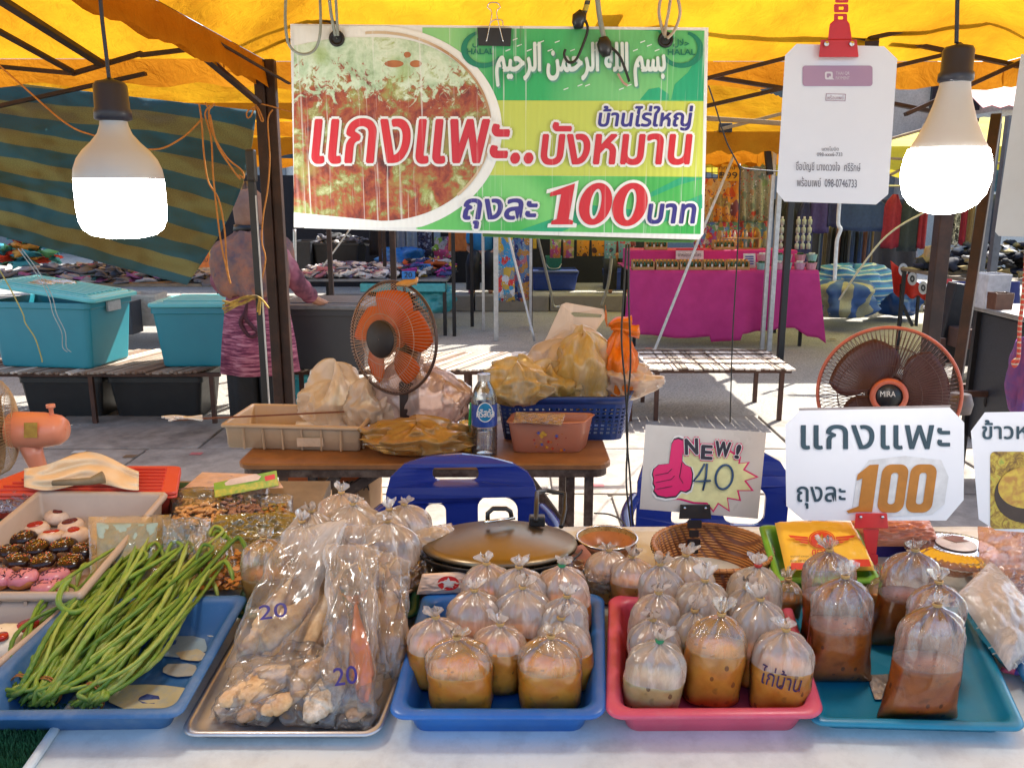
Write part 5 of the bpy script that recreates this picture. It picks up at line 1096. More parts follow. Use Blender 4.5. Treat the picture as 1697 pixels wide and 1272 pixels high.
# pink fan at the left edge
YH = 1.95; c = atY(-14, 707, YH); Rh = 84/ppm(c); PKF = mat('salmon pink plastic', (.68, .26, .16), .35, 0, (.62, .22, .13), 4, .03)
th_ = thing('table_fan', 'salmon pink fan seen side on at the left edge, standing behind the red box', 'fan', (c.x+.05, YH, .8))
fan_head(th_, c, Rh, radians(-68), 0, mat('beige wire', (.5, .36, .2), .4), mat('beige wire', (.5, .36, .2), .4), mat('pale blade', (.5, .35, .2), .3, trl=.4), PKF, dome=.055, nsp=80, back=True)
a, b = atY(22, 712, YH), atY(108, 712, YH); hz = 30/ppm(a)
Mx = Matrix.Translation(a) @ Matrix.Rotation(pi/2, 4, 'Y'); Lm = b.x-a.x
MB().lathe([(hz*1.0, 0), (hz*1.02, Lm*.1), (hz*.98, Lm*.6), (hz*.82, Lm*.9), (hz*.6, Lm*1.0), (.001, Lm*1.01)], 28, Mx).obj('motor_housing', PKF, th_, smooth=True)
MB().lathe([(.005, 0), (.005, .02), (.010, .022), (.010, .03), (.001, .031)], 12, Matrix.Translation(atY(86, 690, YH))).obj('swing_knob', PKF, th_, smooth=True)
MB().tube([atY(50, 735, YH), atY(56, 755, YH), atY(64, 775, YH), atY(66, 830, YH)], [.026, .022, .02, .02], 12).obj('neck', PKF, th_, smooth=True)
pq = [atY(x, y, YH-hz*1.02) for x, y in ((40, 725), (62, 725), (62, 700), (40, 700))]; MB().prism(pq, (0, -.001, 0)).obj('sticker', mat('gold sticker', (.45, .30, .04), .4, col2=(.3, .15, .02), scale=60), th_)
# support shelf for the pink fan
# ---------------------------------------------------------------- blue basket and bags
BLUEB = mat('dark blue basket plastic', (.012, .045, .20), .4); bh = .155
Qb = (at2(822, 657, bh), at2(1040, 657, bh), at2(1056, 628, bh), at2(838, 625, bh))
tb = thing('perforated_basket', 'dark blue perforated basket full of yellow and orange bags on the rusty table', 'basket', (Qb[0]+Qb[1]+Qb[2]+Qb[3])/4-V((0, 0, bh)))
wx_, wy_ = (Qb[1]-Qb[0]).length/2, (Qb[3]-Qb[0]).length/2
S = lambda d: (1-d/wx_, 1-d/wy_)
def walls(z): return quadloop(Qb, S(.022*(1-z)), -bh*(1-z), .2, 8)
m = MB(); NR, rows = 44, 9
per = [None]
def wall_pt(u, z):
    L = walls(z); n = len(L); 
    ds = [0]
    for i in range(n): ds.append(ds[-1]+(L[(i+1) % n]-L[i]).length)
    s = (u % 1)*ds[-1]
    for i in range(n):
        if s <= ds[i+1]: f = (s-ds[i])/(ds[i+1]-ds[i]); return L[i].lerp(L[(i+1) % n], f)
    return L[0]
NU = 62
for i in range(NU):
    for j in range(rows):
        u0, u1, z0, z1 = i/NU, (i+1)/NU, .04+j*.8/rows, .04+(j+1)*.8/rows
        o4 = [wall_pt(u0, z0), wall_pt(u1, z0), wall_pt(u1, z1), wall_pt(u0, z1)]
        if 1 <= j <= rows-2:
            cc4 = sum(o4, V())/4; i4 = [cc4+(p-cc4)*.55 for p in o4]
            m.add(o4+i4, [(k, (k+1) % 4, 4+(k+1) % 4, 4+k) for k in range(4)])
        else: m.add(o4, [(0, 1, 2, 3)])
m.obj('perforated_wall', BLUEB, tb, solid=.003)
MB().loops([walls(.84), quadloop(Qb, S(-.003), -bh*.16, .2, 8), quadloop(Qb, S(-.006), -.012, .2, 8), quadloop(Qb, S(-.012), 0, .2, 8), quadloop(Qb, S(.004), 0, .2, 8), quadloop(Qb, S(.003), -bh*.16, .2, 8)], False, False).obj('rim', BLUEB, tb, smooth=True)
MB().loops([walls(.0), walls(.045)], True, True).obj('floor', BLUEB, tb)
yb_ = (Qb[0].y+Qb[3].y)/2
blob('carrier_bag', 'white carrier bag body rising out of the back of the blue basket', (880, 560, 1010, 650), yb_+.03, WHTB, .16, 3, zbase=ZT2+.09, amp=.25)
m = MB(); pl = Plane((0, yb_+.06, 0), (0, -1, .1))
slab2d(m, [[(862, 625), (905, 560), (930, 505), (938, 501), (1000, 512), (1003, 526), (985, 552), (950, 590), (955, 655), (870, 655)], [(946, 519), (952, 525), (996, 526), (998, 521), (950, 517)]], lambda x, y, d: pl.at(x, y, -d+.03*noise.noise(V((x*.02, y*.02, 0)))), .012)
tag(m.obj('carrier_bag', WHTB), 'upright white carrier bag handle with slot, leaning above the blue basket', 'plastic bag')
blob('carrier_bag', 'crumpled yellow bag spilling over the left rim of the blue basket', (806, 605, 912, 672), yb_-.12, YELB, .16, 11, amp=.35, crease=.2)
blob('carrier_bag', 'pale yellow puffed bag in the middle of the blue basket', (918, 565, 1012, 665), yb_-.04, YELB, .15, 14, amp=.25, crease=.13, zbase=ZT2+.08)
blob('carrier_bag', 'dull yellow bag sunk in the front of the blue basket', (865, 610, 960, 668), yb_-.06, YELB, .14, 17, amp=.3, crease=.2)
blob('carrier_bag', 'cream bag hanging over the right rim of the blue basket', (990, 600, 1080, 662), yb_-.02, AMBB, .14, 19, amp=.4, crease=.2)
t = thing('tied_carrier_bag', 'bright orange carrier bag knotted at its neck in the right of the blue basket', 'plastic bag', (atY(1025, 600, yb_).x, yb_, ZT2+.1))
zz0 = ZT2+.1; b_ = blob('bag_body', None, (992, 538, 1058, 640), yb_-.02, ORGB, .12, 23, amp=.18, crease=.16, neck=.8, zbase=zz0); del b_['category']; b_.parent = t; b_.location = -t.location
for k, (x, y, x2, y2, s) in enumerate(((1006, 540, 1003, 515, 1), (1008, 540, 1047, 532, -1), (1012, 545, 1060, 548, 1))):
    p, q = atY(x, y, yb_-.04), atY(x2, y2, yb_-.04+.02*s); m = MB(); d = (q-p)
    m.grid(8, 6, lambda u, v: p+d*u+V((0, .012*sin(v*6+k), (v-.5)*(.008+.05*u)+.01*sin(u*5)*v))); m.obj('tied_ear', ORGB, t, smooth=True, solid=.0015)
blob('rubbish_bag', 'cream bag lying behind the cream crate and the fan', (512, 616, 600, 680), 2.85, AMBB, .16, 31, amp=.3, crease=.15, zbase=ZT2+.003)
blob('rubbish_bag', 'pinkish clear bag of wrapped goods standing behind the fan stem', (640, 612, 768, 706), 2.80, film('pinkish film', (.98, .85, .8), .5, .3, .3, .25, 14, .4, haze=(.95, .74, .68), gm=.9, trl=.4), .16, 35, amp=.28, crease=.14, zbase=ZT2+.003)
blob('rubbish_bag', 'small cream bag with green edge behind the cream crate', (575, 640, 660, 690), 2.78, AMBB, .12, 39, amp=.3, crease=.15, zbase=ZT2+.003)
blob('lower_contents', 'dark wrapped food inside the yellow bag before the fan', (640, 722, 745, 756), 2.60, mat('dark food', (.10, .06, .04), .6, col2=(.25, .18, .12), scale=40), .12, 41, 'food', amp=.2, zbase=ZT2+.003)
blob('carrier_bag', 'low yellow bag with dark food lying in front of the fan stem', (612, 698, 770, 762), 2.58, film('yellow brown bag film', (.95, .75, .35), .42, .35, .3, .25, 14, .4, haze=(.90, .56, .18), gm=.9, trl=.4), .18, 43, amp=.28, crease=.22, zbase=ZT2+.003)
# bottle
pb = at2(803, 752); BT = film('bottle plastic', (.93, .95, .95), .05, .55, .12, .08, 25, .3, stretch=(1, 1, 1)); s_ = 1/ppm(pb)
t = thing('water_bottle', 'clear plastic water bottle with blue label, half full, beside the blue basket', 'bottle', pb)
r0 = 21.5*s_; Hb = pb.z
def zy(py): return atY(803, py, pb.y-.0).z-Hb
prof = [(.001, .002), (r0*.85, .0), (r0, .008)]
for k in range(12):
    z = .012+k*(zy(700)-.012)/12; prof.append((r0*(1 if k % 2 else .955), z))
prof += [(r0*.97, zy(700)), (r0*.97, zy(668)), (r0*.93, zy(655)), (r0*.75, zy(643)), (r0*.42, zy(630)), (r0*.38, zy(624)), (r0*.48, zy(623)), (r0*.48, zy(621))]
MB().lathe(prof, 36).obj('bottle_wall', BT, t, world=False, smooth=True)
MB().lathe([(.001, .004), (r0*.8, .004)]+[(r_*.95, z_) for r_, z_ in prof[2:12]]+[(.001, prof[11][1])], 30).obj('water', film('clear water', (.93, .93, .90), .06, .3, .05, .05, 10, .1, stretch=(1, 1, 1)), t, world=False, smooth=True)
MB().lathe([(r0*.985, zy(703)), (r0*.985, zy(667))], 36).obj('label', mat('blue bottle label', (.02, .07, .35), .3), t, world=False, smooth=True)
MB().lathe([(r0*.5, zy(630)), (r0*.5, zy(619)), (.001, zy(618))], 24).obj('cap', film('white cap film', base=.5), t, world=False)
pl = Plane((0, pb.y-r0*1.0-.002, 0), (0, -1, 0)); pshape(t, [ell(804, 683, 12, 15, 24)], pl, mat('cyan label disc', (.02, .25, .5), .3), 'label_disc', .0005); pshape(t, [ell(804, 683, 13.5, 16.5, 24), ell(804, 683, 12, 15, 24)], pl, WHITEP, 'label_ring', .0007); ptext(t, 'คริสตัล', (790, 677, 819, 691), pl, WHITEP, lift=.0012, bold=.3)
t = thing('plastic_cup', 'empty clear cup with a green straw standing left of the water bottle', 'cup', at2(776, 744)); MB().lathe([(.001, 0), (.026, 0), (.033, .09), (.034, .09), (.033, .088)], 24).obj('cup', CLEAR, t, world=False, smooth=True)
MB().bar((.0, -.01, .005), (.012, .0, .155), .008).obj('straw', mat('green straw', (.02, .45, .10), .4), t, world=False)
# pink translucent box with print
hc = .105; Qp = (at2(838, 700, hc), at2(968, 700, hc), at2(988, 684, hc), at2(850, 682, hc)); FR = mat('pink frosted plastic', (.72, .38, .26), .3, 0, (.68, .34, .22), 4, .02, trl=.5)
t = tray('frosted_box', 'pink frosted plastic box with small coloured flower print, standing before the blue basket', Qp, hc, FR, .006, .018, .3, 'box', .004)
pl = Plane((Qp[0]+Qp[1])/2+V((0, .008, -.06)), (0, -1, -.17)); rnd = random.Random(3)
for k in range(26):
    x, y = rnd.uniform(884, 938), rnd.uniform(716, 746); r_ = rnd.uniform(1.2, 4.2); cm = rnd.choice(['red', 'orange', 'blue', 'yellow'])
    pshape(t, [[(x+r_*(1 if j % 2 else .5)*cos(j*pi/5), y+r_*(1 if j % 2 else .5)*sin(j*pi/5)) for j in range(10)]], pl, mat('printed '+cm, {'red': (.5, .03, .02), 'orange': (.65, .2, .02), 'blue': (.08, .12, .4), 'yellow': (.7, .4, .05)}[cm], .4), 'printed_flower', .003+.00003*k)
bagat('clear_lid_film', 'clear crumpled film laid over the left half of the pink frosted box', [(850, 700, 2.55), (930, 705, 2.55), (938, 685, 2.62), (855, 682, 2.62)], 2.5, .03, CLEAR, 6, cat='plastic film')
# boxes under the table
CARD = mat('brown cardboard', (.42, .25, .13), .8, 0, (.36, .2, .1), 5, .1)
for k, (x0, x1, y0, y1, Y, lb) in enumerate(((478, 528, 782, 905, 2.62, 'left'), (548, 616, 782, 905, 2.6, 'right'))):
    a, b = atY(x0, y0, Y), atY(x1, y1, Y); t = thing('cardboard_box', '%s of two brown cardboard cartons with orange band printed SODA under the rusty table' % lb, 'box', ((a.x+b.x)/2, Y+.13, 0), group='soda cartons')
    MB().box(((a.x+b.x)/2, Y+.13, a.z/2), (b.x-a.x, .26, a.z)).obj('carton', CARD, t, bevel=.003); pl = Plane((0, Y, 0), (0, -1, 0))
    pshape(t, [[(x0, 782), (x1, 782), (x1, 796-6*k), (x0+12, 818-18*k), (x0, 800)]], pl, mat('orange band', (.7, .14, .02), .5), 'band', .001)
    ptext(t, 'SODA', (x0+4+20*k, 797+24*(1-k), x1-4, 812+24*(1-k)), pl, BLACKP, lift=.0015, bold=.4)
    for q in (1, 2): pshape(t, [[(x0+(x1-x0)*q/3, 800), (x0+(x1-x0)*q/3+1.2, 800), (x0+(x1-x0)*q/3+1.2, 900), (x0+(x1-x0)*q/3, 900)]], pl, mat('brown print line', (.22, .11, .05)), 'seam_line', .0008)
# ---------------------------------------------------------------- blue plastic chairs
CB_ = mat('glossy royal blue plastic', (.012, .035, .30), .22, 0, (.01, .03, .27), 5, .02, coat=.3)
def blue_chair(label, pxc, pyt, Y, sc=1, group='blue plastic chairs'):
    p0 = atY(pxc, pyt, Y); k = ppm(p0); t = thing('plastic_chair', label, 'chair', (p0.x, Y, 0), group=group)
    X = lambda px: (px-764)/k*sc; Zf = lambda py: p0.z-(py-760)/k*sc*1.04
    out = [(637, 850), (637, 820), (645, 792), (668, 772), (705, 762), (764, 759), (812, 764), (850, 772), (875, 785), (885, 800), (892, 825), (893, 870), (893, 935), (637, 935)]
    P_ = []
    for i in range(len(out)):
        a, b = out[i], out[(i+1) % len(out)]
        for j in range(3): P_.append((a[0]+(b[0]-a[0])*j/3, a[1]+(b[1]-a[1])*j/3))
    holes = [[(x, y) for x, y in rrect(714, 779, 792, 804, 11, 5)], rrect(700, 845, 735, 900, 12, 4), rrect(790, 832, 858, 900, 20, 5)]
    m = MB(); slab2d(m, [P_]+holes, lambda x, y, d: V((X(x), .035*(1-(X(x)/.2)**2)+d-.06*(Zf(y)-p0.z), Zf(y))), .012)
    m.obj('backrest', CB_, t, world=False, bevel=.004)
    MB().loops([rr3(-.21, -.42, .21, .02, .06, .42), rr3(-.22, -.43, .22, .03, .06, .435), rr3(-.21, -.42, .21, .02, .06, .45)]).obj('seat', CB_, t, world=False, bevel=.004)
    for s in (-1, 1):
        for yy in (-.40, .0): MB().bar((s*.19, yy, .43), (s*.23, yy+(.04 if yy == 0 else -.03), 0), .045, .03).obj('leg', CB_, t, world=False, bevel=.006)
        MB().tube(curve([(s*.21, .03, .68), (s*.25, -.1, .67), (s*.25, -.33, .65), (s*.23, -.38, .58), (s*.22, -.39, .44)]), .018, 8).obj('armrest', CB_, t, world=False, smooth=True)
        MB().bar((s*.20, .01, .43), (s*.19, .03, Zf(900)), .05, .02).obj('back_post', CB_, t, world=False)
    return t
blue_chair('glossy blue plastic chair with handle slot, its back just behind the steel pan lid', 764, 760, 2.12)
blue_chair('blue plastic chair mostly hidden behind the thumbs up card', 1186, 742, 2.2)
# black double cable hanging in front of the basket
cord('power_cable', 'black cable hanging from the banner down past the blue basket, left strand', [(1038, 405, 2.0), (1034, 480, 2.0), (1030, 560, 2.0), (1036, 640, 2.0), (1040, 720, 2.0), (1038, 800, 2.0), (1046, 875, 2.0)], .0025, BLK, 'cable')
cord('power_cable', 'black cable hanging from the banner down past the blue basket, right strand', [(1042, 405, 2.02), (1042, 500, 2.02), (1045, 600, 2.02), (1038, 700, 2.02), (1044, 790, 2.02), (1049, 870, 2.02)], .0025, BLK, 'cable')
cord('power_cable', 'thin black cable curving over the sunlit ground to the sieve bowl', [(985, 850, 2.1), (1010, 852, 2.0), (1030, 862, 1.9), (1042, 880, 1.8)], .0022, BLK, 'cable')
# ================================================================ DISPLAY TABLE
WVIN = mat('white vinyl sheet', (.70, .76, .77), .35, 0, (.62, .68, .69), 4, .15, 30, .003, dirt=(.36, .38, .39), dirt_amt=.5, dscale=23)
def qt(*pts, h=0): return [atT(x, y, h) for x, y in pts]
XL, XR, Y0, Y1 = -1.0, 1.15, .95, 1.64
t = thing('display_table', 'long sloping display table carrying all the food trays', 'table', (0, 1.3, 0))
def tb_slab(x0, x1, y0, y1, top, th): return [V((x0, y0, tz(y0)+top-th)), V((x1, y0, tz(y0)+top-th)), V((x1, y1, tz(y1)+top-th)), V((x0, y1, tz(y1)+top-th))]
m = MB(); m.prism(tb_slab(XL-.5, XR, Y0+.01, Y1, -.006, .03), (0, 0, .03)); m.obj('tabletop', WOOD, t)
m = MB(); m.prism(tb_slab(XL-.5, -.42, Y1+.002, 1.86, -.006, .03), (0, 0, .03)); m.obj('tabletop', WOOD, t)
for x in (XL-.4, -.05, XR-.1):
    for y in (Y0+.06, Y1-.06): MB().box((x, y, (tz(y)-.04)/2), (.035, .035, tz(y)-.04)).obj('leg', STEEL, t)
xe = atT(83, 1230).x
def sheetf(u, v):
    if v < .12: s = v/.12; return V((xe+(XR-xe)*u+.008*sin(s*4), Y0-.006-.01*(1-s)*sin(u*30), tz(Y0)-.22*(1-s)+.001))
    s = (v-.12)/.88; y = Y0+(Y1-Y0)*s; return V((xe+(XR-xe)*u+.006*sin(y*22)*(1-u), y, tz(y)+.001+.0012*noise.noise(V((u*30, v*20, 0)))))
m = MB(); m.grid(120, 40, sheetf); tag(m.obj('white_table_sheet', WVIN, smooth=True, solid=.002), 'scuffed white vinyl sheet covering the display table in front', 'table cover')
m = MB(); m.tube([V((xe-.002, y, tz(y)+.005)) for y in (Y0, Y0+.1, Y0+.25)], .007, 8); o = m.obj('rolled_edge', WVIN, smooth=True); tag(o, 'rolled left edge of the white sheet beside the green turf', 'table cover edge')
TURF = mat('dark green turf base', (.015, .07, .03), .9); m = MB(); m.prism(tb_slab(XL-.5, xe-.002, Y0, 1.84, 0, .003), (0, 0, .003)); turf = m.obj('turf_mat', TURF); tag(turf, 'dark green artificial turf mat at the lower left corner', 'turf mat')
m = MB(); rnd = random.Random(5)
for i in range(9000):
    x, y = rnd.uniform(-.82, xe-.004), rnd.uniform(Y0, 1.12); z = tz(y); a_ = rnd.uniform(0, 6.3); h_ = rnd.uniform(.006, .013); dx, dy = .0012*cos(a_), .0012*sin(a_)
    m.add([(x-dx, y-dy, z), (x+dx, y+dy, z), (x+rnd.uniform(-.004, .004), y+rnd.uniform(-.004, .004), z+h_)], [(0, 1, 2)])
tag(m.obj('turf_blades', mat('green turf blades', (.03, .16, .06), .6, col2=(.012, .07, .03), scale=80)), 'short green plastic blades of the turf mat', 'turf', kind='stuff')
# ---------------------------------------------------------------- trays
def Q4(fl, fr, br, bl, h): return [atT(*p, h) for p in (fl, fr, br, bl)]
BLT = mat('bright blue plastic tray', (.02, .15, .50), .32, 0, (.015, .11, .40), 9, .08, dirt=(.10, .2, .42), dirt_amt=.35, dscale=26); PNT = mat('pink plastic tray', (.64, .09, .16), .35, 0, (.54, .07, .13), 9, .08, dirt=(.6, .2, .25), dirt_amt=.35, dscale=26)
TLT = mat('teal blue plastic tray', (.008, .23, .38), .35, 0, (.006, .18, .31), 9, .08, dirt=(.05, .27, .38), dirt_amt=.4, dscale=26); OBT = mat('worn blue plastic tray', (.03, .14, .34), .5, 0, (.02, .10, .28), 6, .1, dirt=(.22, .28, .38), dirt_amt=.55, dscale=12)
SILV = mat('scratched aluminium', (.62, .62, .65), .38, .75, (.5, .5, .53), 10, .1, dirt=(.15, .14, .13), dirt_amt=.3)
hB, hP, hT, hO, hS = .05, .05, .030, .055, .022
tray('plastic_tray', 'bright blue deep tray full of curry bags in the middle', Q4((643, 1186), (1003, 1186), (1000, 982), (702, 980), hB), hB, BLT, .018, .018)
tray('plastic_tray', 'pink deep tray full of curry bags right of the bright blue tray', Q4((1005, 1186), (1367, 1184), (1306, 986), (1010, 984), hP), hP, PNT, .018, .018)
tray('plastic_tray', 'teal shallow tray with five brown curry bags at the right', Q4((1346, 1196), (1702, 1206), (1608, 1004), (1300, 1002), hT), hT, TLT, .014, .015, .12)
tray('plastic_tray', 'second blue tray at the right edge, under the clear bag of noodles', Q4((1712, 1150), (1900, 1150), (1800, 985), (1622, 990), hT), hT, mat('medium blue tray plastic', (.012, .13, .33), .35), .014, .015, .12)
tray('plastic_tray', 'worn blue tray with stuck paper scraps holding the long beans', Q4((-90, 1188), (298, 1184), (412, 984), (118, 992), hO), hO, OBT, .016, .03, .12)
tray('metal_tray', 'shallow silver metal tray of dried fish bags', Q4((296, 1216), (628, 1216), (704, 1010), (418, 1004), hS), hS, SILV, .008, .012, .16, lip=.004)
tray('plastic_tray', 'dark green tray behind the silver tray, mostly hidden under bags', Q4((384, 1020), (690, 1020), (705, 905), (430, 905), .03), .03, mat('dark green plastic', (.01, .10, .06), .4), .012, .012)
GRYC = mat('greyish cream crate plastic', (.46, .36, .29), .45, 0, (.40, .31, .25), 5, .05, dirt=(.3, .22, .17), dirt_amt=.3); hC = .075
CR1 = Q4((-150, 984), (134, 984), (278, 814), (62, 812), hC)
tray('pastry_crate', 'grey cream crate of iced donuts at the left', CR1, hC, GRYC, .010, .006, .05, 'crate', .012, ribs=5, floor=.008)
CR2 = Q4((-260, 1120), (-28, 1120), (122, 996), (-120, 992), hC-.02)
tray('pastry_crate', 'second grey cream crate of cream pastries in front of the donut crate', CR2, hC-.02, GRYC, .010, .006, .05, 'crate', .012, ribs=5, floor=.008)
# worn paper scraps in the worn blue tray
rnd = random.Random(8)
for (x, y, r_, c, d) in ((300, 1070, 30, (.30, .42, .50), 'pale blue paper scrap stuck near the right rim of the bean tray'), (318, 1085, 16, (.55, .48, .3), 'tan paper scrap below the pale blue one in the bean tray'), (298, 1110, 20, (.42, .42, .36), 'grey brown paper scrap stuck in the middle right of the bean tray'), (250, 1155, 40, (.55, .5, .28), 'large yellowish paper scrap stuck at the front of the bean tray'), (247, 1158, 12, (.01, .03, .2), 'dark blue printed scrap at the front of the bean tray'), (350, 1048, 9, (.5, .5, .45), 'tiny white scrap at the right rim of the bean tray'), (262, 1060, 22, (.02, .1, .35), 'blue scrap near the bean tips')):
    pts = [atT(x+r_*1.3*cos(q)*(1+.4*rnd.random()), y+r_*.5*sin(q)*(1+.6*rnd.random()), .0095+.0004*rnd.random()) for q in [2*pi*k/11 for k in range(11)]]
    tag(MB().prism(pts, (0, 0, .0006)).obj('paper_scrap', mat('scrap %.2f%.2f' % (c[0], c[2]), c, .6, dirt=(.1, .2, .35), dirt_amt=.6, dscale=60)), d, 'paper scrap')
# ---------------------------------------------------------------- bags of curry
def curry_mat(name, col, col2, bit, dens=.6):
    if name in _mats: return _mats[name]
    m, nt, b, out = new_mat(name); co = coords(nt)
    c = ramp(nt, noise_t(nt, co, 30, 5, .6), [(.35, col2), (.62, col)])
    vo = N(nt, 'ShaderNodeTexVoronoi'); vo.inputs['Scale'].default_value = 95; nt.links.new(coords(nt, (1, 1, .7)), vo.inputs[0]); sp = N(nt, 'ShaderNodeSeparateColor'); nt.links.new(vo.outputs['Color'], sp.inputs[0])
    g1 = N(nt, 'ShaderNodeMath', operation='LESS_THAN'); nt.links.new(vo.outputs['Distance'], g1.inputs[0]); g1.inputs[1].default_value = .30
    g2 = N(nt, 'ShaderNodeMath', operation='GREATER_THAN'); nt.links.new(sp.outputs[0], g2.inputs[0]); g2.inputs[1].default_value = dens
    g3 = N(nt, 'ShaderNodeMath', operation='MULTIPLY'); nt.links.new(g1.outputs[0], g3.inputs[0]); nt.links.new(g2.outputs[0], g3.inputs[1])
    c = mixc(nt, g3.outputs[0], c, bit)
    big = noise_t(nt, co, 45, 2); c = mixc(nt, ramp(nt, big, [(.60, (0, 0, 0)), (.70, (.55, .55, .55))]), c, bit)
    nt.links.new(c, b.inputs['Base Color']); b.inputs['Roughness'].default_value = .3; b.inputs['Subsurface Weight'].default_value = .0
    b.inputs['Subsurface Weight'].default_value = .5; b.inputs['Subsurface Radius'].default_value = (1, .5, .2); b.inputs['Subsurface Scale'].default_value = .012
    _mats[name] = m; return m
CUR = {'y': curry_mat('yellow curry', (.97, .39, .045), (.88, .29, .03), (.45, .17, .03), .88), 'o': curry_mat('orange brown curry', (.92, .38, .06), (.76, .26, .03), (.36, .12, .03), .84),
       'g': curry_mat('pale greenish curry', (.76, .58, .30), (.64, .46, .20), (.22, .14, .06), .8), 'b': curry_mat('red brown goat curry', (.60, .17, .03), (.42, .10, .02), (.20, .05, .015), .75),
       'l': curry_mat('thin orange soup', (.80, .36, .09), (.66, .27, .06), (.4, .14, .04), .8)}
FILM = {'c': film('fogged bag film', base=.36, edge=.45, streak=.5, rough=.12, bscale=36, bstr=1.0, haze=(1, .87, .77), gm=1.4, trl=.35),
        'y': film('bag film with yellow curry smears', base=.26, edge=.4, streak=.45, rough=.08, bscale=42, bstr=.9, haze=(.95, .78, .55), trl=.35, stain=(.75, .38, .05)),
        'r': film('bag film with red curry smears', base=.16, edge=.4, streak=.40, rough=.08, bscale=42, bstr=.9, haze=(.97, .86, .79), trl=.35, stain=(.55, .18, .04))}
WET = film('wet bag film', (.99, .98, .96), base=.0, edge=.04, streak=.0, rough=.10, bscale=30, bstr=.3, gm=.9)
BANDC = {'t': RUBBER, 'r': mat('red rubber band', (.5, .03, .02), .5), 'g': mat('green rubber band', (.02, .25, .10), .5)}
def curry_bag(label, px, py, h, wpx, liq, cur, fl, h0=.009, style='r', seed=0, band='t', group=None, tail=1, lean=0, tdir=0, name='bag_of_curry', write=None):
    liq = min(.66, liq*1.22) if style == 'r' else liq*1.1
    h *= (.82 if py > 1010 else .92) if style == 'r' else 1.06; wpx *= 1.03 if py > 1010 else 1.1
    B = atT(px, py, h+h0) - V((0, 0, h)); k = ppm(B+V((0, 0, h*.5))); w_ = wpx/k; rnd = random.Random(seed*7+3); lean = rnd.uniform(-.13, .13); B.x -= lean*h; liq *= rnd.uniform(.9, 1.05)
    yaw = rnd.uniform(-.25, .25) if style == 'r' else rnd.uniform(-.1, .1)
    t = thing(name, label, 'bag of curry', B, yaw, group)
    if style == 'r': A_ = [(0, .78), (.03, .92), (.10, .97), (.3, .985), (.5, 1), (.64, .99), (.74, .95), (.83, .84), (.90, .64), (.955, .36), (.985, .14), (1, .065)]; bl = [(0, .72), (.1, .78), (1, .82)]
    else: A_ = [(0, 1.24), (.02, 1.25), (.12, 1.12), (.3, 1.02), (.5, .98), (.70, .97), (.80, .93), (.87, .80), (.93, .52), (.97, .22), (1, .065)]; bl = [(0, .10), (.04, .22), (.15, .48), (.35, .66), (.6, .72), (.9, .8), (1, 1)]
    def ip(T, x):
        for (a, b), (c, d) in zip(T, T[1:]):
            if x <= c: return b+(d-b)*(x-a)/(c-a+1e-9)
        return T[-1][1]
    ph = [rnd.uniform(0, 6.3) for _ in range(6)]
    def P_(q, tt, s=1.0):
        a = ip(A_, tt)*w_/2; b = a*ip(bl, tt)
        pa = max(0, (tt-.52)/.48); pb_ = pa**1.5; pl_ = pb_*(.13*sin(9*q+ph[0])+.10*sin(14*q+ph[1]+tt*3)-.12*abs(sin(11.5*q+ph[2])))
        nz = .05*noise.noise(V((cos(q)*1.5+seed*3, sin(q)*1.5, tt*4)))+.028*noise.noise(V((cos(q)*4+seed*3, sin(q)*4, tt*12)))
        hw = .010*sin(tt*95+ph[3])*max(0, sin(q*1.0+ph[4]))**3*(1 if tt < .4 else 0)
        r = (1+pl_+nz+hw)*s
        sag = -.02*h*abs(cos(q))**3 if (style == 'f' and tt < .03) else 0
        # square up the cross section slightly
        cq, sq_ = cos(q), sin(q); e = 1+.10*(1-pa)*(abs(sin(2*q)))**1.5
        zz = tt*h+ (.012*pa*sin(9*q+ph[0])*h)
        return V((cq*a*r*e+lean*tt*h, sq_*b*r*e-abs(lean)*0, max(.0008, zz+sag)))
    n = 64; m = MB(); rows = [0, .012, .03, .06, .10, .15, .2, .25, .3, .35, .4, .45, .5, .55, .6, .65, .7, .74, .78, .815, .85, .88, .905, .93, .95, .968, .982, 1]; rows = sorted([r_ for r_ in rows if abs(r_-liq) > .02]+[liq])
    vs = [P_(2*pi*k/n, tt) for tt in rows for k in range(n)]
    top = V((lean*h, 0, h)); ts_ = rnd.uniform(.6, 1.0); tl = [(.004*ts_, .07), (.007*ts_, .08), (.011*ts_, .12), (.016*ts_, .17), (.021*ts_, .17)]
    if tail:
        dx, dy = .35*cos(tdir)*tail, .35*sin(tdir)*tail
        for dz, rr_ in tl:
            for k_ in range(n):
                q = 2*pi*k_/n; pf = 1+.45*sin(5*q+ph[5])*min(1, dz/.012)+.25*sin(9*q+ph[1])*min(1, dz/.012)
                vs.append(top+V((cos(q)*rr_*.05*pf*1.3*tail+dx*dz, sin(q)*rr_*.05*pf*.8+dy*dz, dz*tail*(1+.25*sin(4*q+ph[2])))))
    R_ = len(vs)//n; m.add(vs, [(i*n+k_, i*n+(k_+1) % n, (i+1)*n+(k_+1) % n, (i+1)*n+k_) for i in range(R_-1) for k_ in range(n)]+[tuple(range(n))[::-1]])
    nl = sum(1 for r_ in rows if r_ <= liq)-1; m.mi = [1 if j//n < nl else 0 for j in range(len(m.f)-1)]+[1]
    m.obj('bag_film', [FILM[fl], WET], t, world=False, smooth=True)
    rows2 = [r_ for r_ in rows if r_ < liq-.01]+[liq]; vs = [P_(2*pi*k/n, tt, .985)+V((0, 0, .001+.0012*sin(3*2*pi*k/n+ph[0])*(tt == liq))) for tt in rows2 for k in range(n)]
    m = MB(); cen = [V((p.x*.95, p.y*.95, p.z+.0006)) for p in vs[-n:]]; vs2 = vs+cen; R2 = len(vs2)//n
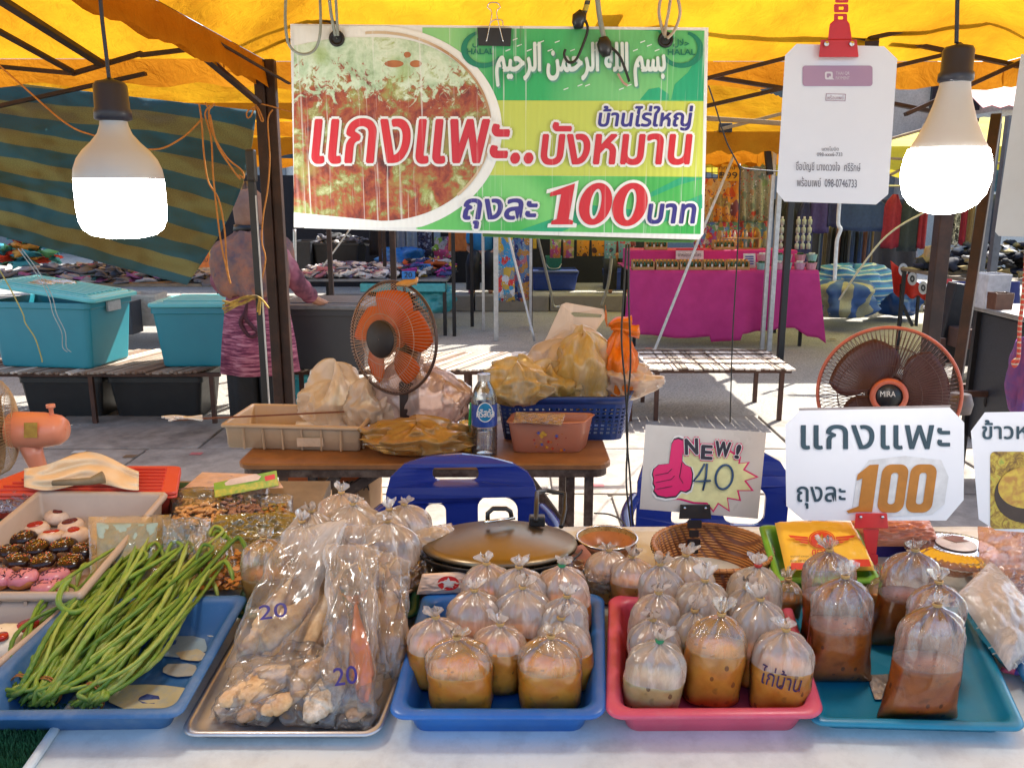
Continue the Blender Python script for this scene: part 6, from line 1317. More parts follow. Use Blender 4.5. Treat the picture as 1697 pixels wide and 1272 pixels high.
    m.add(vs2, [(i*n+k_, i*n+(k_+1) % n, (i+1)*n+(k_+1) % n, (i+1)*n+k_) for i in range(R2-1) for k_ in range(n)]+[tuple(range(n))[::-1], tuple((R2-1)*n+k_ for k_ in range(n))])
    m.obj('curry', CUR[cur], t, world=False, smooth=True)
    m = MB()
    for z_ in (0, .0022): m.tube([top+V((cos(q)*(.0045+.0008*(z_ > 0)), sin(q)*.0045, .001+z_)) for q in [2*pi*k/16 for k in range(16)]], .0016, 6, True)
    m.obj('rubber_band', BANDC[band], t, world=False, smooth=True)
    if write:
        body, zc, hh_, ww_ = write; vs, fs = text_geo(body, .2); xs = [p.x for p in vs]; ys = [p.y for p in vs]; x0, x1, y0, y1 = min(xs), max(xs), min(ys), max(ys); m = MB(); out = []
        for p in vs:
            x = ((p.x-x0)/(x1-x0)-.5)*ww_; z = zc+((p.y-y0)/(y1-y0)-.5)*hh_+x*-.12; tt = z/h; q0 = -pi/2+x/(ip(A_, tt)*w_/2)
            for _ in range(5): pp = P_(q0, tt); q0 += (x-pp.x)/(ip(A_, tt)*w_/2)
            pp = P_(q0, tt); out.append(V((pp.x, pp.y-.0016, z)))
        m.add(out, fs); m.obj('handwriting', mat('violet marker ink', (.03, .01, .08), .5), t, world=False)
    return t
GBl, GPk, GTl = 'curry bags standing in the bright blue tray', 'curry bags standing in the pink tray', 'brown curry bags on the teal tray'
for i, (px, py, h, w_, lq, c, f, d) in enumerate((
    (757, 1058, .132, 106, .50, 'y', 'y', 'front left curry bag in the bright blue tray, yellow curry under a yellow smeared dome'),
    (913, 1056, .132, 104, .52, 'y', 'y', 'front right curry bag in the bright blue tray, with dark bits floating in yellow curry'),
    (722, 1024, .128, 92, .48, 'o', 'c', 'curry bag at the left wall of the bright blue tray, white knot tail leaning left'),
    (829, 1035, .125, 88, .55, 'o', 'c', 'curry bag between the two front ones of the bright blue tray, knot leaning left'),
    (930, 1026, .128, 90, .50, 'y', 'c', 'curry bag at the right wall of the bright blue tray behind the front right one'),
    (786, 979, .130, 84, .40, 'o', 'c', 'foggy curry bag left in the third row of the bright blue tray'),
    (866, 975, .135, 92, .42, 'y', 'c', 'large domed curry bag in the centre of the bright blue tray'),
    (940, 990, .135, 78, .45, 'y', 'c', 'foggy curry bag against the right wall of the bright blue tray, third row'),
    (806, 934, .138, 86, .45, 'o', 'c', 'rear left curry bag of the bright blue tray with pinkish fog'),
    (860, 942, .145, 86, .45, 'y', 'c', 'rear middle curry bag of the bright blue tray with upright knot'),
    (931, 938, .140, 82, .45, 'y', 'c', 'rear right curry bag of the bright blue tray tied with a green band'))):
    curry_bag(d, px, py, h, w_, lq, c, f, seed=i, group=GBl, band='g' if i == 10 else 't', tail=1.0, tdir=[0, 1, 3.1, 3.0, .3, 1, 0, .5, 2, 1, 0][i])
for i, (px, py, h, w_, lq, c, f, bd, d) in enumerate((
    (1093, 1062, .132, 96, .40, 'g', 'c', 'g', 'front left bag of pale greenish curry in the pink tray, tied with a green band'),
    (1195, 1018, .165, 96, .50, 'o', 'y', 't', 'tall front middle curry bag in the pink tray, orange brown curry with a sharp line'),
    (1302, 1044, .150, 96, .52, 'o', 'c', 't', 'front right curry bag in the pink tray with handwriting on its side'),
    (1081, 1026, .128, 86, .35, 'o', 'c', 't', 'second foggy bag along the left wall of the pink tray'),
    (1092, 984, .130, 78, .35, 'o', 'c', 't', 'third foggy bag along the left wall of the pink tray'),
    (1152, 1014, .125, 66, .45, 'g', 'c', 't', 'small foggy bag wedged behind the front left and middle bags of the pink tray'),
    (1168, 962, .140, 86, .35, 'g', 'c', 't', 'large foggy domed bag in the third row of the pink tray'),
    (1260, 994, .145, 86, .35, 'o', 'c', 't', 'foggy bag behind the handwritten one in the pink tray'),
    (1238, 975, .135, 72, .35, 'g', 'c', 't', 'foggy bag with beaded drops in the right rear of the pink tray'),
    (1093, 935, .142, 72, .35, 'o', 'c', 't', 'straight sided foggy bag in the left rear corner of the pink tray'),
    (1137, 922, .140, 84, .35, 'g', 'c', 't', 'pleated foggy bag with large white knot at the rear of the pink tray'),
    (1256, 938, .140, 82, .35, 'g', 'c', 'r', 'pleated foggy bag tied with a red band at the right rear of the pink tray'))):
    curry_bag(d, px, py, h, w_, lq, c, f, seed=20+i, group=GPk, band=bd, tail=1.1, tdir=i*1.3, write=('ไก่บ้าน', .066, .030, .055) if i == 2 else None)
for i, (px, py, h, w_, lq, d) in enumerate((
    (1553, 1004, .165, 96, .50, 'front right brown curry bag on the teal tray with sharp lower corners'),
    (1401, 957, .160, 90, .52, 'front left brown curry bag on the teal tray, its corner beside the pink tray'),
    (1556, 966, .150, 86, .50, 'middle brown curry bag on the teal tray behind the front right one'),
    (1374, 912, .160, 80, .52, 'rear left brown curry bag on the teal tray beneath the red clip stand'),
    (1516, 912, .155, 80, .52, 'rear right brown curry bag on the teal tray before the fluted cookie box'))):
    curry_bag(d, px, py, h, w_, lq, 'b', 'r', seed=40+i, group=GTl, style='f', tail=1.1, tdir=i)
GB2 = 'soup bags standing behind the trays'
for i, (px, py, h, w_, lq, c, d) in enumerate((
    (437, 893, .125, 74, .38, 'l', 'soup bag with orange broth and frayed knot standing right of the long beans'),
    (500, 866, .13, 72, .3, 'l', 'small foggy soup bag directly behind the tall fish bags'), (517, 848, .14, 76, .3, 'l', 'foggy soup bag leaning behind the small one, yellow knot'),
    (585, 836, .14, 92, .3, 'l', 'round foggy soup bag in front of the SODA carton'), (566, 817, .13, 82, .3, 'l', 'rearmost left foggy soup bag touching the SODA carton'),
    (642, 866, .14, 86, .35, 'l', 'foggy soup bag with a violet mark at the right end of the rear group'), (670, 836, .13, 78, .35, 'l', 'pinkish soup bag against the blue chair back'), (645, 846, .13, 80, .35, 'l', 'foggy soup bag between the violet marked one and the blue chair'),
    (1009, 912, .10, 66, .4, 'l', 'pleated soup bag with spread yellow knot before the sieve bowl'), (1047, 924, .11, 68, .5, 'l', 'pleated soup bag right of the one before the sieve bowl'),
    (1307, 962, .09, 50, .5, 'l', 'small pleated bag with orange knot between pink and teal trays'), (1466, 955, .09, 44, .6, 'l', 'small orange bag right of the red clip stem'))):
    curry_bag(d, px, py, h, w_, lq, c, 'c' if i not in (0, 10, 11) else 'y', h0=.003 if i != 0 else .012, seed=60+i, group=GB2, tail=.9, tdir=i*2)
# toppled soup bag behind the blue tray
t = thing('toppled_bag_of_soup', 'large foggy soup bag toppled over, orange broth in its corner, left of the pan lid', 'bag of soup', atT(730, 925))
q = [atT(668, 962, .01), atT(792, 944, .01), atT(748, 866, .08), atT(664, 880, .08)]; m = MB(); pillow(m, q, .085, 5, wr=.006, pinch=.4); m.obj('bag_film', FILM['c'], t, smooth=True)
q = [atT(680, 954, .008), atT(784, 938, .008), atT(776, 905, .035), atT(690, 922, .035)]; m = MB(); pillow(m, q, .05, 6, wr=.002, pinch=.4); m.obj('broth', CUR['l'], t, smooth=True)
# ---------------------------------------------------------------- long beans
BEAN = [mat('green bean skin', (.17, .30, .03), .45, 0, (.10, .20, .02), 45, .6, 200, dirt=(.30, .26, .07), dirt_amt=.6, dscale=70), mat('light bean skin', (.29, .38, .07), .45, 0, (.19, .29, .04), 45, .4, 200, dirt=(.36, .34, .12), dirt_amt=.6, dscale=70), mat('dark bean skin', (.09, .20, .02), .45, 0, (.06, .14, .015), 60, .3, 300)]
def bundle(label, root, band, n, ends, seed, rootspread, hmax=.07):
    rnd = random.Random(seed); t = thing('long_bean_bundle', label, 'long beans', atT(*band, .02), group='bundles of long beans in the worn blue tray')
    for i in range(n):
        ex, ey = rnd.choice(ends); ex += rnd.gauss(0, 14); ey += rnd.gauss(0, 12)
        r0_ = (root[0]+rnd.gauss(0, rootspread[0]), root[1]+rnd.gauss(0, rootspread[1])); b0_ = (band[0]+rnd.gauss(0, rootspread[0]*.7), band[1]+rnd.gauss(0, 3))
        hb = .014+rnd.random()*.03; bow = rnd.gauss(-8, 24); n_ = 11; pts = []
        dx, dy = ex-b0_[0], ey-b0_[1]; L_ = sqrt(dx*dx+dy*dy); nx, ny = -dy/L_, dx/L_; pha = rnd.uniform(0, 6.3); wv = rnd.uniform(3, 9); hm = rnd.uniform(.3, 1)*hmax
        pts.append((r0_[0], r0_[1], hb*.6)); pts.append((b0_[0], b0_[1], hb))
        for k in range(1, n_+1):
            s = k/n_; bb = bow*sin(pi*s)*1.0+wv*sin(s*7+pha)*s+ (28*s**3*rnd.choice((-1, 1))*.0)
            pts.append((b0_[0]+dx*s+nx*bb-6*sin(pi*s), b0_[1]+dy*s+ny*bb+18*sin(pi*s), hb+(hm)*sin(min(1, s*1.15)*pi*.62)*(.6+.4*s)))
        if rnd.random() < .28:
            e_ = pts[-1]; dd = rnd.choice((-1, 1)); pts += [(e_[0]+14*dd, e_[1]-8, e_[2]), (e_[0]+24*dd, e_[1]+8, e_[2]-.006), (e_[0]+28*dd, e_[1]+28, e_[2]-.02)]
        P_ = curve([atT(*p) for p in pts], 6); N_ = len(P_); r_ = rnd.uniform(.0030, .0045)
        rs = [r_*(1+.10*sin(k*1.1+pha)+.05*sin(k*2.7))*min(1, .45+k*.2, .35+(N_-1-k)*.16) for k in range(N_)]
        MB().tube(P_, rs, 8).obj('bean', BEAN[rnd.choices((0, 1, 2), (.5, .3, .2))[0]], t, smooth=True)
    c = atT(*band, .028); d = (atT(band[0]+30, band[1]-28, .03)-c).normalized(); u = V((0, 0, 1)); s_ = d.cross(u).normalized(); rb = rootspread[0]/1150*1.7
    m = MB()
    for o_ in (0, .004): m.tube([c+d*o_+s_*cos(q)*rb+u*sin(q)*.022 for q in [2*pi*k/24 for k in range(24)]], .0013, 5, True)
    m.obj('rubber_band', mat('brown rubber band', (.35, .13, .03), .5), t, smooth=True)
E1 = [(190, 925), (225, 905), (250, 893), (300, 905), (340, 910), (365, 905), (240, 960), (180, 960), (290, 930), (330, 935)]
bundle('centre bundle of long green beans tied at the front of the worn blue tray', (62, 1166), (78, 1146), 42, E1, 3, (15, 3), .055)
bundle('right bundle of long green beans, tips curling toward the right rim of their tray', (138, 1168), (152, 1156), 22, [(350, 930), (330, 960), (300, 965), (355, 925), (275, 1000), (250, 960), (235, 1010), (290, 1020)], 9, (13, 3), .04)
bundle('left bundle of long green beans with cut ends at the left edge of the photo', (2, 1150), (36, 1142), 20, [(130, 985), (165, 950), (190, 935), (120, 1000), (220, 940), (250, 915)], 14, (14, 9), .045)
t = thing('stray_long_bean', 'single long bean hooked over the front rim of the donut crate', 'long bean', atT(95, 990, .08)); P_ = curve([atT(x, y, z) for x, y, z in ((118, 958, .085), (104, 972, .09), (97, 995, .085), (105, 1008, .075), (125, 1014, .07), (160, 1000, .065))], 6)
MB().tube(P_, [.005*min(1, .4+k*.2) for k in range(len(P_))], 8).obj('pod', BEAN[0], t, smooth=True)
# ---------------------------------------------------------------- dried fish in clear bags
FISH = [mat('cream brown dried fish', (.80, .56, .30), .6, 0, (.38, .18, .06), 35, .5, 150, .003, dirt=(.75, .68, .6), dirt_amt=.7, dscale=22), mat('dark dried fish', (.42, .24, .12), .55, 0, (.16, .08, .03), 30, .5, 150, .003, dirt=(.7, .6, .5), dirt_amt=.5, dscale=20), mat('orange dried fish', (.70, .20, .07), .5, 0, (.6, .14, .04), 30, .4)]
FEND = mat('salted fish head', (.78, .70, .60), .7, 0, (.30, .20, .10), 60, .9, 90, .006, dirt=(.12, .07, .03), dirt_amt=.6, dscale=40); FFILM = film('crisp fish bag film', base=.11, edge=.45, streak=.42, rough=.16, bscale=9, bstr=.6, gm=.85, haze=(.98, .95, .95), stretch=(1.4, .7, .7))
def fish(parent, a, b, r, mt, seed):
    d = b-a; L_ = d.length; R_ = d.to_track_quat('Z', 'Y').to_matrix().to_4x4(); M_ = Matrix.Translation(a) @ R_ ; side = (M_.inverted().to_3x3() @ V((1, 0, 0))); side.z = 0
    ang = atan2(side.y, side.x); M_ = M_ @ Matrix.Rotation(ang, 4, 'Z')
    prof = [(.001, 0), (.32, .015), (.55, .07), (.78, .16), (.80, .20), (1.0, .225), (1.02, .30), (.90, .45), (.66, .60), (.40, .74), (.20, .85), (.14, .90), (.001, .92)]
    def fn(rr_, z, q, i):
        f = 1+.16*noise.noise(V((cos(q)*1.5+seed, sin(q)*1.5, z*5)))+.1*noise.noise(V((cos(q)*4+seed, sin(q)*4, z*16))); return rr_*r*f*(1 if abs(cos(q)) > -1 else 1), z*L_
    n = 22; vs = []; fs = []
    P2 = []
    for k in range(len(prof)-1):
        (a0, z0), (a1, z1) = prof[k], prof[k+1]
        for j in range(3): P2.append((a0+(a1-a0)*j/3, z0+(z1-z0)*j/3))
    P2.append(prof[-1]); m = MB(); S_ = Matrix.Diagonal((1, .55, 1, 1)); m.lathe(P2, n, M_ @ S_, fn); fo = m.obj('dried_fish', mt, parent, smooth=True)
    M3 = M_ @ Matrix.Translation((0, 0, L_*.9)); m = MB(); m.grid(10, 5, lambda u, v: M3 @ V(((u-.5)*(.4*r+2.0*r*v), .003*sin(u*20), L_*.14*v*(1-.4*sin(pi*u))))); m.obj('tail_fin', mt, fo, smooth=True, solid=.0012)
    for s in (-1, 1): MB().lathe([(.001, 0), (r*.10, .001), (r*.12, -.004)], 10, M_ @ Matrix.Translation((s*r*.42, r*.30, L_*.075)) @ Matrix.Rotation(-pi/2*.7, 4, 'X')).obj('eye', mat('dark dried eye', (.03, .02, .01), .3), fo)
    return fo
def fish_bag(label, q, th, fishes, seed, text=None, pinch=.35):
    """q: (px, py, h) for tail-left... corners bl, br, tr, tl of the bag as it lies"""
    P4 = [atT(*p) for p in q]; t = thing('bag_of_dried_fish', label, 'bag of dried fish', sum(P4, V())/4, group='clear bags of dried fish on the silver tray')
    m = MB(); n_ = (P4[1]-P4[0]).cross(P4[3]-P4[0]).normalized(); n_ = n_ if n_.z > 0 else -n_
    pillow(m, P4, th, seed, 60, 60, wr=.010, wf=4, pinch=pinch, edge_wave=.010, up=n_); m.obj('bag_film', FFILM, t, smooth=True)
    for k, (a, b, r, mi) in enumerate(fishes): fish(t, atT(*a), atT(*b), r, FISH[mi] if mi < 3 else FEND, seed*3+k)
    if text:
        body, bx, hgt = text; pl = Plane(P4[0]*.25+P4[1]*.25+P4[2]*.25+P4[3]*.25+n_*(th*.5+.004), n_); ptext(t, body, bx, pl, mat('blue marker ink', (.01, .012, .22), .4), 'handwriting', shear=.05, lift=.004, bold=.2, rot=-8)
    return t
fish_bag('long clear fish bag leaning up to the left, marked 20, one long fish inside', [(372, 1100, .035), (470, 1135, .035), (580, 860, .17), (468, 880, .15)], .05,
         [((392, 1092, .045), (560, 960, .10), .026, 0), ((440, 1115, .04), (600, 1010, .07), .022, 1), ((430, 1040, .06), (520, 930, .12), .02, 1), ((480, 1110, .04), (575, 930, .12), .019, 0), ((415, 1070, .055), (490, 945, .12), .016, 0)], 2, ('20', (428, 1000, 476, 1024), 0))
fish_bag('middle clear fish bag standing nearest the camera, marked 20, holding an orange fish', [(535, 1180, .03), (622, 1182, .03), (628, 905, .16), (540, 900, .16)], .045,
         [((604, 1165, .04), (588, 985, .10), .017, 2), ((560, 1150, .03), (565, 1010, .08), .018, 0), ((575, 1120, .05), (560, 960, .10), .015, 1), ((616, 1130, .04), (610, 990, .09), .014, 0)], 5, ('20', (552, 1104, 592, 1134), 0))
fish_bag('right clear fish bag leaning against the bright blue tray, dark fish heads down', [(612, 1130, .03), (668, 1120, .03), (682, 930, .13), (590, 900, .15)], .05,
         [((640, 1115, .035), (628, 960, .10), .022, 1), ((655, 1060, .05), (640, 930, .11), .018, 0), ((625, 1080, .05), (612, 940, .11), .018, 0), ((660, 1100, .04), (665, 980, .09), .016, 1)], 8)
fish_bag('low clear fish bag in the front left corner of the silver tray', [(345, 1190, .014), (440, 1205, .014), (540, 1090, .05), (400, 1085, .05)], .045,
         [((362, 1165, .035), (530, 1100, .05), .023, 0), ((395, 1195, .025), (470, 1130, .035), .018, 1), ((400, 1140, .04), (520, 1085, .055), .019, 0), ((430, 1180, .03), (520, 1140, .04), .016, 0)], 11)
fish_bag('low clear fish bag at the front of the silver tray, pale crusted head', [(470, 1200, .014), (560, 1208, .014), (590, 1080, .06), (470, 1060, .06)], .045,
         [((508, 1196, .03), (590, 1080, .06), .025, 3), ((478, 1150, .035), (560, 1070, .06), .02, 0), ((540, 1170, .035), (575, 1080, .06), .016, 1)], 14)
fish_bag('short clear fish bag at the front right of the silver tray with one dark head', [(555, 1205, .014), (620, 1208, .014), (640, 1100, .05), (560, 1095, .05)], .035,
         [((583, 1195, .025), (615, 1110, .045), .021, 1)], 17)
fish_bag('rear clear fish bag sticking up highest behind the fish tray', [(560, 1010, .05), (680, 1010, .04), (650, 868, .15), (555, 872, .15)], .05,
         [((590, 1000, .06), (600, 900, .12), .02, 0), ((650, 1000, .05), (620, 920, .10), .02, 0)], 20)
# ---------------------------------------------------------------- donuts
DOUGH = mat('golden dough', (.62, .30, .12), .6, 0, (.5, .22, .08), 30, .2); SUGAR = mat('powdered sugar dough', (.72, .62, .54), .85, 0, (.58, .42, .32), 40, .4)
CHOC = mat('dark chocolate icing', (.028, .010, .008), .18, 0, (.02, .008, .006), 20, .1); PNK = mat('pink icing', (.62, .26, .34), .25, 0, (.58, .22, .3), 20, .1); JAM = mat('red jam', (.45, .02, .012), .12); DJAM = mat('dark berry jam', (.13, .015, .02), .12)
def torus_fn(R0, r, sq=.75):
    return [((R0+r*cos(a)), r*sq*sin(a)) for a in [2*pi*k/14 for k in range(15)]]
def make_donut(kind):
    t = thing('donut', 'x', 'donut'); Rr = .027
    bod = [(.001, .003), (.024, .0), (.032, .006), (.035, .015), (.031, .025), (.020, .031), (.008, .029), (.001, .027)]
    def wob(r, z, q, i): return r*(1+.05*noise.noise(V((cos(q)*2, sin(q)*2, z*50+kind)))), z
    MB().lathe(bod, 28, fn=wob).obj('dough', SUGAR if kind in (0, 1) else DOUGH, t, world=False, smooth=True)
    if kind in (0, 1): MB().lathe([(.017, .0295), (.015, .034), (.008, .0345), (.001, .034)], 20, fn=lambda r, z, q, i: (r*(1+.25*sin(2*q+1)), z)).obj('jam', JAM if kind == 0 else DJAM, t, world=False, smooth=True)
    else:
        MB().lathe([(.0355, .0135), (.0362, .017), (.0325, .026), (.021, .0335), (.008, .0315), (.001, .029)], 28, fn=lambda r, z, q, i: (r*(1+.015*sin(5*q+1)), z-(.0025*sin(6*q) if i == 0 else 0))).obj('icing', CHOC if kind == 2 else PNK, t, world=False, smooth=True)
        rnd = random.Random(kind); cl = [(.75, .12, .03), (.8, .5, .05), (.75, .7, .55), (.7, .25, .1)] if kind == 2 else [(.06, .01, .05), (.10, .02, .08), (.05, .01, .02)]
        ms = [mat('sprinkle %.2f %.2f' % (c[0], c[1]), c, .4, bump=0) for c in cl]; m = MB()
        for k in range(75 if kind == 2 else 22):
            a = rnd.uniform(0, 6.3); rr_ = sqrt(rnd.random())*.029; z = .0335-max(0, rr_-.020)**1.5*8-.003*(rr_ < .01); m.m = rnd.randrange(len(ms)); b_ = rnd.uniform(0, 3.1); L_ = .0018 if kind == 2 else .006
            p = V((rr_*cos(a), rr_*sin(a), z)); d = V((cos(b_), sin(b_), 0))*L_; m.tube([p-d, p+d], .0009 if kind == 2 else .0012, 4)
        o = m.obj('sprinkles', ms, t, world=False); o['kind'] = 'stuff'
    return t
protos = {k: make_donut(k) for k in range(4)}; used = {k: False for k in range(4)}
DN = [(95, 858, 1, 'powdered donut with dark berry jam at the back of the crate'), (120, 872, 1, 'powdered donut with dark berry jam, right of the rearmost one'), (61, 877, 0, 'powdered donut with red jam at the left of the second row'), (86, 891, 0, 'powdered donut with red jam in the middle of the second row'), (128, 889, 0, 'powdered donut with a large red jam pool by the right crate wall'),
      (40, 895, 2, 'plain dark chocolate donut behind the sprinkled ones at the left'), (62, 909, 2, 'chocolate donut with sprinkles in the middle of the third row'), (108, 909, 2, 'chocolate donut with sprinkles right in the third row'), (12, 918, 2, 'chocolate donut with bright sprinkles at the left edge of the photo'), (139, 918, 2, 'chocolate donut tight in the right corner of the crate'), (30, 934, 2, 'chocolate donut with red and yellow sprinkles in the fourth row'), (75, 934, 2, 'chocolate donut with golden sprinkles in the centre of the fourth row'), (120, 934, 2, 'chocolate donut with sprinkles at the right of the fourth row'),
      (2, 962, 3, 'pink iced donut cut by the left edge of the photo'), (42, 962, 3, 'pink iced donut with dark chocolate strands in the front row'), (93, 958, 3, 'pink iced donut with dark chocolate zigzags, rightmost of the front row'), (80, 975, 3, 'pale pink donut lowest in the front corner')]
for i, (x, y, k, d) in enumerate(DN):
    loc = atT(x, y+8, .010); o = protos[k]
    if used[k]: o = dup(o)
    used[k] = True; o.location = loc; o.rotation_euler = (.14, random.uniform(-.12, .12), random.uniform(0, 6)); o.scale = (.74, .74, random.uniform(.72, .85)); o['label'] = d; o['group'] = 'donuts in the grey cream crate'
# cream pastry with red fruit in the near crate
for i, (x, y, s) in enumerate(((8, 1078, 1.0), (-40, 1090, 1.0))):
    t = thing('cream_pastry', ['pastry of whipped cream with two red jelly slices in the front crate', 'second whipped cream pastry further left in the front crate'][i], 'pastry', atT(x, y, .012)); CRM = mat('whipped cream', (.78, .72, .62), .6, 0, (.72, .66, .5), 30, .5, 120, .003)
    MB().lathe([(.001, 0), (.045, 0), (.05, .015), (.035, .03), (.02, .038), (.001, .04)], 26, fn=lambda r, z, q, i: (r*(1+.06*sin(7*q)), z)).obj('cream', CRM, t, world=False, smooth=True)
    MB().lathe([(.001, .006), (.016, .005), (.017, -.002), (.001, -.003)], 16, Matrix.Translation((.032, .018, .034))).obj('jelly_slice', JAM, t, world=False, smooth=True); MB().lathe([(.001, .006), (.010, .005), (.011, -.002), (.001, -.003)], 16, Matrix.Translation((.012, -.022, .036))).obj('jelly_slice', JAM, t, world=False, smooth=True)
# ---------------------------------------------------------------- red box, papers, cashews
REDL = mat('red translucent plastic', (.60, .07, .04), .35, 0, (.55, .05, .03), 5, .05); hR = .06
Qr = [atT(-60, 824, hR), atT(292, 822, hR), atT(300, 778, hR), atT(60, 778, hR)]
t = tray('red_plastic_box', 'red plastic box with ribbed lid behind the donut crate', Qr, hR, REDL, .02, .01, .12, 'box')
m = MB(); pr = [quadloop(Qr, (1.0, 1.0), .001, .12), quadloop(Qr, (1.01, 1.01), .004, .12), quadloop(Qr, (1.0, 1.0), .009, .12), quadloop(Qr, (.9, .86), .009, .12)]; m.loops(pr); m.obj('lid', REDL, t, bevel=.001)
for k in range(7): f = (k+.8)/8; m = MB().bar(Qr[0].lerp(Qr[3], f)+V((.05, 0, .011)), Qr[1].lerp(Qr[2], f)+V((-.03, 0, .011)), .006, .004); m.obj('lid_rib', REDL, t)
def paperf(u, v):
    x = 40+190*u; y = 806-30*v-22*sin(u*3.1)*(v)+6*sin(u*8); p = atT(x, y, hR+.016+.035*abs(sin(u*2.6+.4))*v+.012*noise.noise(V((u*5, v*4, 1)))+.008); return p
m = MB(); m.grid(30, 16, paperf); tag(m.obj('wrapping_paper', mat('cream paper', (.72, .58, .40), .7, 0, (.66, .5, .33), 5, .1), smooth=True, solid=.001), 'curled cream paper lying on the lid of the red box', 'paper')
t = thing('wooden_pestle', 'short grey wooden stick lying in the curled cream paper', 'stick', atT(140, 797, hR+.05)); MB().tube([atT(88, 800, hR+.04), atT(150, 797, hR+.045), atT(172, 790, hR+.05)], [.006, .008, .013], 12).obj('stick', mat('grey brown wood', (.22, .17, .10), .6), t, smooth=True)
CASH = mat('roasted nut', (.66, .38, .16), .55, 0, (.5, .26, .09), 80, .1); CASH2 = mat('dark roasted nut', (.34, .18, .12), .5, 0, (.2, .1, .07), 80)
def nutbag(label, x0, x1, y0, y1, mt, seed, n=150):
    t = thing('bag_of_nuts', label, 'bag of nuts', atT((x0+x1)/2, y1, .01)); m = MB(); rnd = random.Random(seed)
    for i in range(n):
        px, py = rnd.uniform(x0+8, x1-8), rnd.uniform(y0+8, y1-4); h_ = .012+.03*rnd.random()*sin(pi*(px-x0)/(x1-x0))
        c = atT(px, py+6, h_+.01); a = rnd.uniform(0, 6.3); R_ = Matrix.Rotation(a, 3, 'Z') @ Matrix.Rotation(rnd.uniform(-.8, .8), 3, 'X'); m.tube([c+R_ @ V((.008*cos(q), .006*sin(q), 0)) for q in (0, .8, 1.6, 2.4, 3.1)], [.002, .0035, .004, .0035, .002], 6)
    o = m.obj('nuts', mt, t, smooth=True); o['kind'] = 'stuff'
    m = MB(); pillow(m, [atT(x0, y1, .012), atT(x1, y1-6, .012), atT(x1, y0, .04), atT(x0, y0, .04)], .05, seed, wr=.005, pinch=.35); m.obj('bag_film', CLEAR, t, smooth=True)
nutbag('left clear bag of pale cashew nuts under a green header card', 284, 380, 812, 866, CASH, 3); nutbag('right clear bag of darker cashew nuts left of the soup bags', 350, 446, 806, 860, CASH2, 4)
nutbag('small clear bag of green and red sweets by the rusty table leg', 430, 486, 822, 860, mat('green sweets', (.2, .25, .05), .4, col2=(.4, .08, .02), scale=60), 6, 60)
t = thing('header_card', 'green and yellow printed header card lying on the cashew bags', 'card', atT(415, 800, .06)); pl = Plane(atT(415, 815, .06), (0.05, -.75, .66)); LQ = [(354, 800), (458, 779), (462, 804), (356, 824)]
pshape(t, [LQ], pl, mat('green card print', (.08, .28, .02), .35, col2=(.35, .4, .03), scale=25), 'card', .0, .0015)
pshape(t, [[(372, 800), (382, 793), (425, 785), (433, 789), (428, 795), (385, 803), (374, 804)]], pl, mat('pale pink print', (.75, .55, .45), .4), 'name_plate', .0006); pshape(t, [[(438, 789), (455, 785), (456, 793), (440, 797)]], pl, REDP, 'leaf_print', .0006); pshape(t, [[(356, 812), (458, 792), (461, 803), (357, 823)]], pl, mat('yellow print', (.6, .45, .04), .4, col2=(.1, .3, .03), scale=90), 'lower_band', .0005)
bagat('white_papers', 'pile of white and pink papers under the header card', [(300, 812, 1.72), (470, 808, 1.68), (455, 786, 1.8), (335, 782, 1.84)], 1.7, .02, mat('pinkish paper', (.7, .5, .42), .7), 7, 'papers', wr=.01)
# flat bags around the beans
m = MB(); q = [atT(150, 985, .03), atT(262, 975, .03), atT(284, 852, .09), atT(146, 856, .08)]; pillow(m, q, .02, 21, 40, 40, wr=.004); t = thing('flat_bag_of_tofu', 'flat clear bag of pale blue green tofu sheet leaning behind the beans', 'bag of food', sum(q, V())/4); m.obj('bag_film', CLEAR, t, smooth=True)
m = MB(); q = [atT(162, 975, .032), atT(250, 968, .032), atT(262, 866, .085), atT(160, 866, .08)]; pillow(m, q, .010, 22, 20, 20, wr=.001, pinch=.2); m.obj('tofu_sheet', mat('pale blue green tofu', (.30, .44, .44), .4, 0, (.22, .36, .38), 12, .1, dirt=(.08, .12, .10), dirt_amt=.4, dscale=30), t, smooth=True)
t = thing('bag_of_dried_crisps', 'clear bag of orange brown dried crisps right of the bean tips', 'bag of food', atT(365, 950, .03)); rnd = random.Random(4); m = MB()
for i in range(170):
    px, py = rnd.uniform(330, 398), rnd.uniform(912, 975); c = atT(px, py, .012+.045*rnd.random()); R_ = Matrix.Rotation(rnd.uniform(0, 6), 3, 'Z') @ Matrix.Rotation(rnd.uniform(-1, 1), 3, 'X'); m.loops([[c+R_ @ V((.008*cos(q), .005*sin(q), z_)) for q in [2*pi*k/6 for k in range(6)]] for z_ in (-.001, .001)])
o = m.obj('crisps', mat('orange brown crisps', (.62, .27, .05), .5, 0, (.3, .08, .02), 70), t); o['kind'] = 'stuff'
m = MB(); pillow(m, [atT(325, 980, .012), atT(404, 975, .012), atT(385, 895, .06), atT(318, 885, .06)], .06, 31, wr=.006); m.obj('bag_film', CLEAR, t, smooth=True)
def softbag(name, label, pts, th, fm, seed, cat='plastic bag', **kw):
    m = MB(); q = [atT(*p) for p in pts]; pillow(m, q, th, seed, 44, 36, **kw); return tag(m.obj(name, fm, smooth=True), label, cat)
softbag('film_bag', 'crumpled clear bag catching light above the bean tips', [(268, 930, .05), (345, 925, .05), (350, 858, .08), (270, 862, .09)], .05, CLEAR, 33)
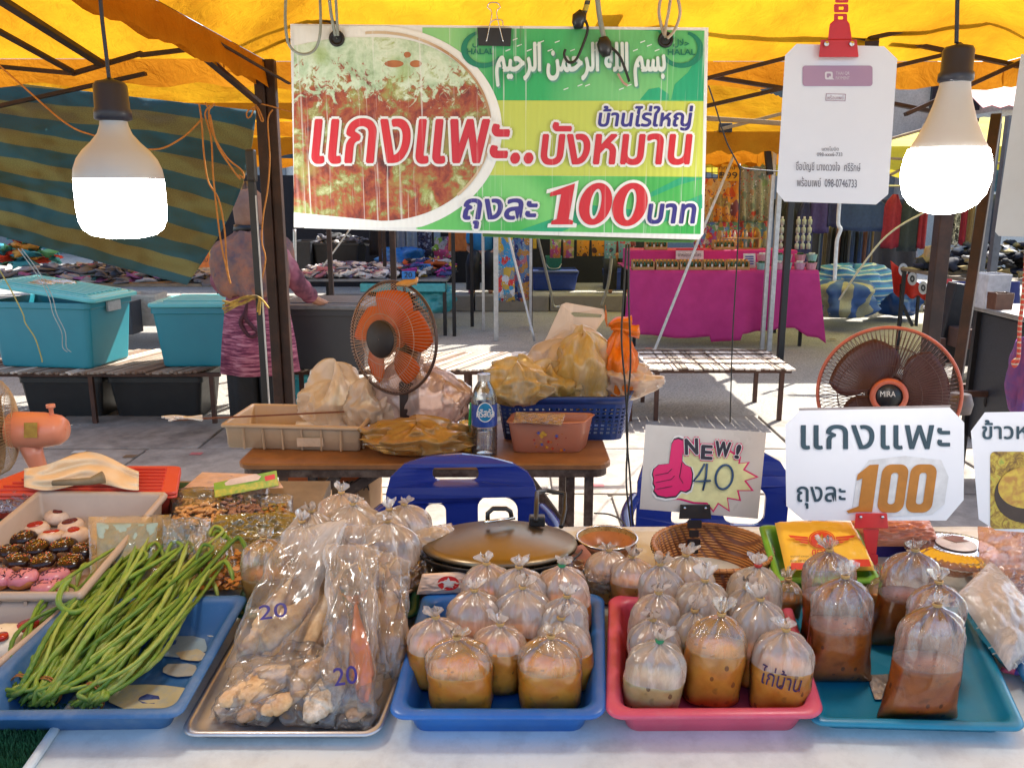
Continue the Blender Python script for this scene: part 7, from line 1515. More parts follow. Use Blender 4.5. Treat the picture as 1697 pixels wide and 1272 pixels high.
softbag('film_bag', 'yellowish folded wrapper between the crisps and the cashews', [(330, 905, .03), (470, 895, .03), (520, 850, .05), (360, 852, .06)], .03, film('olive yellow wrapper', (.9, .8, .5), .4, .3, .4, .12, 30, .8, haze=(.45, .36, .12)), 34)
softbag('film_bag', 'clear film bag between the red box and the tofu bag', [(0, 850, .03), (80, 850, .03), (90, 812, .06), (-10, 812, .06)], .03, film('violet clear film', (.95, .9, 1), .2, .4, .4, .12, 30, .8, haze=(.7, .55, .7)), 35)
softbag('film_bag', 'cream crumpled bags filling the gap behind the blue tray at left', [(640, 985, .03), (720, 978, .03), (735, 925, .05), (650, 930, .05)], .05, film('amber clutter film', (.95, .8, .6), .35, .3, .4, .13, 30, .9, haze=(.75, .45, .22)), 36)
softbag('film_bag', 'clear and amber film clutter between the pan lid and the blue tray', [(760, 945, .03), (985, 945, .03), (960, 905, .05), (790, 905, .05)], .05, film('amber clutter film', haze=(.75, .45, .22)), 37, wf=14)
softbag('film_bag', 'white crinkled sachet between the blue and pink trays at the back', [(975, 985, .03), (1030, 982, .03), (1010, 940, .07), (965, 940, .07)], .04, CLEAR, 38)
t = thing('printed_bread_bag', 'white and orange printed bag with a red star disc behind the bright blue tray', 'bag', atT(735, 965, .04)); q = [atT(690, 985, .05), atT(790, 980, .05), atT(800, 945, .085), atT(700, 950, .085)]
m = MB(); pillow(m, q, .02, 41, wr=.002, pinch=.3); m.obj('wrapper', mat('white wrapper', (.72, .62, .55), .3, 0, (.7, .45, .3), 14), t, smooth=True)
pl = Plane(sum(q, V())/4+V((0, -.008, .016)), (q[1]-q[0]).cross(q[3]-q[0])); STR = lambda cx, cy, r_, a0=-90, k_=.42: [(cx+r_*(1 if j % 2 == 0 else k_)*cos(radians(a0+36*j)), cy+r_*.72*(1 if j % 2 == 0 else k_)*sin(radians(a0+36*j))) for j in range(10)]
pshape(t, [ell(743, 966, 18, 12, 28)], pl, REDP, 'red_disc', .0); pshape(t, [STR(743, 966, 14)], pl, WHITEP, 'star', .0008)
# pan with lid
pc = atT(828, 900, .062); wl = 128/ppm(pc); RZ = Matrix.Translation(pc) @ Matrix.Rotation(-.13, 4, 'X')
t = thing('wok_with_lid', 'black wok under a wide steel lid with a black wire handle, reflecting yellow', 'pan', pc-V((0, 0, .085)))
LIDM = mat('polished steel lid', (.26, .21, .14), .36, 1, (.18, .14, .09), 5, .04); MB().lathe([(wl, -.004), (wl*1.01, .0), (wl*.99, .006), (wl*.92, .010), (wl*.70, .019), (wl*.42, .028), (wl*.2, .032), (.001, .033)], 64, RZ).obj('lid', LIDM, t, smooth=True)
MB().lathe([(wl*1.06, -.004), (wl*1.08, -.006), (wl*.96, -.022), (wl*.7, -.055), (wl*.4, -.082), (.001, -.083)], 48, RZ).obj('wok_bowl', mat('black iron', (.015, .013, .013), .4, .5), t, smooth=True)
MB().tube([RZ @ V(p) for p in ((-.022, -.004, .042), (-.022, -.004, .058), (-.012, .0, .066), (.012, .0, .066), (.020, .002, .060), (.022, .004, .050))], .0045, 10).obj('lid_handle', BLACKP, t, smooth=True)
MB().tube([RZ @ V(p) for p in ((-.028, -.02, .045), (.0, -.01, .047), (.028, .008, .046))], .003, 8).obj('handle_foot', CHROME, t, smooth=True)
MB().tube([atT(888, 862, .10)+V((0, 0, .0)), atY(890, 816, 1.62), atY(905, 812, 1.66), atY(936, 818, 1.66), atY(936, 845, 1.62), atY(930, 872, 1.55)], .0048, 10).obj('side_handle', BLACKP, t, smooth=True)
MB().box(atT(890, 862, .09), (.03, .02, .02)).obj('handle_mount', BLACKP, t, bevel=.003)
# sieve bowl
pc = atT(1006, 893, .055); wl = 50/ppm(pc); t = thing('sieve_bowl', 'small orange brown bowl with a metal sieve resting in it, right of the pan lid', 'bowl', pc-V((0, 0, .055)))
MB().lathe([(wl*.4, -.05), (wl*.7, -.03), (wl*.95, -.005), (wl, 0), (wl*.97, 0), (wl*.66, -.026)], 40, Matrix.Translation(pc)).obj('bowl', mat('orange brown glaze', (.45, .16, .06), .3), t, smooth=True)
MB().lathe([(wl*1.0, .003), (wl*.97, .003), (wl*.8, -.02), (wl*.5, -.035), (.001, -.04)], 40, Matrix.Translation(pc)).obj('sieve', mat('oily sieve mesh', (.45, .3, .12), .3, .7, (.2, .12, .04), 90, .8, 400, .003), t, smooth=True)
MB().tube([pc+V((wl*cos(q), wl*sin(q), .004)) for q in [2*pi*k/40 for k in range(40)]], .0022, 6, True).obj('sieve_rim', CHROME, t, smooth=True)
t = thing('orange_card', 'salmon orange cardboard piece standing behind the bright blue tray', 'card', atT(975, 935, .03)); pl = Plane(atT(972, 945, .03), (0, -1, .4)); pshape(t, [[(922, 915), (966, 901), (986, 925), (985, 942), (940, 948)]], pl, mat('salmon card', (.70, .27, .15), .5), 'card', 0, .003)
# bamboo basket
pc = atT(1180, 905, .075); wl = 96/ppm(pc)
def weave():
    m, nt, b, out = new_mat('woven bamboo'); co = coords(nt, (1, 1, 1)); w1 = N(nt, 'ShaderNodeTexWave'); w1.bands_direction = 'DIAGONAL'; w1.inputs['Scale'].default_value = 34; w1.inputs['Distortion'].default_value = 1; nt.links.new(coords(nt, (1, 1, 0.5)), w1.inputs[0])
    w2 = N(nt, 'ShaderNodeTexWave'); w2.bands_direction = 'Z'; w2.inputs['Scale'].default_value = 60; nt.links.new(co, w2.inputs[0])
    mu = N(nt, 'ShaderNodeMath', operation='MULTIPLY'); nt.links.new(w1.outputs['Fac'], mu.inputs[0]); nt.links.new(w2.outputs['Fac'], mu.inputs[1])
    c = ramp(nt, mu.outputs[0], [(.05, (.18, .06, .02)), (.25, (.52, .21, .06)), (.8, (.66, .33, .11))]); nt.links.new(c, b.inputs['Base Color']); b.inputs['Roughness'].default_value = .4; nt.links.new(bumpn(nt, mu.outputs[0], .8, .003), b.inputs['Normal']); return m
WV = weave(); t = thing('bamboo_basket', 'round woven bamboo basket under the thumbs up card', 'basket', pc-V((0, 0, .075)))
MB().lathe([(wl*.86, -.075), (wl*.95, -.04), (wl*1.0, 0), (wl*.96, 0), (wl*.91, -.03), (wl*.83, -.066), (.001, -.068)], 64, Matrix.Translation(pc)).obj('woven_wall', WV, t, smooth=True)
MB().tube([pc+V((wl*1.0*cos(q), wl*1.0*sin(q), .0)) for q in [2*pi*k/64 for k in range(64)]], .0045, 8, True).obj('rim', mat('bamboo rim', (.50, .22, .06), .4, 0, (.3, .11, .03), 60), t, smooth=True); 
m = MB()
for k in range(56): q = 2*pi*k/56; m.tube([pc+V((wl*s_*cos(q), wl*s_*sin(q), z_)) for s_, z_ in ((.985, .004), (1.03, .003), (1.045, -.006), (1.0, -.009))], .0012, 4)
m.obj('lashing', mat('lashing strips', (.20, .07, .02), .5), t, smooth=True)
m = MB()
for k in range(16):
    for j in range(3): m.add([pc+V((wl*(.93-.5*j/3)*cos(q+.1)*.0, 0, 0)) for q in (0,)], [])
# green basket with yellow printed bags
GRN = mat('lime green plastic', (.16, .40, .03), .4); Qg = [atT(1285, 962, .075), atT(1460, 962, .075), atT(1420, 872, .085), atT(1258, 868, .10)]
tray('green_tray', 'lime green tray under the yellow printed packet', Qg, .06, GRN, .012, .02, .15)
def star_pack(name, label, Q_, colm, th=.03, seed=3):
    t = thing(name, label, 'printed packet', sum(Q_, V())/4); m = MB(); n_ = (Q_[1]-Q_[0]).cross(Q_[3]-Q_[0]).normalized(); n_ = n_ if n_.z > 0 else -n_; pillow(m, Q_, th, seed, wr=.0025, pinch=.22, up=n_); m.obj('packet', colm, t, smooth=True); return t, Plane(sum(Q_, V())/4+n_*(th/2+.0045), n_)
YQ = [atT(1302, 945, .085), atT(1452, 945, .085), atT(1412, 866, .115), atT(1284, 866, .115)]
t, pl = star_pack('yellow_packet', 'yellow plastic packet printed with a red winged star, in the lime green tray', YQ, mat('yellow packet plastic', (.80, .47, .05), .3, 0, (.76, .43, .04), 5, .1))
RI = mat('red ink', (.62, .04, .02), .35)
pshape(t, [ell(1362, 893, 22, 15, 30), ell(1362, 893, 20, 13.4, 30)], pl, RI, 'emblem_ring', 0); pshape(t, [ell(1362, 893, 19, 12.6, 30), STR(1362, 894, 15)], pl, RI, 'emblem_disc', 0)
for s in (-1, 1):
    for k in range(3): y = 889+k*4.3; pshape(t, [[(1362+s*23, y), (1362+s*(56-9*k), y-3+k*.7), (1362+s*(52-9*k), y+1.2), (1362+s*23, y+3)]], pl, RI, 'wing', 0)
ptext(t, 'ตราดาว', (1346, 910, 1382, 920), pl, RI, lift=0, bold=.3); ptext(t, 'คุณภาพดี ราคาถูก', (1310, 919, 1340, 924), pl, BLACKP, lift=0); ptext(t, 'ขนาด 500 กรัม', (1310, 926, 1338, 931), pl, BLACKP, lift=0)
pshape(t, [[(1311, 932), (1336, 932), (1337, 943), (1311, 943)]], pl, RI, 'red_panel', 0); pshape(t, [[(1412, 926), (1440, 926), (1444, 938), (1414, 938)]], pl, RI, 'red_panel', 0)
# purple blue box and pink bag behind
a, b = atT(1440, 925, .0), atT(1530, 925, .0); m = MB(); m.prism([a, b, b+V((-.01, .1, .014)), a+V((0, .1, .014))], (0, 0, .055)); tag(m.obj('violet_box', mat('violet blue plastic', (.04, .03, .28), .35), bevel=.006), 'violet blue plastic box between the red clip stand and the fluted container', 'box')
softbag('pink_bread_bag', 'salmon pink bag lying behind the violet box under the price card', [(1420, 905, .05), (1560, 905, .05), (1540, 862, .09), (1410, 862, .09)], .06, mat('salmon bag', (.72, .30, .18), .35, 0, (.65, .22, .12), 14), 46)
softbag('pink_bread_bag', 'pale pink clear bag of goods at the right edge behind the cookie box', [(1625, 960, .05), (1760, 960, .05), (1740, 872, .11), (1620, 872, .11)], .07, film('pink clear film', (1, .8, .75), .4, .3, .5, .13, 30, .9, haze=(.85, .5, .4)), 47)
softbag('pink_bread_bag', 'clear crinkled bag over orange snacks right of the fluted container', [(1618, 1000, .03), (1700, 990, .03), (1700, 940, .07), (1612, 948, .07)], .05, film('pink clear film'), 48)
# fluted cookie container
pc = atT(1584, 905, .065); wl = 74/ppm(pc); t = thing('fluted_container', 'round clear fluted container of brown cookies with a white label, stacked behind the teal tray', 'container', pc-V((0, 0, .065)))
flt = lambda r, z, q, i: (r*(1+(.035*abs(sin(22*q)) if i in (2, 3, 4, 5) else 0)), z); CLP = film('rigid clear plastic', base=.05, edge=.5, streak=.15, rough=.08, bscale=12, bstr=.2, gm=.7)
MB().lathe([(.001, 0), (wl*.55, .004), (wl*.75, .003), (wl*.98, -.004), (wl*1.04, -.010), (wl*.98, -.014), (wl*.9, -.02)], 132, Matrix.Translation(pc), flt).obj('lid', CLP, t, smooth=True)
MB().lathe([(wl*.92, -.02), (wl*.84, -.06), (.001, -.062)], 64, Matrix.Translation(pc)).obj('base_shell', CLP, t, smooth=True)
MB().lathe([(.001, -.014), (wl*.72, -.014), (wl*.84, -.022), (wl*.80, -.055), (.001, -.056)], 40, Matrix.Translation(pc), lambda r, z, q, i: (r*(1+.04*sin(9*q)), z+.003*sin(11*q+r*90))).obj('cookies', mat('brown cookies', (.32, .12, .05), .6, 0, (.15, .05, .02), 40, .6, 90, .006), t, smooth=True)
MB().lathe([(.001, .0052), (wl*.42, .005), (wl*.42, .0045)], 32, Matrix.Translation(pc+V((0, 0, .001)))).obj('paper_label', mat('white label paper', (.75, .74, .76), .3), t)
pl = Plane(pc+V((0, 0, .007)), (0, 0, 1)); pshape(t, [[(1562, 890), (1578, 886), (1600, 889), (1594, 893), (1606, 896), (1584, 898), (1572, 894)]], pl, mat('brown label print', (.25, .08, .04)), 'label_print', .0)
cc0 = atT(1588, 930, .03); t2 = thing('cookie_stack', 'brown cookies in a clear wrap under the fluted container', 'cookies', cc0-V((0, 0, .03))); MB().lathe([(.001, .0), (wl*.8, .0), (wl*.9, .012), (wl*.8, .025), (.001, .026)], 32, Matrix.Translation(cc0-V((0, 0, .03))), lambda r, z, q, i: (r*(1+.05*sin(6*q)), z)).obj('cookies', mat('brown cookies', (.32, .12, .05)), t2, smooth=True)
# bag of white noodles
t = thing('bag_of_noodles', 'clear foggy bag of white noodles leaning over the rim of the right hand blue tray', 'bag of noodles', atT(1655, 1050, .03)); q = [atT(1672, 1112, .035), atT(1745, 1060, .035), atT(1640, 930, .10), atT(1585, 985, .09)]
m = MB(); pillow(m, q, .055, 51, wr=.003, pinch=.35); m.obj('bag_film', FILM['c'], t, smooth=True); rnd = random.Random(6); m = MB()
for i in range(420):
    u, v = rnd.uniform(.08, .92), rnd.uniform(.04, .62); p = q[0].lerp(q[1], u).lerp(q[3].lerp(q[2], u), v)+V((0, 0, rnd.uniform(-.014, .016)*sin(pi*u))); a = rnd.uniform(0, 6.3); L_ = rnd.uniform(.006, .014); m.tube([p-V((cos(a)*L_, sin(a)*L_*.8, .002)), p+V((0, 0, .003)), p+V((cos(a+.6)*L_, sin(a+.6)*L_*.8, -.001))], .0012, 4)
o = m.obj('noodles', mat('white noodles', (.74, .72, .66), .4), t, smooth=True); o['kind'] = 'stuff'
# candy wraps at the right edge
for (x, y, c, d) in ((1676, 1108, (.55, .08, .15), 'pink wrapped candy below the noodle bag'), (1694, 1112, (.08, .05, .3), 'violet round candy at the right edge in the blue tray')):
    p = atT(x, y, .02); m = MB(); m.grid(16, 10, lambda u, v: p+V((.016*cos(6.283*u)*sin(pi*v), .010*sin(6.283*u)*sin(pi*v), .008*cos(pi*v)+.003*sin(12*u)*sin(pi*v)))); tag(m.obj('wrapped_candy', mat(d[:12], c, .25), smooth=True), d, 'candy')
# foil scrap on the teal tray
m = MB(); q = [atT(1450, 1158, .010), atT(1503, 1158, .010), atT(1478, 1116, .010), atT(1436, 1118, .010)]; pillow(m, q, .003, 61, 20, 16, wr=.002); tag(m.obj('foil_scrap', mat('grey printed foil', (.45, .42, .4), .3, .3, (.2, .17, .15), 40, .3), smooth=True), 'small grey printed foil packet lying flat on the teal tray', 'packet')
# ================================================================ BANNER
YB = 1.46; PB = Plane((0, YB, 0), (0, -1, 0)); bc = PB.at(828, 220)
t = thing('banner_sign', 'large green and lime banner with printed curry photo and red Thai lettering', 'banner', bc)
BWH = print_mat('white corrugated board', (.70, .71, .70), (.62, .64, .64), 4, .4, .3)
OUT = [(481, 40), (1174, 46), (1170, 240), (1166, 388), (1158, 397), (505, 378), (488, 366)]
def pdense(loop, k=1): return loop
pshape(t, [OUT], PB, BWH, 'board', 0, .005)
def curve2(cx, cy, rx, ry, a0, a1, n=60): return [(cx+rx*cos(radians(a0+(a1-a0)*k/n)), cy+ry*sin(radians(a0+(a1-a0)*k/n))) for k in range(n+1)]
GR1 = print_mat('green print', (.02, .36, .10), (.28, .58, .22), 3.5); GR2 = print_mat('bright green print', (.02, .33, .05), (.16, .52, .14), 5); LIME = print_mat('lime print', (.50, .56, .06), (.44, .52, .08), 3); DGR = print_mat('emerald print', (.0, .28, .13), (.01, .33, .15), 3)
pshape(t, [[(700, 46), (1168, 51), (1166, 168), (700, 166)]], PB, GR1, 'top_green', .0006)
pshape(t, [[(760, 166), (1166, 168), (1164, 293), (760, 290)]], PB, LIME, 'lime_band', .0006)
pshape(t, [[(690, 290), (1164, 293), (1161, 388), (690, 380)]], PB, GR2, 'bottom_green', .0006)
pshape(t, [[(1062, 50), (1100, 50), (1120, 62), (1105, 75), (1130, 110), (1090, 52)]], PB, DGR, 'green_swoosh', .0008); pshape(t, [[(1140, 120), (1166, 80), (1166, 166), (1112, 166), (1118, 140)]], PB, DGR, 'green_swoosh', .0008)
pshape(t, [[(1060, 166), (1075, 148), (1092, 145), (1108, 156), (1108, 166)]], PB, DGR, 'green_swoosh', .0008)
pshape(t, [[(1164, 296), (1130, 293), (1080, 318), (1060, 335), (1130, 305)]], PB, DGR, 'green_swoosh', .0008); pshape(t, [[(860, 382), (980, 340), (1090, 352), (1164, 322), (1164, 345), (1090, 372), (990, 360), (930, 384)]], PB, DGR, 'green_swoosh', .0009)
# white halo and bowl photograph (printed)
WHP = print_mat('white print', (.72, .74, .72), (.66, .69, .68), 5, .35, .2)
def clipx(L): return [(max(487, x), min(377, max(43, y))) for x, y in L]
pshape(t, [clipx(curve2(625, 215, 207, 172, -90, 90)+[(487, 377), (487, 43)])], PB, WHP, 'bowl_halo', .0012)
def bowlmix(nt, co):
    n1 = noise_t(nt, co, 27, 8, .70, .3); n2 = noise_t(nt, co, 60, 6, .7, .8)
    red = ramp(nt, n1, [(.34, (.07, .012, .008)), (.44, (.25, .035, .012)), (.51, (.33, .08, .02)), (.56, (.22, .20, .05)), (.62, (.38, .42, .18)), (.70, (.62, .66, .48))])
    wht = ramp(nt, n1, [(.35, (.24, .36, .20)), (.48, (.44, .58, .40)), (.6, (.60, .70, .56)), (.7, (.30, .40, .14))])
    tc = N(nt, 'ShaderNodeTexCoord'); sx = N(nt, 'ShaderNodeSeparateXYZ'); nt.links.new(tc.outputs['Object'], sx.inputs[0])
    ad = N(nt, 'ShaderNodeMath', operation='MULTIPLY_ADD'); nt.links.new(n2, ad.inputs[0]); ad.inputs[1].default_value = -.30; nt.links.new(sx.outputs[2], ad.inputs[2])
    zc = PB.at(650, 150).z-bc.z*0-.145
    mr = N(nt, 'ShaderNodeMapRange'); mr.inputs[1].default_value = zc-.008; mr.inputs[2].default_value = zc+.012; nt.links.new(ad.outputs[0], mr.inputs[0])
    c = mixc(nt, mr.outputs[0], red, wht)
    gl = noise_t(nt, co, 18, 3, .5); return mixc(nt, ramp(nt, gl, [(.60, (0, 0, 0)), (.70, (.5, .5, .5))]), c, (.30, .42, .10))
BOWL = print_mat('printed curry photograph', (1, 1, 1), mix=bowlmix, scratch=.7)
pshape(t, [clipx(curve2(632, 214, 182, 152, -90, 90)+[(487, 352), (487, 76), (560, 62)])], PB, BOWL, 'curry_photo', .0018)
pshape(t, [clipx(curve2(625, 212, 190, 160, -96, 45)+curve2(625, 212, 186, 155.5, 45, -96))], PB, print_mat('brown bowl rim print', (.38, .22, .10), (.6, .5, .35), 8), 'bowl_rim_line', .0022)
for (x, y, rx, ry) in ((653, 106, 16, 6), (689, 106, 10, 6), (675, 91, 6, 5)): pshape(t, [ell(x, y, rx, ry, 14)], PB, print_mat('rust print', (.30, .09, .02), (.42, .15, .04), 50), 'spice_print', .0022)
RDI = print_mat('red lettering print', (.52, .010, .015), (.48, .008, .02), 3, .3, .25); NVI = print_mat('navy lettering print', (.02, .015, .17), (.03, .02, .2), 3, .3, .25)
ptext(t, 'แกงแพะ..', (518, 198, 882, 270), PB, RDI, shear=.12, bold=2.2, halo=WHP, halo_w=6.5, lift=.003)
ptext(t, 'บังหมาน', (898, 204, 1146, 272), PB, RDI, shear=.12, bold=2.0, halo=WHP, halo_w=6, lift=.003)
ptext(t, 'บ้านไร่ใหญ่', (992, 176, 1148, 216), PB, NVI, shear=.15, bold=1.0, halo=WHP, halo_w=4.5, lift=.003)
ptext(t, 'ถุงละ', (768, 330, 890, 378), PB, NVI, shear=.15, bold=1.4, halo=WHP, halo_w=5, lift=.003)
ptext(t, 'บาท', (1074, 338, 1153, 370), PB, NVI, shear=.15, bold=1.4, halo=WHP, halo_w=5, lift=.003)
# numerals drawn heavy and serifed
def digit_shapes(x0, y0, x1, y1, sl=12):
    h = y1-y0; sk = lambda x, y: (x+(y1-y)/h*sl, y)
    one = [(x0+10, y1), (x0+10, y1-6), (x0+18, y1-9), (x0+18, y0+18), (x0, y0+22), (x0, y0+15), (x0+22, y0+6), (x0+38, y0), (x0+38, y1-9), (x0+46, y1-6), (x0+46, y1)]
    return [[sk(*p) for p in one]]
def zero(cx, cy, rx, ry, irx, iry, sl=6): f = lambda L: [(x-(y-cy)/ry*sl, y) for x, y in L]; return [f(ell(cx, cy, rx, ry, 40)), f(ell(cx, cy, irx, iry, 32))]
for nm, mt_, grow, lf in (('price_outline', WHP, 5, .003), ('price_digits', RDI, 0, .004)):
    h_ = grow; L1 = digit_shapes(903, 304, 953, 372, 12)[0]
    if grow:
        cx_, cy_ = 930, 338; L1 = [(x+(6 if x > cx_ else -6), y+(5 if y > cy_ else -5)) for x, y in L1]
    pshape(t, [L1], PB, mt_, nm, lf); z1 = zero(987, 338, 27+h_, 35+h_, 9-h_*.8, 25-h_); z2 = zero(1044, 339, 29+h_, 36+h_, 10-h_*.8, 26-h_)
    pshape(t, z1, PB, mt_, nm, lf+.0002); pshape(t, z2, PB, mt_, nm, lf+.0004)
# calligraphy line and crescents
ARW = print_mat('silver white print', (.66, .74, .72), (.58, .68, .66), 3); ARS = print_mat('grey green shadow print', (.10, .30, .22))
AR = '\uFEE2\uFEF4\uFEA3\uFEAE\uFEDF\uFE8D \uFEE6\uFEE4\uFEA3\uFEAE\uFEDF\uFE8D \uFEEA\uFEE0\uFEDF\uFE8D \uFEE2\uFEB4\uFE91'
ptext(t, AR, (824, 74, 1104, 146), PB, ARS, 'calligraphy_shadow', bold=1.6, lift=.002); ptext(t, AR, (822, 71, 1102, 143), PB, ARW, 'calligraphy', bold=1.5, lift=.0034)
rnd = random.Random(2)
for k in range(22):
    x, y = 835+k*12+rnd.uniform(-3, 3), rnd.choice((66, 70, 76, 148, 142)) if k % 3 else 84; pshape(t, [[(x, y), (x+8, y-3), (x+8, y-1.2), (x, y+2)]], PB, ARW, 'vowel_mark', .0040+.00003*k)
for (cx, cy, s) in ((800, 82, -1), (1130, 82, 1)):
    arc1 = [(cx+s*(36*cos(radians(a))), cy+31*sin(radians(a))) for a in range(-72, 153, 9)]; arc2 = [(cx+s*(4+28*cos(radians(a)))-s*6, cy-2+25*sin(radians(a))) for a in range(150, -75, -9)]
    pshape(t, [arc1+arc2], PB, print_mat('dark green crescent print', (.0, .16, .09), (.0, .19, .1)), 'crescent', .0024)
DGI = print_mat('dark green ink', (.0, .15, .08)); ptext(t, 'HALAL', (774, 81, 818, 90), PB, DGI, bold=.5, lift=.0030); ptext(t, 'HALAL', (1107, 82, 1152, 91), PB, DGI, bold=.5, lift=.0030)
ptext(t, '\uFEDD\uFEFC\uFEA3', (783, 64, 812, 79), PB, DGI, bold=.4, lift=.0030); ptext(t, '\uFEDD\uFEFC\uFEA3', (1116, 65, 1142, 79), PB, DGI, bold=.4, lift=.0030)
# eyelets
for (x, y) in ((558, 64), (1103, 66)): 
    p = PB.at(x, y, .0035); MB().tube([p+V((.010*cos(q), 0, .010*sin(q))) for q in [2*pi*k/24 for k in range(24)]], .0028, 8, True).obj('eyelet', DKMETAL, t, smooth=True)
    MB().lathe([(.001, 0), (.009, .0)], 18, Matrix.Translation(p) @ Matrix.Rotation(pi/2, 4, 'X')).obj('eyelet_hole', BLACKP, t)
PB2 = Plane((0, YB+.012, 0), (0, -1, 0)); t2 = thing('rear_board', 'second green board peeping out below the banner at its right end', 'board', PB2.at(1080, 395)); pshape(t2, [[(790, 120), (1160, 120), (1160, 392), (1148, 402), (1110, 402), (900, 396), (800, 392)]], PB2, mat('dark green board', (.05, .16, .02), .5), 'board', 0, .004)
# strings, binder clip, hooks at the banner
GC = mat('grey cord', (.26, .30, .27), .6, 0, (.18, .2, .18), 50, .4)
cord('hanging_rope', 'grey cord looped round the upper left corner of the banner', [(474, -10, 1.44), (473, 40, 1.43), (480, 76, 1.43), (500, 90, 1.43), (522, 82, 1.44), (531, 50, 1.44), (530, -10, 1.45)], .0024, GC)
cord('hanging_rope', 'grey cord through the left eyelet of the banner', [(545, -10, 1.44), (549, 25, 1.44), (556, 60, 1.445)], .0028, GC); cord('hanging_rope', 'second strand of grey cord at the left eyelet', [(556, -10, 1.44), (558, 25, 1.44), (560, 60, 1.445)], .0024, GC)
TC = mat('pale tan cord', (.42, .36, .28), .6)
for k, pts in enumerate(([(1096, -8), (1092, 20), (1098, 50), (1104, 62)], [(1112, -8), (1108, 20), (1104, 40), (1102, 60)], [(1122, -8), (1127, 22), (1118, 50), (1106, 64)])): cord('hanging_rope', 'pale cord strand %s at the right eyelet of the banner' % ('on the left', 'in the middle', 'on the right')[k], [(x, y, 1.44-.003*k) for x, y in pts], .0026, TC)
t = thing('binder_clip', 'black binder clip with wire arms gripping the top edge of the banner', 'clip', PB.at(819, 60)); PC_ = Plane((0, YB-.006, 0), (0, -1, 0))
pshape(t, [[(791, 46), (848, 47), (846, 77), (793, 76)]], PC_, BLACKP, 'body', .002, .014)
for L_ in ([(806, 70), (812, 40), (815, 20), (808, 12), (812, 5), (824, 5), (829, 12), (823, 20), (828, 45), (834, 70)],): MB().tube(curve([PC_.at(x, y, .006) for x, y in L_], 5), .0010, 6).obj('wire_arm', CHROME, t, smooth=True)
MB().tube(curve([PC_.at(x, y, -.014) for x, y in ((806, 60), (812, 40), (820, 33), (832, 34), (834, 45), (838, 60))], 5), .001, 6).obj('wire_arm', CHROME, t, smooth=True)
t = thing('hanging_hook', 'yellow and black cord ending in a black hook over the top of the banner', 'hook', PB.at(960, 30)); H_ = lambda L, lf=.012: curve([PB.at(x, y, lf) for x, y in L], 6)
MB().tube(H_([(976, -12), (972, 10), (964, 32)]), .0045, 10).obj('yellow_cord', stripes('yellow black cord', [(.5, .4, .04), (.03, .03, .02)], [.6, .4], uv=False, axis=2, n=70, trl=0), t, smooth=True); MB().tube([PB.at(x, y, .013) for x, y in ((966, 20), (960, 30), (958, 38), (959, 48))], [.007, .012, .010, .007], 12).obj('tape_wrap', BLACKP, t, smooth=True)
MB().tube(H_([(968, 30), (974, 48), (966, 75), (954, 100), (942, 103), (935, 92), (937, 82)]), .0022, 8).obj('wire_hook', BLK, t, smooth=True)
t = thing('taped_cable_end', 'grey cable end wrapped in black tape, its loose wire falling over the banner', 'cable', PB.at(1003, 70)); MB().tube(H_([(989, -12), (994, 30), (1002, 68)]), .0042, 10).obj('cable', GC, t, smooth=True)
MB().tube([PB.at(x, y, .013) for x, y in ((1000, 62), (1001, 72), (1003, 84), (1005, 94))], [.007, .012, .011, .006], 12).obj('tape_wrap', BLACKP, t, smooth=True); MB().tube(H_([(1012, 78), (1026, 92), (1036, 115), (1043, 136)]), .0022, 8).obj('wire', BLK, t, smooth=True); MB().tube(H_([(1024, 122), (1032, 136), (1040, 142)]), .002, 6).obj('wire', mat('bare copper end', (.5, .3, .25), .4), t, smooth=True)
# ================================================================ PAYMENT CARD
YQ_ = 1.12; PQ = Plane((0, YQ_, 0), (0, -1, 0)); t = thing('payment_card', 'white laminated payment card with cut corners hanging from a red clip at upper right', 'sign', PQ.at(1388, 200))
pshape(t, [[(1320, 73), (1465, 77), (1487, 98), (1472, 322), (1452, 339), (1300, 334), (1287, 318), (1301, 92)]], PQ, PAPER, 'card', 0, .0012)
pshape(t, [rrect(1330, 109, 1446, 143, 5)], PQ, mat('faded mauve print', (.42, .25, .36), .4, 0, (.37, .24, .37), 4, 0), 'header_band', .0008); WPI = mat('pale print', (.8, .75, .8), .4, bump=0)
pshape(t, [rrect(1367, 119, 1380, 132, 3), rrect(1370, 122, 1377, 129, 1.5)], PQ, WPI, 'pay_logo', .0014); pshape(t, [[(1375, 126), (1383, 132), (1378, 132), (1373, 129)]], PQ, WPI, 'pay_logo', .0016)
ptext(t, 'THAI QR', (1385, 119, 1408, 125), PQ, WPI, lift=.0014); ptext(t, 'PAYMENT', (1385, 127, 1408, 132), PQ, WPI, lift=.0014)
GI = mat('grey print ink', (.10, .10, .14), .5, bump=0); MI = mat('mauve print ink', (.40, .25, .35), .5, bump=0)
pshape(t, [[(1369, 155), (1402, 156), (1401, 168), (1368, 167)], [(1370, 156), (1401, 157), (1400, 167), (1369, 166)]], PQ, MI, 'small_badge', .0008); ptext(t, 'พร้อมเพย์', (1371, 158, 1398, 165), PQ, MI, lift=.0008)
ptext(t, 'แตงโมบิด', (1362, 243, 1390, 250), PQ, GI, lift=.0008); ptext(t, '098-xxx6-733', (1354, 253, 1396, 259), PQ, GI, lift=.0008)
ptext(t, 'ชื่อบัญชี นางดวงใจ  ศรีรักษ์', (1319, 268, 1426, 286), PQ, GI, lift=.0008, rot=1.2); ptext(t, 'พร้อมเพย์  098-0746733', (1321, 294, 1420, 310), PQ, GI, lift=.0008, rot=1.2)
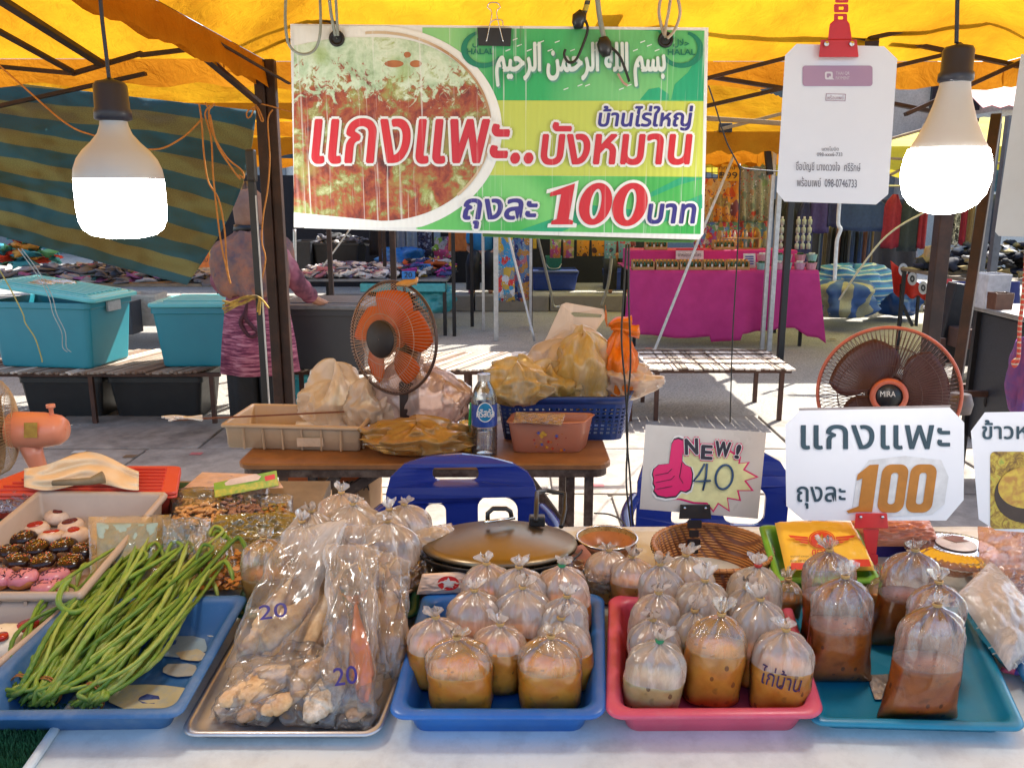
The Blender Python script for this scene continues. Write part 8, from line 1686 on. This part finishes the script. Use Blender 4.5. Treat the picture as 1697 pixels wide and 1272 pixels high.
def red_clip(t, x, y, s, up=True, pl=None, mt=REDP):
    """clip jaw with two bright rivets; (x, y) jaw centre"""
    pshape(t, [[(x-30*s, y-14*s), (x+30*s, y-14*s), (x+33*s, y+15*s), (x-33*s, y+15*s)]], pl, mt, 'jaw', .012, .022, bevel=.001)
    for k in (-1, 1): MB().lathe([(.0001, -.002), (.0028*s, -.002), (.003*s, .002), (.0001, .003)], 12, Matrix.Translation(pl.at(x+k*21*s, y-7*s, .014)) @ Matrix.Rotation(pi/2, 4, 'X')).obj('rivet', CHROME, t)
t = thing('red_clip', 'red plastic sign clip with link stem holding the payment card', 'clip', PQ.at(1390, 60)); red_clip(t, 1390, 80, 1.0, pl=PQ)
pshape(t, [[(1372, 66), (1375, 40), (1382, 34), (1404, 34), (1408, 40), (1412, 66)]], PQ, REDP, 'neck', .010, .018, bevel=.001)
for k, (x, y, w_) in enumerate(((1393, 30, 22), (1394, 14, 24), (1395, -2, 22))): pshape(t, [rrect(x-w_/2, y-7, x+w_/2, y+7, 2.5), rrect(x-4, y-2.5, x+4, y+2.5, 1)], PQ, REDP, 'stem_link', .008, .012, bevel=.001)
# right edge hanging sheet
PR = Plane((0, 1.1, 0), (-.12, -1, 0)); t = thing('hanging_board', 'cream edged white board hanging at the right edge, cut by the frame', 'sign', PR.at(1680, 250)); pshape(t, [[(1692, 90), (1800, 90), (1790, 396), (1655, 391), (1649, 384)]], PR, mat('yellowish laminated board', (.62, .60, .56), .3, 0, (.56, .53, .48), 5, .05, dirt=(.4, .3, .2), dirt_amt=.2), 'board', 0, .003)
# ================================================================ CARDS ON THE TABLE
PN = Plane((0, 1.46, 0), (0, -1, .05)); t = thing('thumbs_up_card', 'grey laminated card with a pink thumbs up, NEW! and handwritten 40', 'sign', PN.at(1165, 780)); 
pshape(t, [[(1070, 703), (1270, 716), (1256, 859), (1060, 843)]], PN, mat('aged grey laminate', (.52, .49, .46), .3, 0, (.42, .39, .37), 5, .05, dirt=(.62, .6, .58), dirt_amt=.4), 'card', 0, .0015)
NI = mat('black print', (.015, .012, .03), .4, bump=0); MG = mat('magenta print', (.62, .01, .13), .35, 0, (.58, .01, .12), 5, 0); PY = mat('pale yellow print', (.68, .66, .34), .4, bump=0); WI = mat('white print ink', (.74, .73, .72), .4, bump=0)
burst = [(1130, 756), (1150, 735), (1205, 745), (1226, 758), (1224, 768), (1240, 766), (1232, 778), (1254, 790), (1234, 796), (1246, 812), (1222, 812), (1226, 828), (1205, 824), (1208, 845), (1190, 833), (1182, 846), (1172, 833), (1150, 832), (1128, 826), (1112, 826)]
gcx, gcy = 1178, 790
for nm, mt_, s_, lf in (('burst_edge', MG, 1.05, .0006), ('burst', PY, .98, .0010)): pshape(t, [[(gcx+(x-gcx)*s_, gcy+(y-gcy)*s_) for x, y in burst]], PN, mt_, nm, lf)
thumb = [(1109, 768), (1111, 750), (1113, 736), (1117, 729), (1124, 727), (1132, 730), (1134, 738), (1131, 752), (1130, 764), (1135, 770), (1144, 774), (1147, 784), (1146, 800), (1143, 810), (1136, 814), (1128, 812), (1120, 821), (1104, 823), (1090, 820), (1084, 812), (1086, 806), (1083, 800), (1084, 792), (1082, 785), (1084, 777), (1092, 770)]
tcx, tcy = 1115, 777
for nm, mt_, s_, lf in (('thumb_halo', WI, 1.13, .0014), ('thumb_outline', NI, 1.06, .0018), ('thumb', MG, 1.0, .0022)): pshape(t, [[(tcx+(x-tcx)*s_, tcy+(y-tcy)*s_) for x, y in thumb]], PN, mt_, nm, lf)
for (a, b) in (((1086, 787), (1108, 783)), ((1087, 799), (1112, 794)), ((1088, 810), (1114, 805)), ((1107, 783), (1114, 776)), ((1112, 794), (1118, 788)), ((1130, 766), (1126, 790)), ((1126, 790), (1132, 800))):
    MB().bar(PN.at(*a, .0026), PN.at(*b, .0026), .0016, .0006).obj('finger_line', NI, t)
for ch, bx, r_ in (('N', (1136, 727, 1156, 752), -2), ('E', (1163, 738, 1180, 760), 3), ('W', (1186, 732, 1210, 756), 6), ('!', (1220, 737, 1226, 759), 14)): ptext(t, ch, bx, PN, NI, bold=1.3, halo=WI, halo_w=2.6, rot=r_, lift=.0034)
for ch, bx, r_ in (('N', (1136, 727, 1156, 752), -2), ('E', (1163, 738, 1180, 760), 3), ('W', (1186, 732, 1210, 756), 6), ('!', (1220, 737, 1226, 759), 14)): ptext(t, ch, bx, PN, MG, 'lettering_edge', bold=4.2, rot=r_, lift=.0026)
BI = mat('blue marker', (.012, .06, .16), .4, bump=0)
for L_ in ([(1168, 768), (1158, 786), (1149, 797), (1160, 797), (1178, 796)], [(1172, 768), (1170, 790), (1165, 812)]): MB().tube([PN.at(x, y, .0032) for x, y in L_], .0020, 6).obj('handwritten_number', BI, t, smooth=True)
MB().tube([PN.at(x-(y-791)*.12, y, .0032) for x, y in ell(1200, 790, 14, 20, 30)], .0022, 6, True).obj('handwritten_number', BI, t, smooth=True)
t = thing('black_clip_stand', 'black clip stand holding the thumbs up card in front of the bamboo basket', 'clip stand', PN.at(1150, 905)); red_clip(t, 1152, 847, .82, pl=PN, mt=BLACKP)
for k, (x, y, w_, h_) in enumerate(((1151, 868, 24, 14), (1150, 884, 16, 12), (1150, 898, 22, 10), (1149, 910, 16, 14))): pshape(t, [rrect(x-w_/2, y-h_/2, x+w_/2, y+h_/2, 2)], PN, BLACKP, 'stem_link', .010, .014, bevel=.001)
zt_ = PN.at(1149, 917).z; zb_ = tz(1.46); 
if zt_ > zb_: MB().box((PN.at(1149, 917).x, 1.452, (zt_+zb_)/2), (.012, .012, zt_-zb_)).obj('stem', BLACKP, t); MB().box((PN.at(1149, 917).x, 1.452, zb_+.006), (.05, .05, .01)).obj('foot', BLACKP, t)
P1_ = Plane((0, 1.36, 0), (0, -1, .04)); t = thing('price_card', 'white card with cut corners reading a Thai dish name and a large brown 100', 'sign', P1_.at(1450, 770))
pshape(t, [[(1325, 680), (1574, 675), (1598, 700), (1597, 828), (1568, 862), (1332, 862), (1303, 838), (1301, 704)]], P1_, PAPER, 'card', 0, .002); pshape(t, [[(1325, 680), (1574, 675), (1576, 671), (1323, 676)]], P1_, mat('grey card edge', (.35, .3, .3), .4), 'top_edge', .0, .003)
SL = mat('slate blue ink', (.03, .07, .10), .45, bump=0); ptext(t, 'แกงแพะ', (1328, 704, 1574, 744), P1_, SL, bold=.7, lift=.001); ptext(t, 'ถุงละ', (1321, 806, 1401, 842), P1_, SL, bold=.5, lift=.001)
OC_ = mat('ochre brown ink', (.50, .19, .02), .4, bump=0); HAL = mat('cut paper halo', (.72, .72, .74), .4, bump=0)
pshape(t, [[(1412, 845), (1420, 790), (1440, 762), (1500, 755), (1560, 762), (1572, 790), (1565, 835), (1545, 852), (1470, 856), (1450, 852)]], P1_, HAL, 'number_patch', .0008)
sk = lambda L, cy=808, s_=-.14: [(x+(y-cy)*s_, y) for x, y in L]
pshape(t, [sk([(1427, 848), (1427, 792), (1418, 796), (1418, 786), (1436, 770), (1451, 769), (1451, 848)])], P1_, OC_, 'digit_one', .0018)
for cx in (1480, 1527): pshape(t, [sk(rrect(cx-22, 769, cx+22, 849, 15, 6)), sk(rrect(cx-6, 783, cx+6, 835, 5, 5))], P1_, OC_, 'digit_zero', .0018)
pshape(t, [sk([(1427, 848), (1427, 838), (1408, 846), (1412, 850)])], P1_, OC_, 'digit_foot', .0017)
t = thing('red_clip_stand', 'red clip stand with zigzag stem carrying the white 100 card on the teal tray', 'clip stand', atT(1441, 1022)); red_clip(t, 1444, 862, .86, pl=P1_)
pshape(t, [[(1430, 876), (1457, 876), (1452, 918), (1436, 918)]], P1_, REDP, 'neck', .010, .016, bevel=.001)
for k, (x, y, w_) in enumerate(((1443, 926, 24), (1442, 942, 30), (1441, 958, 22))): pshape(t, [rrect(x-w_/2, y-8, x+w_/2, y+8, 3)], P1_, REDP, 'stem_link', .010, .014, bevel=.001)
zt_ = P1_.at(1441, 965).z; zb_ = tz(1.35)+.01; MB().box((P1_.at(1441, 965).x, 1.352, (zt_+zb_)/2), (.020, .016, zt_-zb_)).obj('stem', REDP, t, bevel=.002); MB().box((P1_.at(1441, 965).x, 1.352, zb_+.008), (.07, .06, .016)).obj('foot', REDP, t, bevel=.003)
t = thing('price_card', 'white card at the right edge with a food photograph and cut off Thai heading', 'sign', P1_.at(1660, 780)); pshape(t, [[(1632, 683), (1800, 680), (1800, 890), (1650, 878), (1622, 860), (1609, 714)]], P1_, PAPER, 'card', 0, .002)
ptext(t, 'ข้าวหมก', (1628, 696, 1748, 727), P1_, SL, bold=.7, lift=.001)
def riceprint(nt, co):
    n1 = noise_t(nt, co, 60, 6, .7, 1); return ramp(nt, n1, [(.35, (.12, .06, .02)), (.48, (.35, .22, .03)), (.58, (.55, .42, .06)), (.68, (.25, .35, .05))])
pshape(t, [rrect(1641, 748, 1800, 876, 8)], P1_, print_mat('rice photo print', (1, 1, 1), mix=riceprint, scratch=0), 'food_photo', .0008); pshape(t, [ell(1700, 820, 52, 46, 30)], P1_, mat('dark bowl print', (.05, .03, .025), .4), 'bowl_print', .0014); pshape(t, [ell(1700, 808, 46, 34, 30)], P1_, print_mat('yellow rice print', (.62, .45, .06), (.45, .22, .05), 80, scratch=0), 'rice_print', .0019)
# ================================================================ LIT BULBS
BHOUSE = mat('pale grey bulb housing', (.46, .47, .48), .35, 0, (.43, .44, .45), 4, .02); SOCK = mat('navy black socket plastic', (.018, .022, .04), .4); GLOW = emis('lit diffuser', (1, .97, .92), 19)
def bulb(label, pts, Y, axis_px, cordpts):
    """pts: silhouettes as (part, half width px, py)"""
    ax = atY(*axis_px, Y); t = thing('light_bulb', label, 'light bulb', ax); k = ppm(ax)
    for part, mt_ in (('socket', SOCK), ('housing', BHOUSE), ('diffuser', GLOW)):
        prof = [(hw/k, atY(axis_px[0], py, Y).z) for p_, hw, py in pts if p_ == part]
        MB().lathe(prof, 48, Matrix.Translation((ax.x, Y, 0))).obj(part, mt_, t, smooth=True)
    MB().tube(curve([atY(x, y, Y) for x, y in cordpts]), .0028, 8).obj('cord', SOCK, t, smooth=True)
    return t
bulb('lit white LED bulb with flat bottomed cylinder diffuser, hanging before the striped tarp', [('socket', 2, 128), ('socket', 8, 132), ('socket', 22, 136), ('socket', 26, 142), ('socket', 27, 180), ('socket', 29, 184), ('socket', 29, 198), ('socket', 22, 201),
    ('housing', 21, 200), ('housing', 22, 208), ('housing', 27, 222), ('housing', 38, 236), ('housing', 52, 250), ('housing', 62, 264), ('housing', 68, 280), ('housing', 70, 293), ('housing', 70, 297), ('diffuser', 69.5, 296), ('diffuser', 70, 310), ('diffuser', 70, 345), ('diffuser', 68, 366), ('diffuser', 62, 380), ('diffuser', 50, 389), ('diffuser', 28, 394), ('diffuser', .1, 395)], 1.22, (194, 260), [(165, -20), (169, 30), (176, 90), (181, 132)])
bulb('lit white LED bulb with round globe diffuser, hanging right of the payment card', [('socket', 2, 70), ('socket', 7, 74), ('socket', 21, 78), ('socket', 24, 84), ('socket', 24, 118), ('socket', 27, 122), ('socket', 27, 134), ('socket', 22, 138),
    ('housing', 23, 136), ('housing', 24, 146), ('housing', 29, 170), ('housing', 38, 200), ('housing', 50, 228), ('housing', 61, 248), ('diffuser', 61.5, 247), ('diffuser', 66, 262), ('diffuser', 69, 282), ('diffuser', 68.5, 300), ('diffuser', 63, 322), ('diffuser', 52, 338), ('diffuser', 34, 350), ('diffuser', 14, 354.5), ('diffuser', .1, 355)], 1.2, (1573, 230), [(1587, -20), (1586, 30), (1585, 72)])
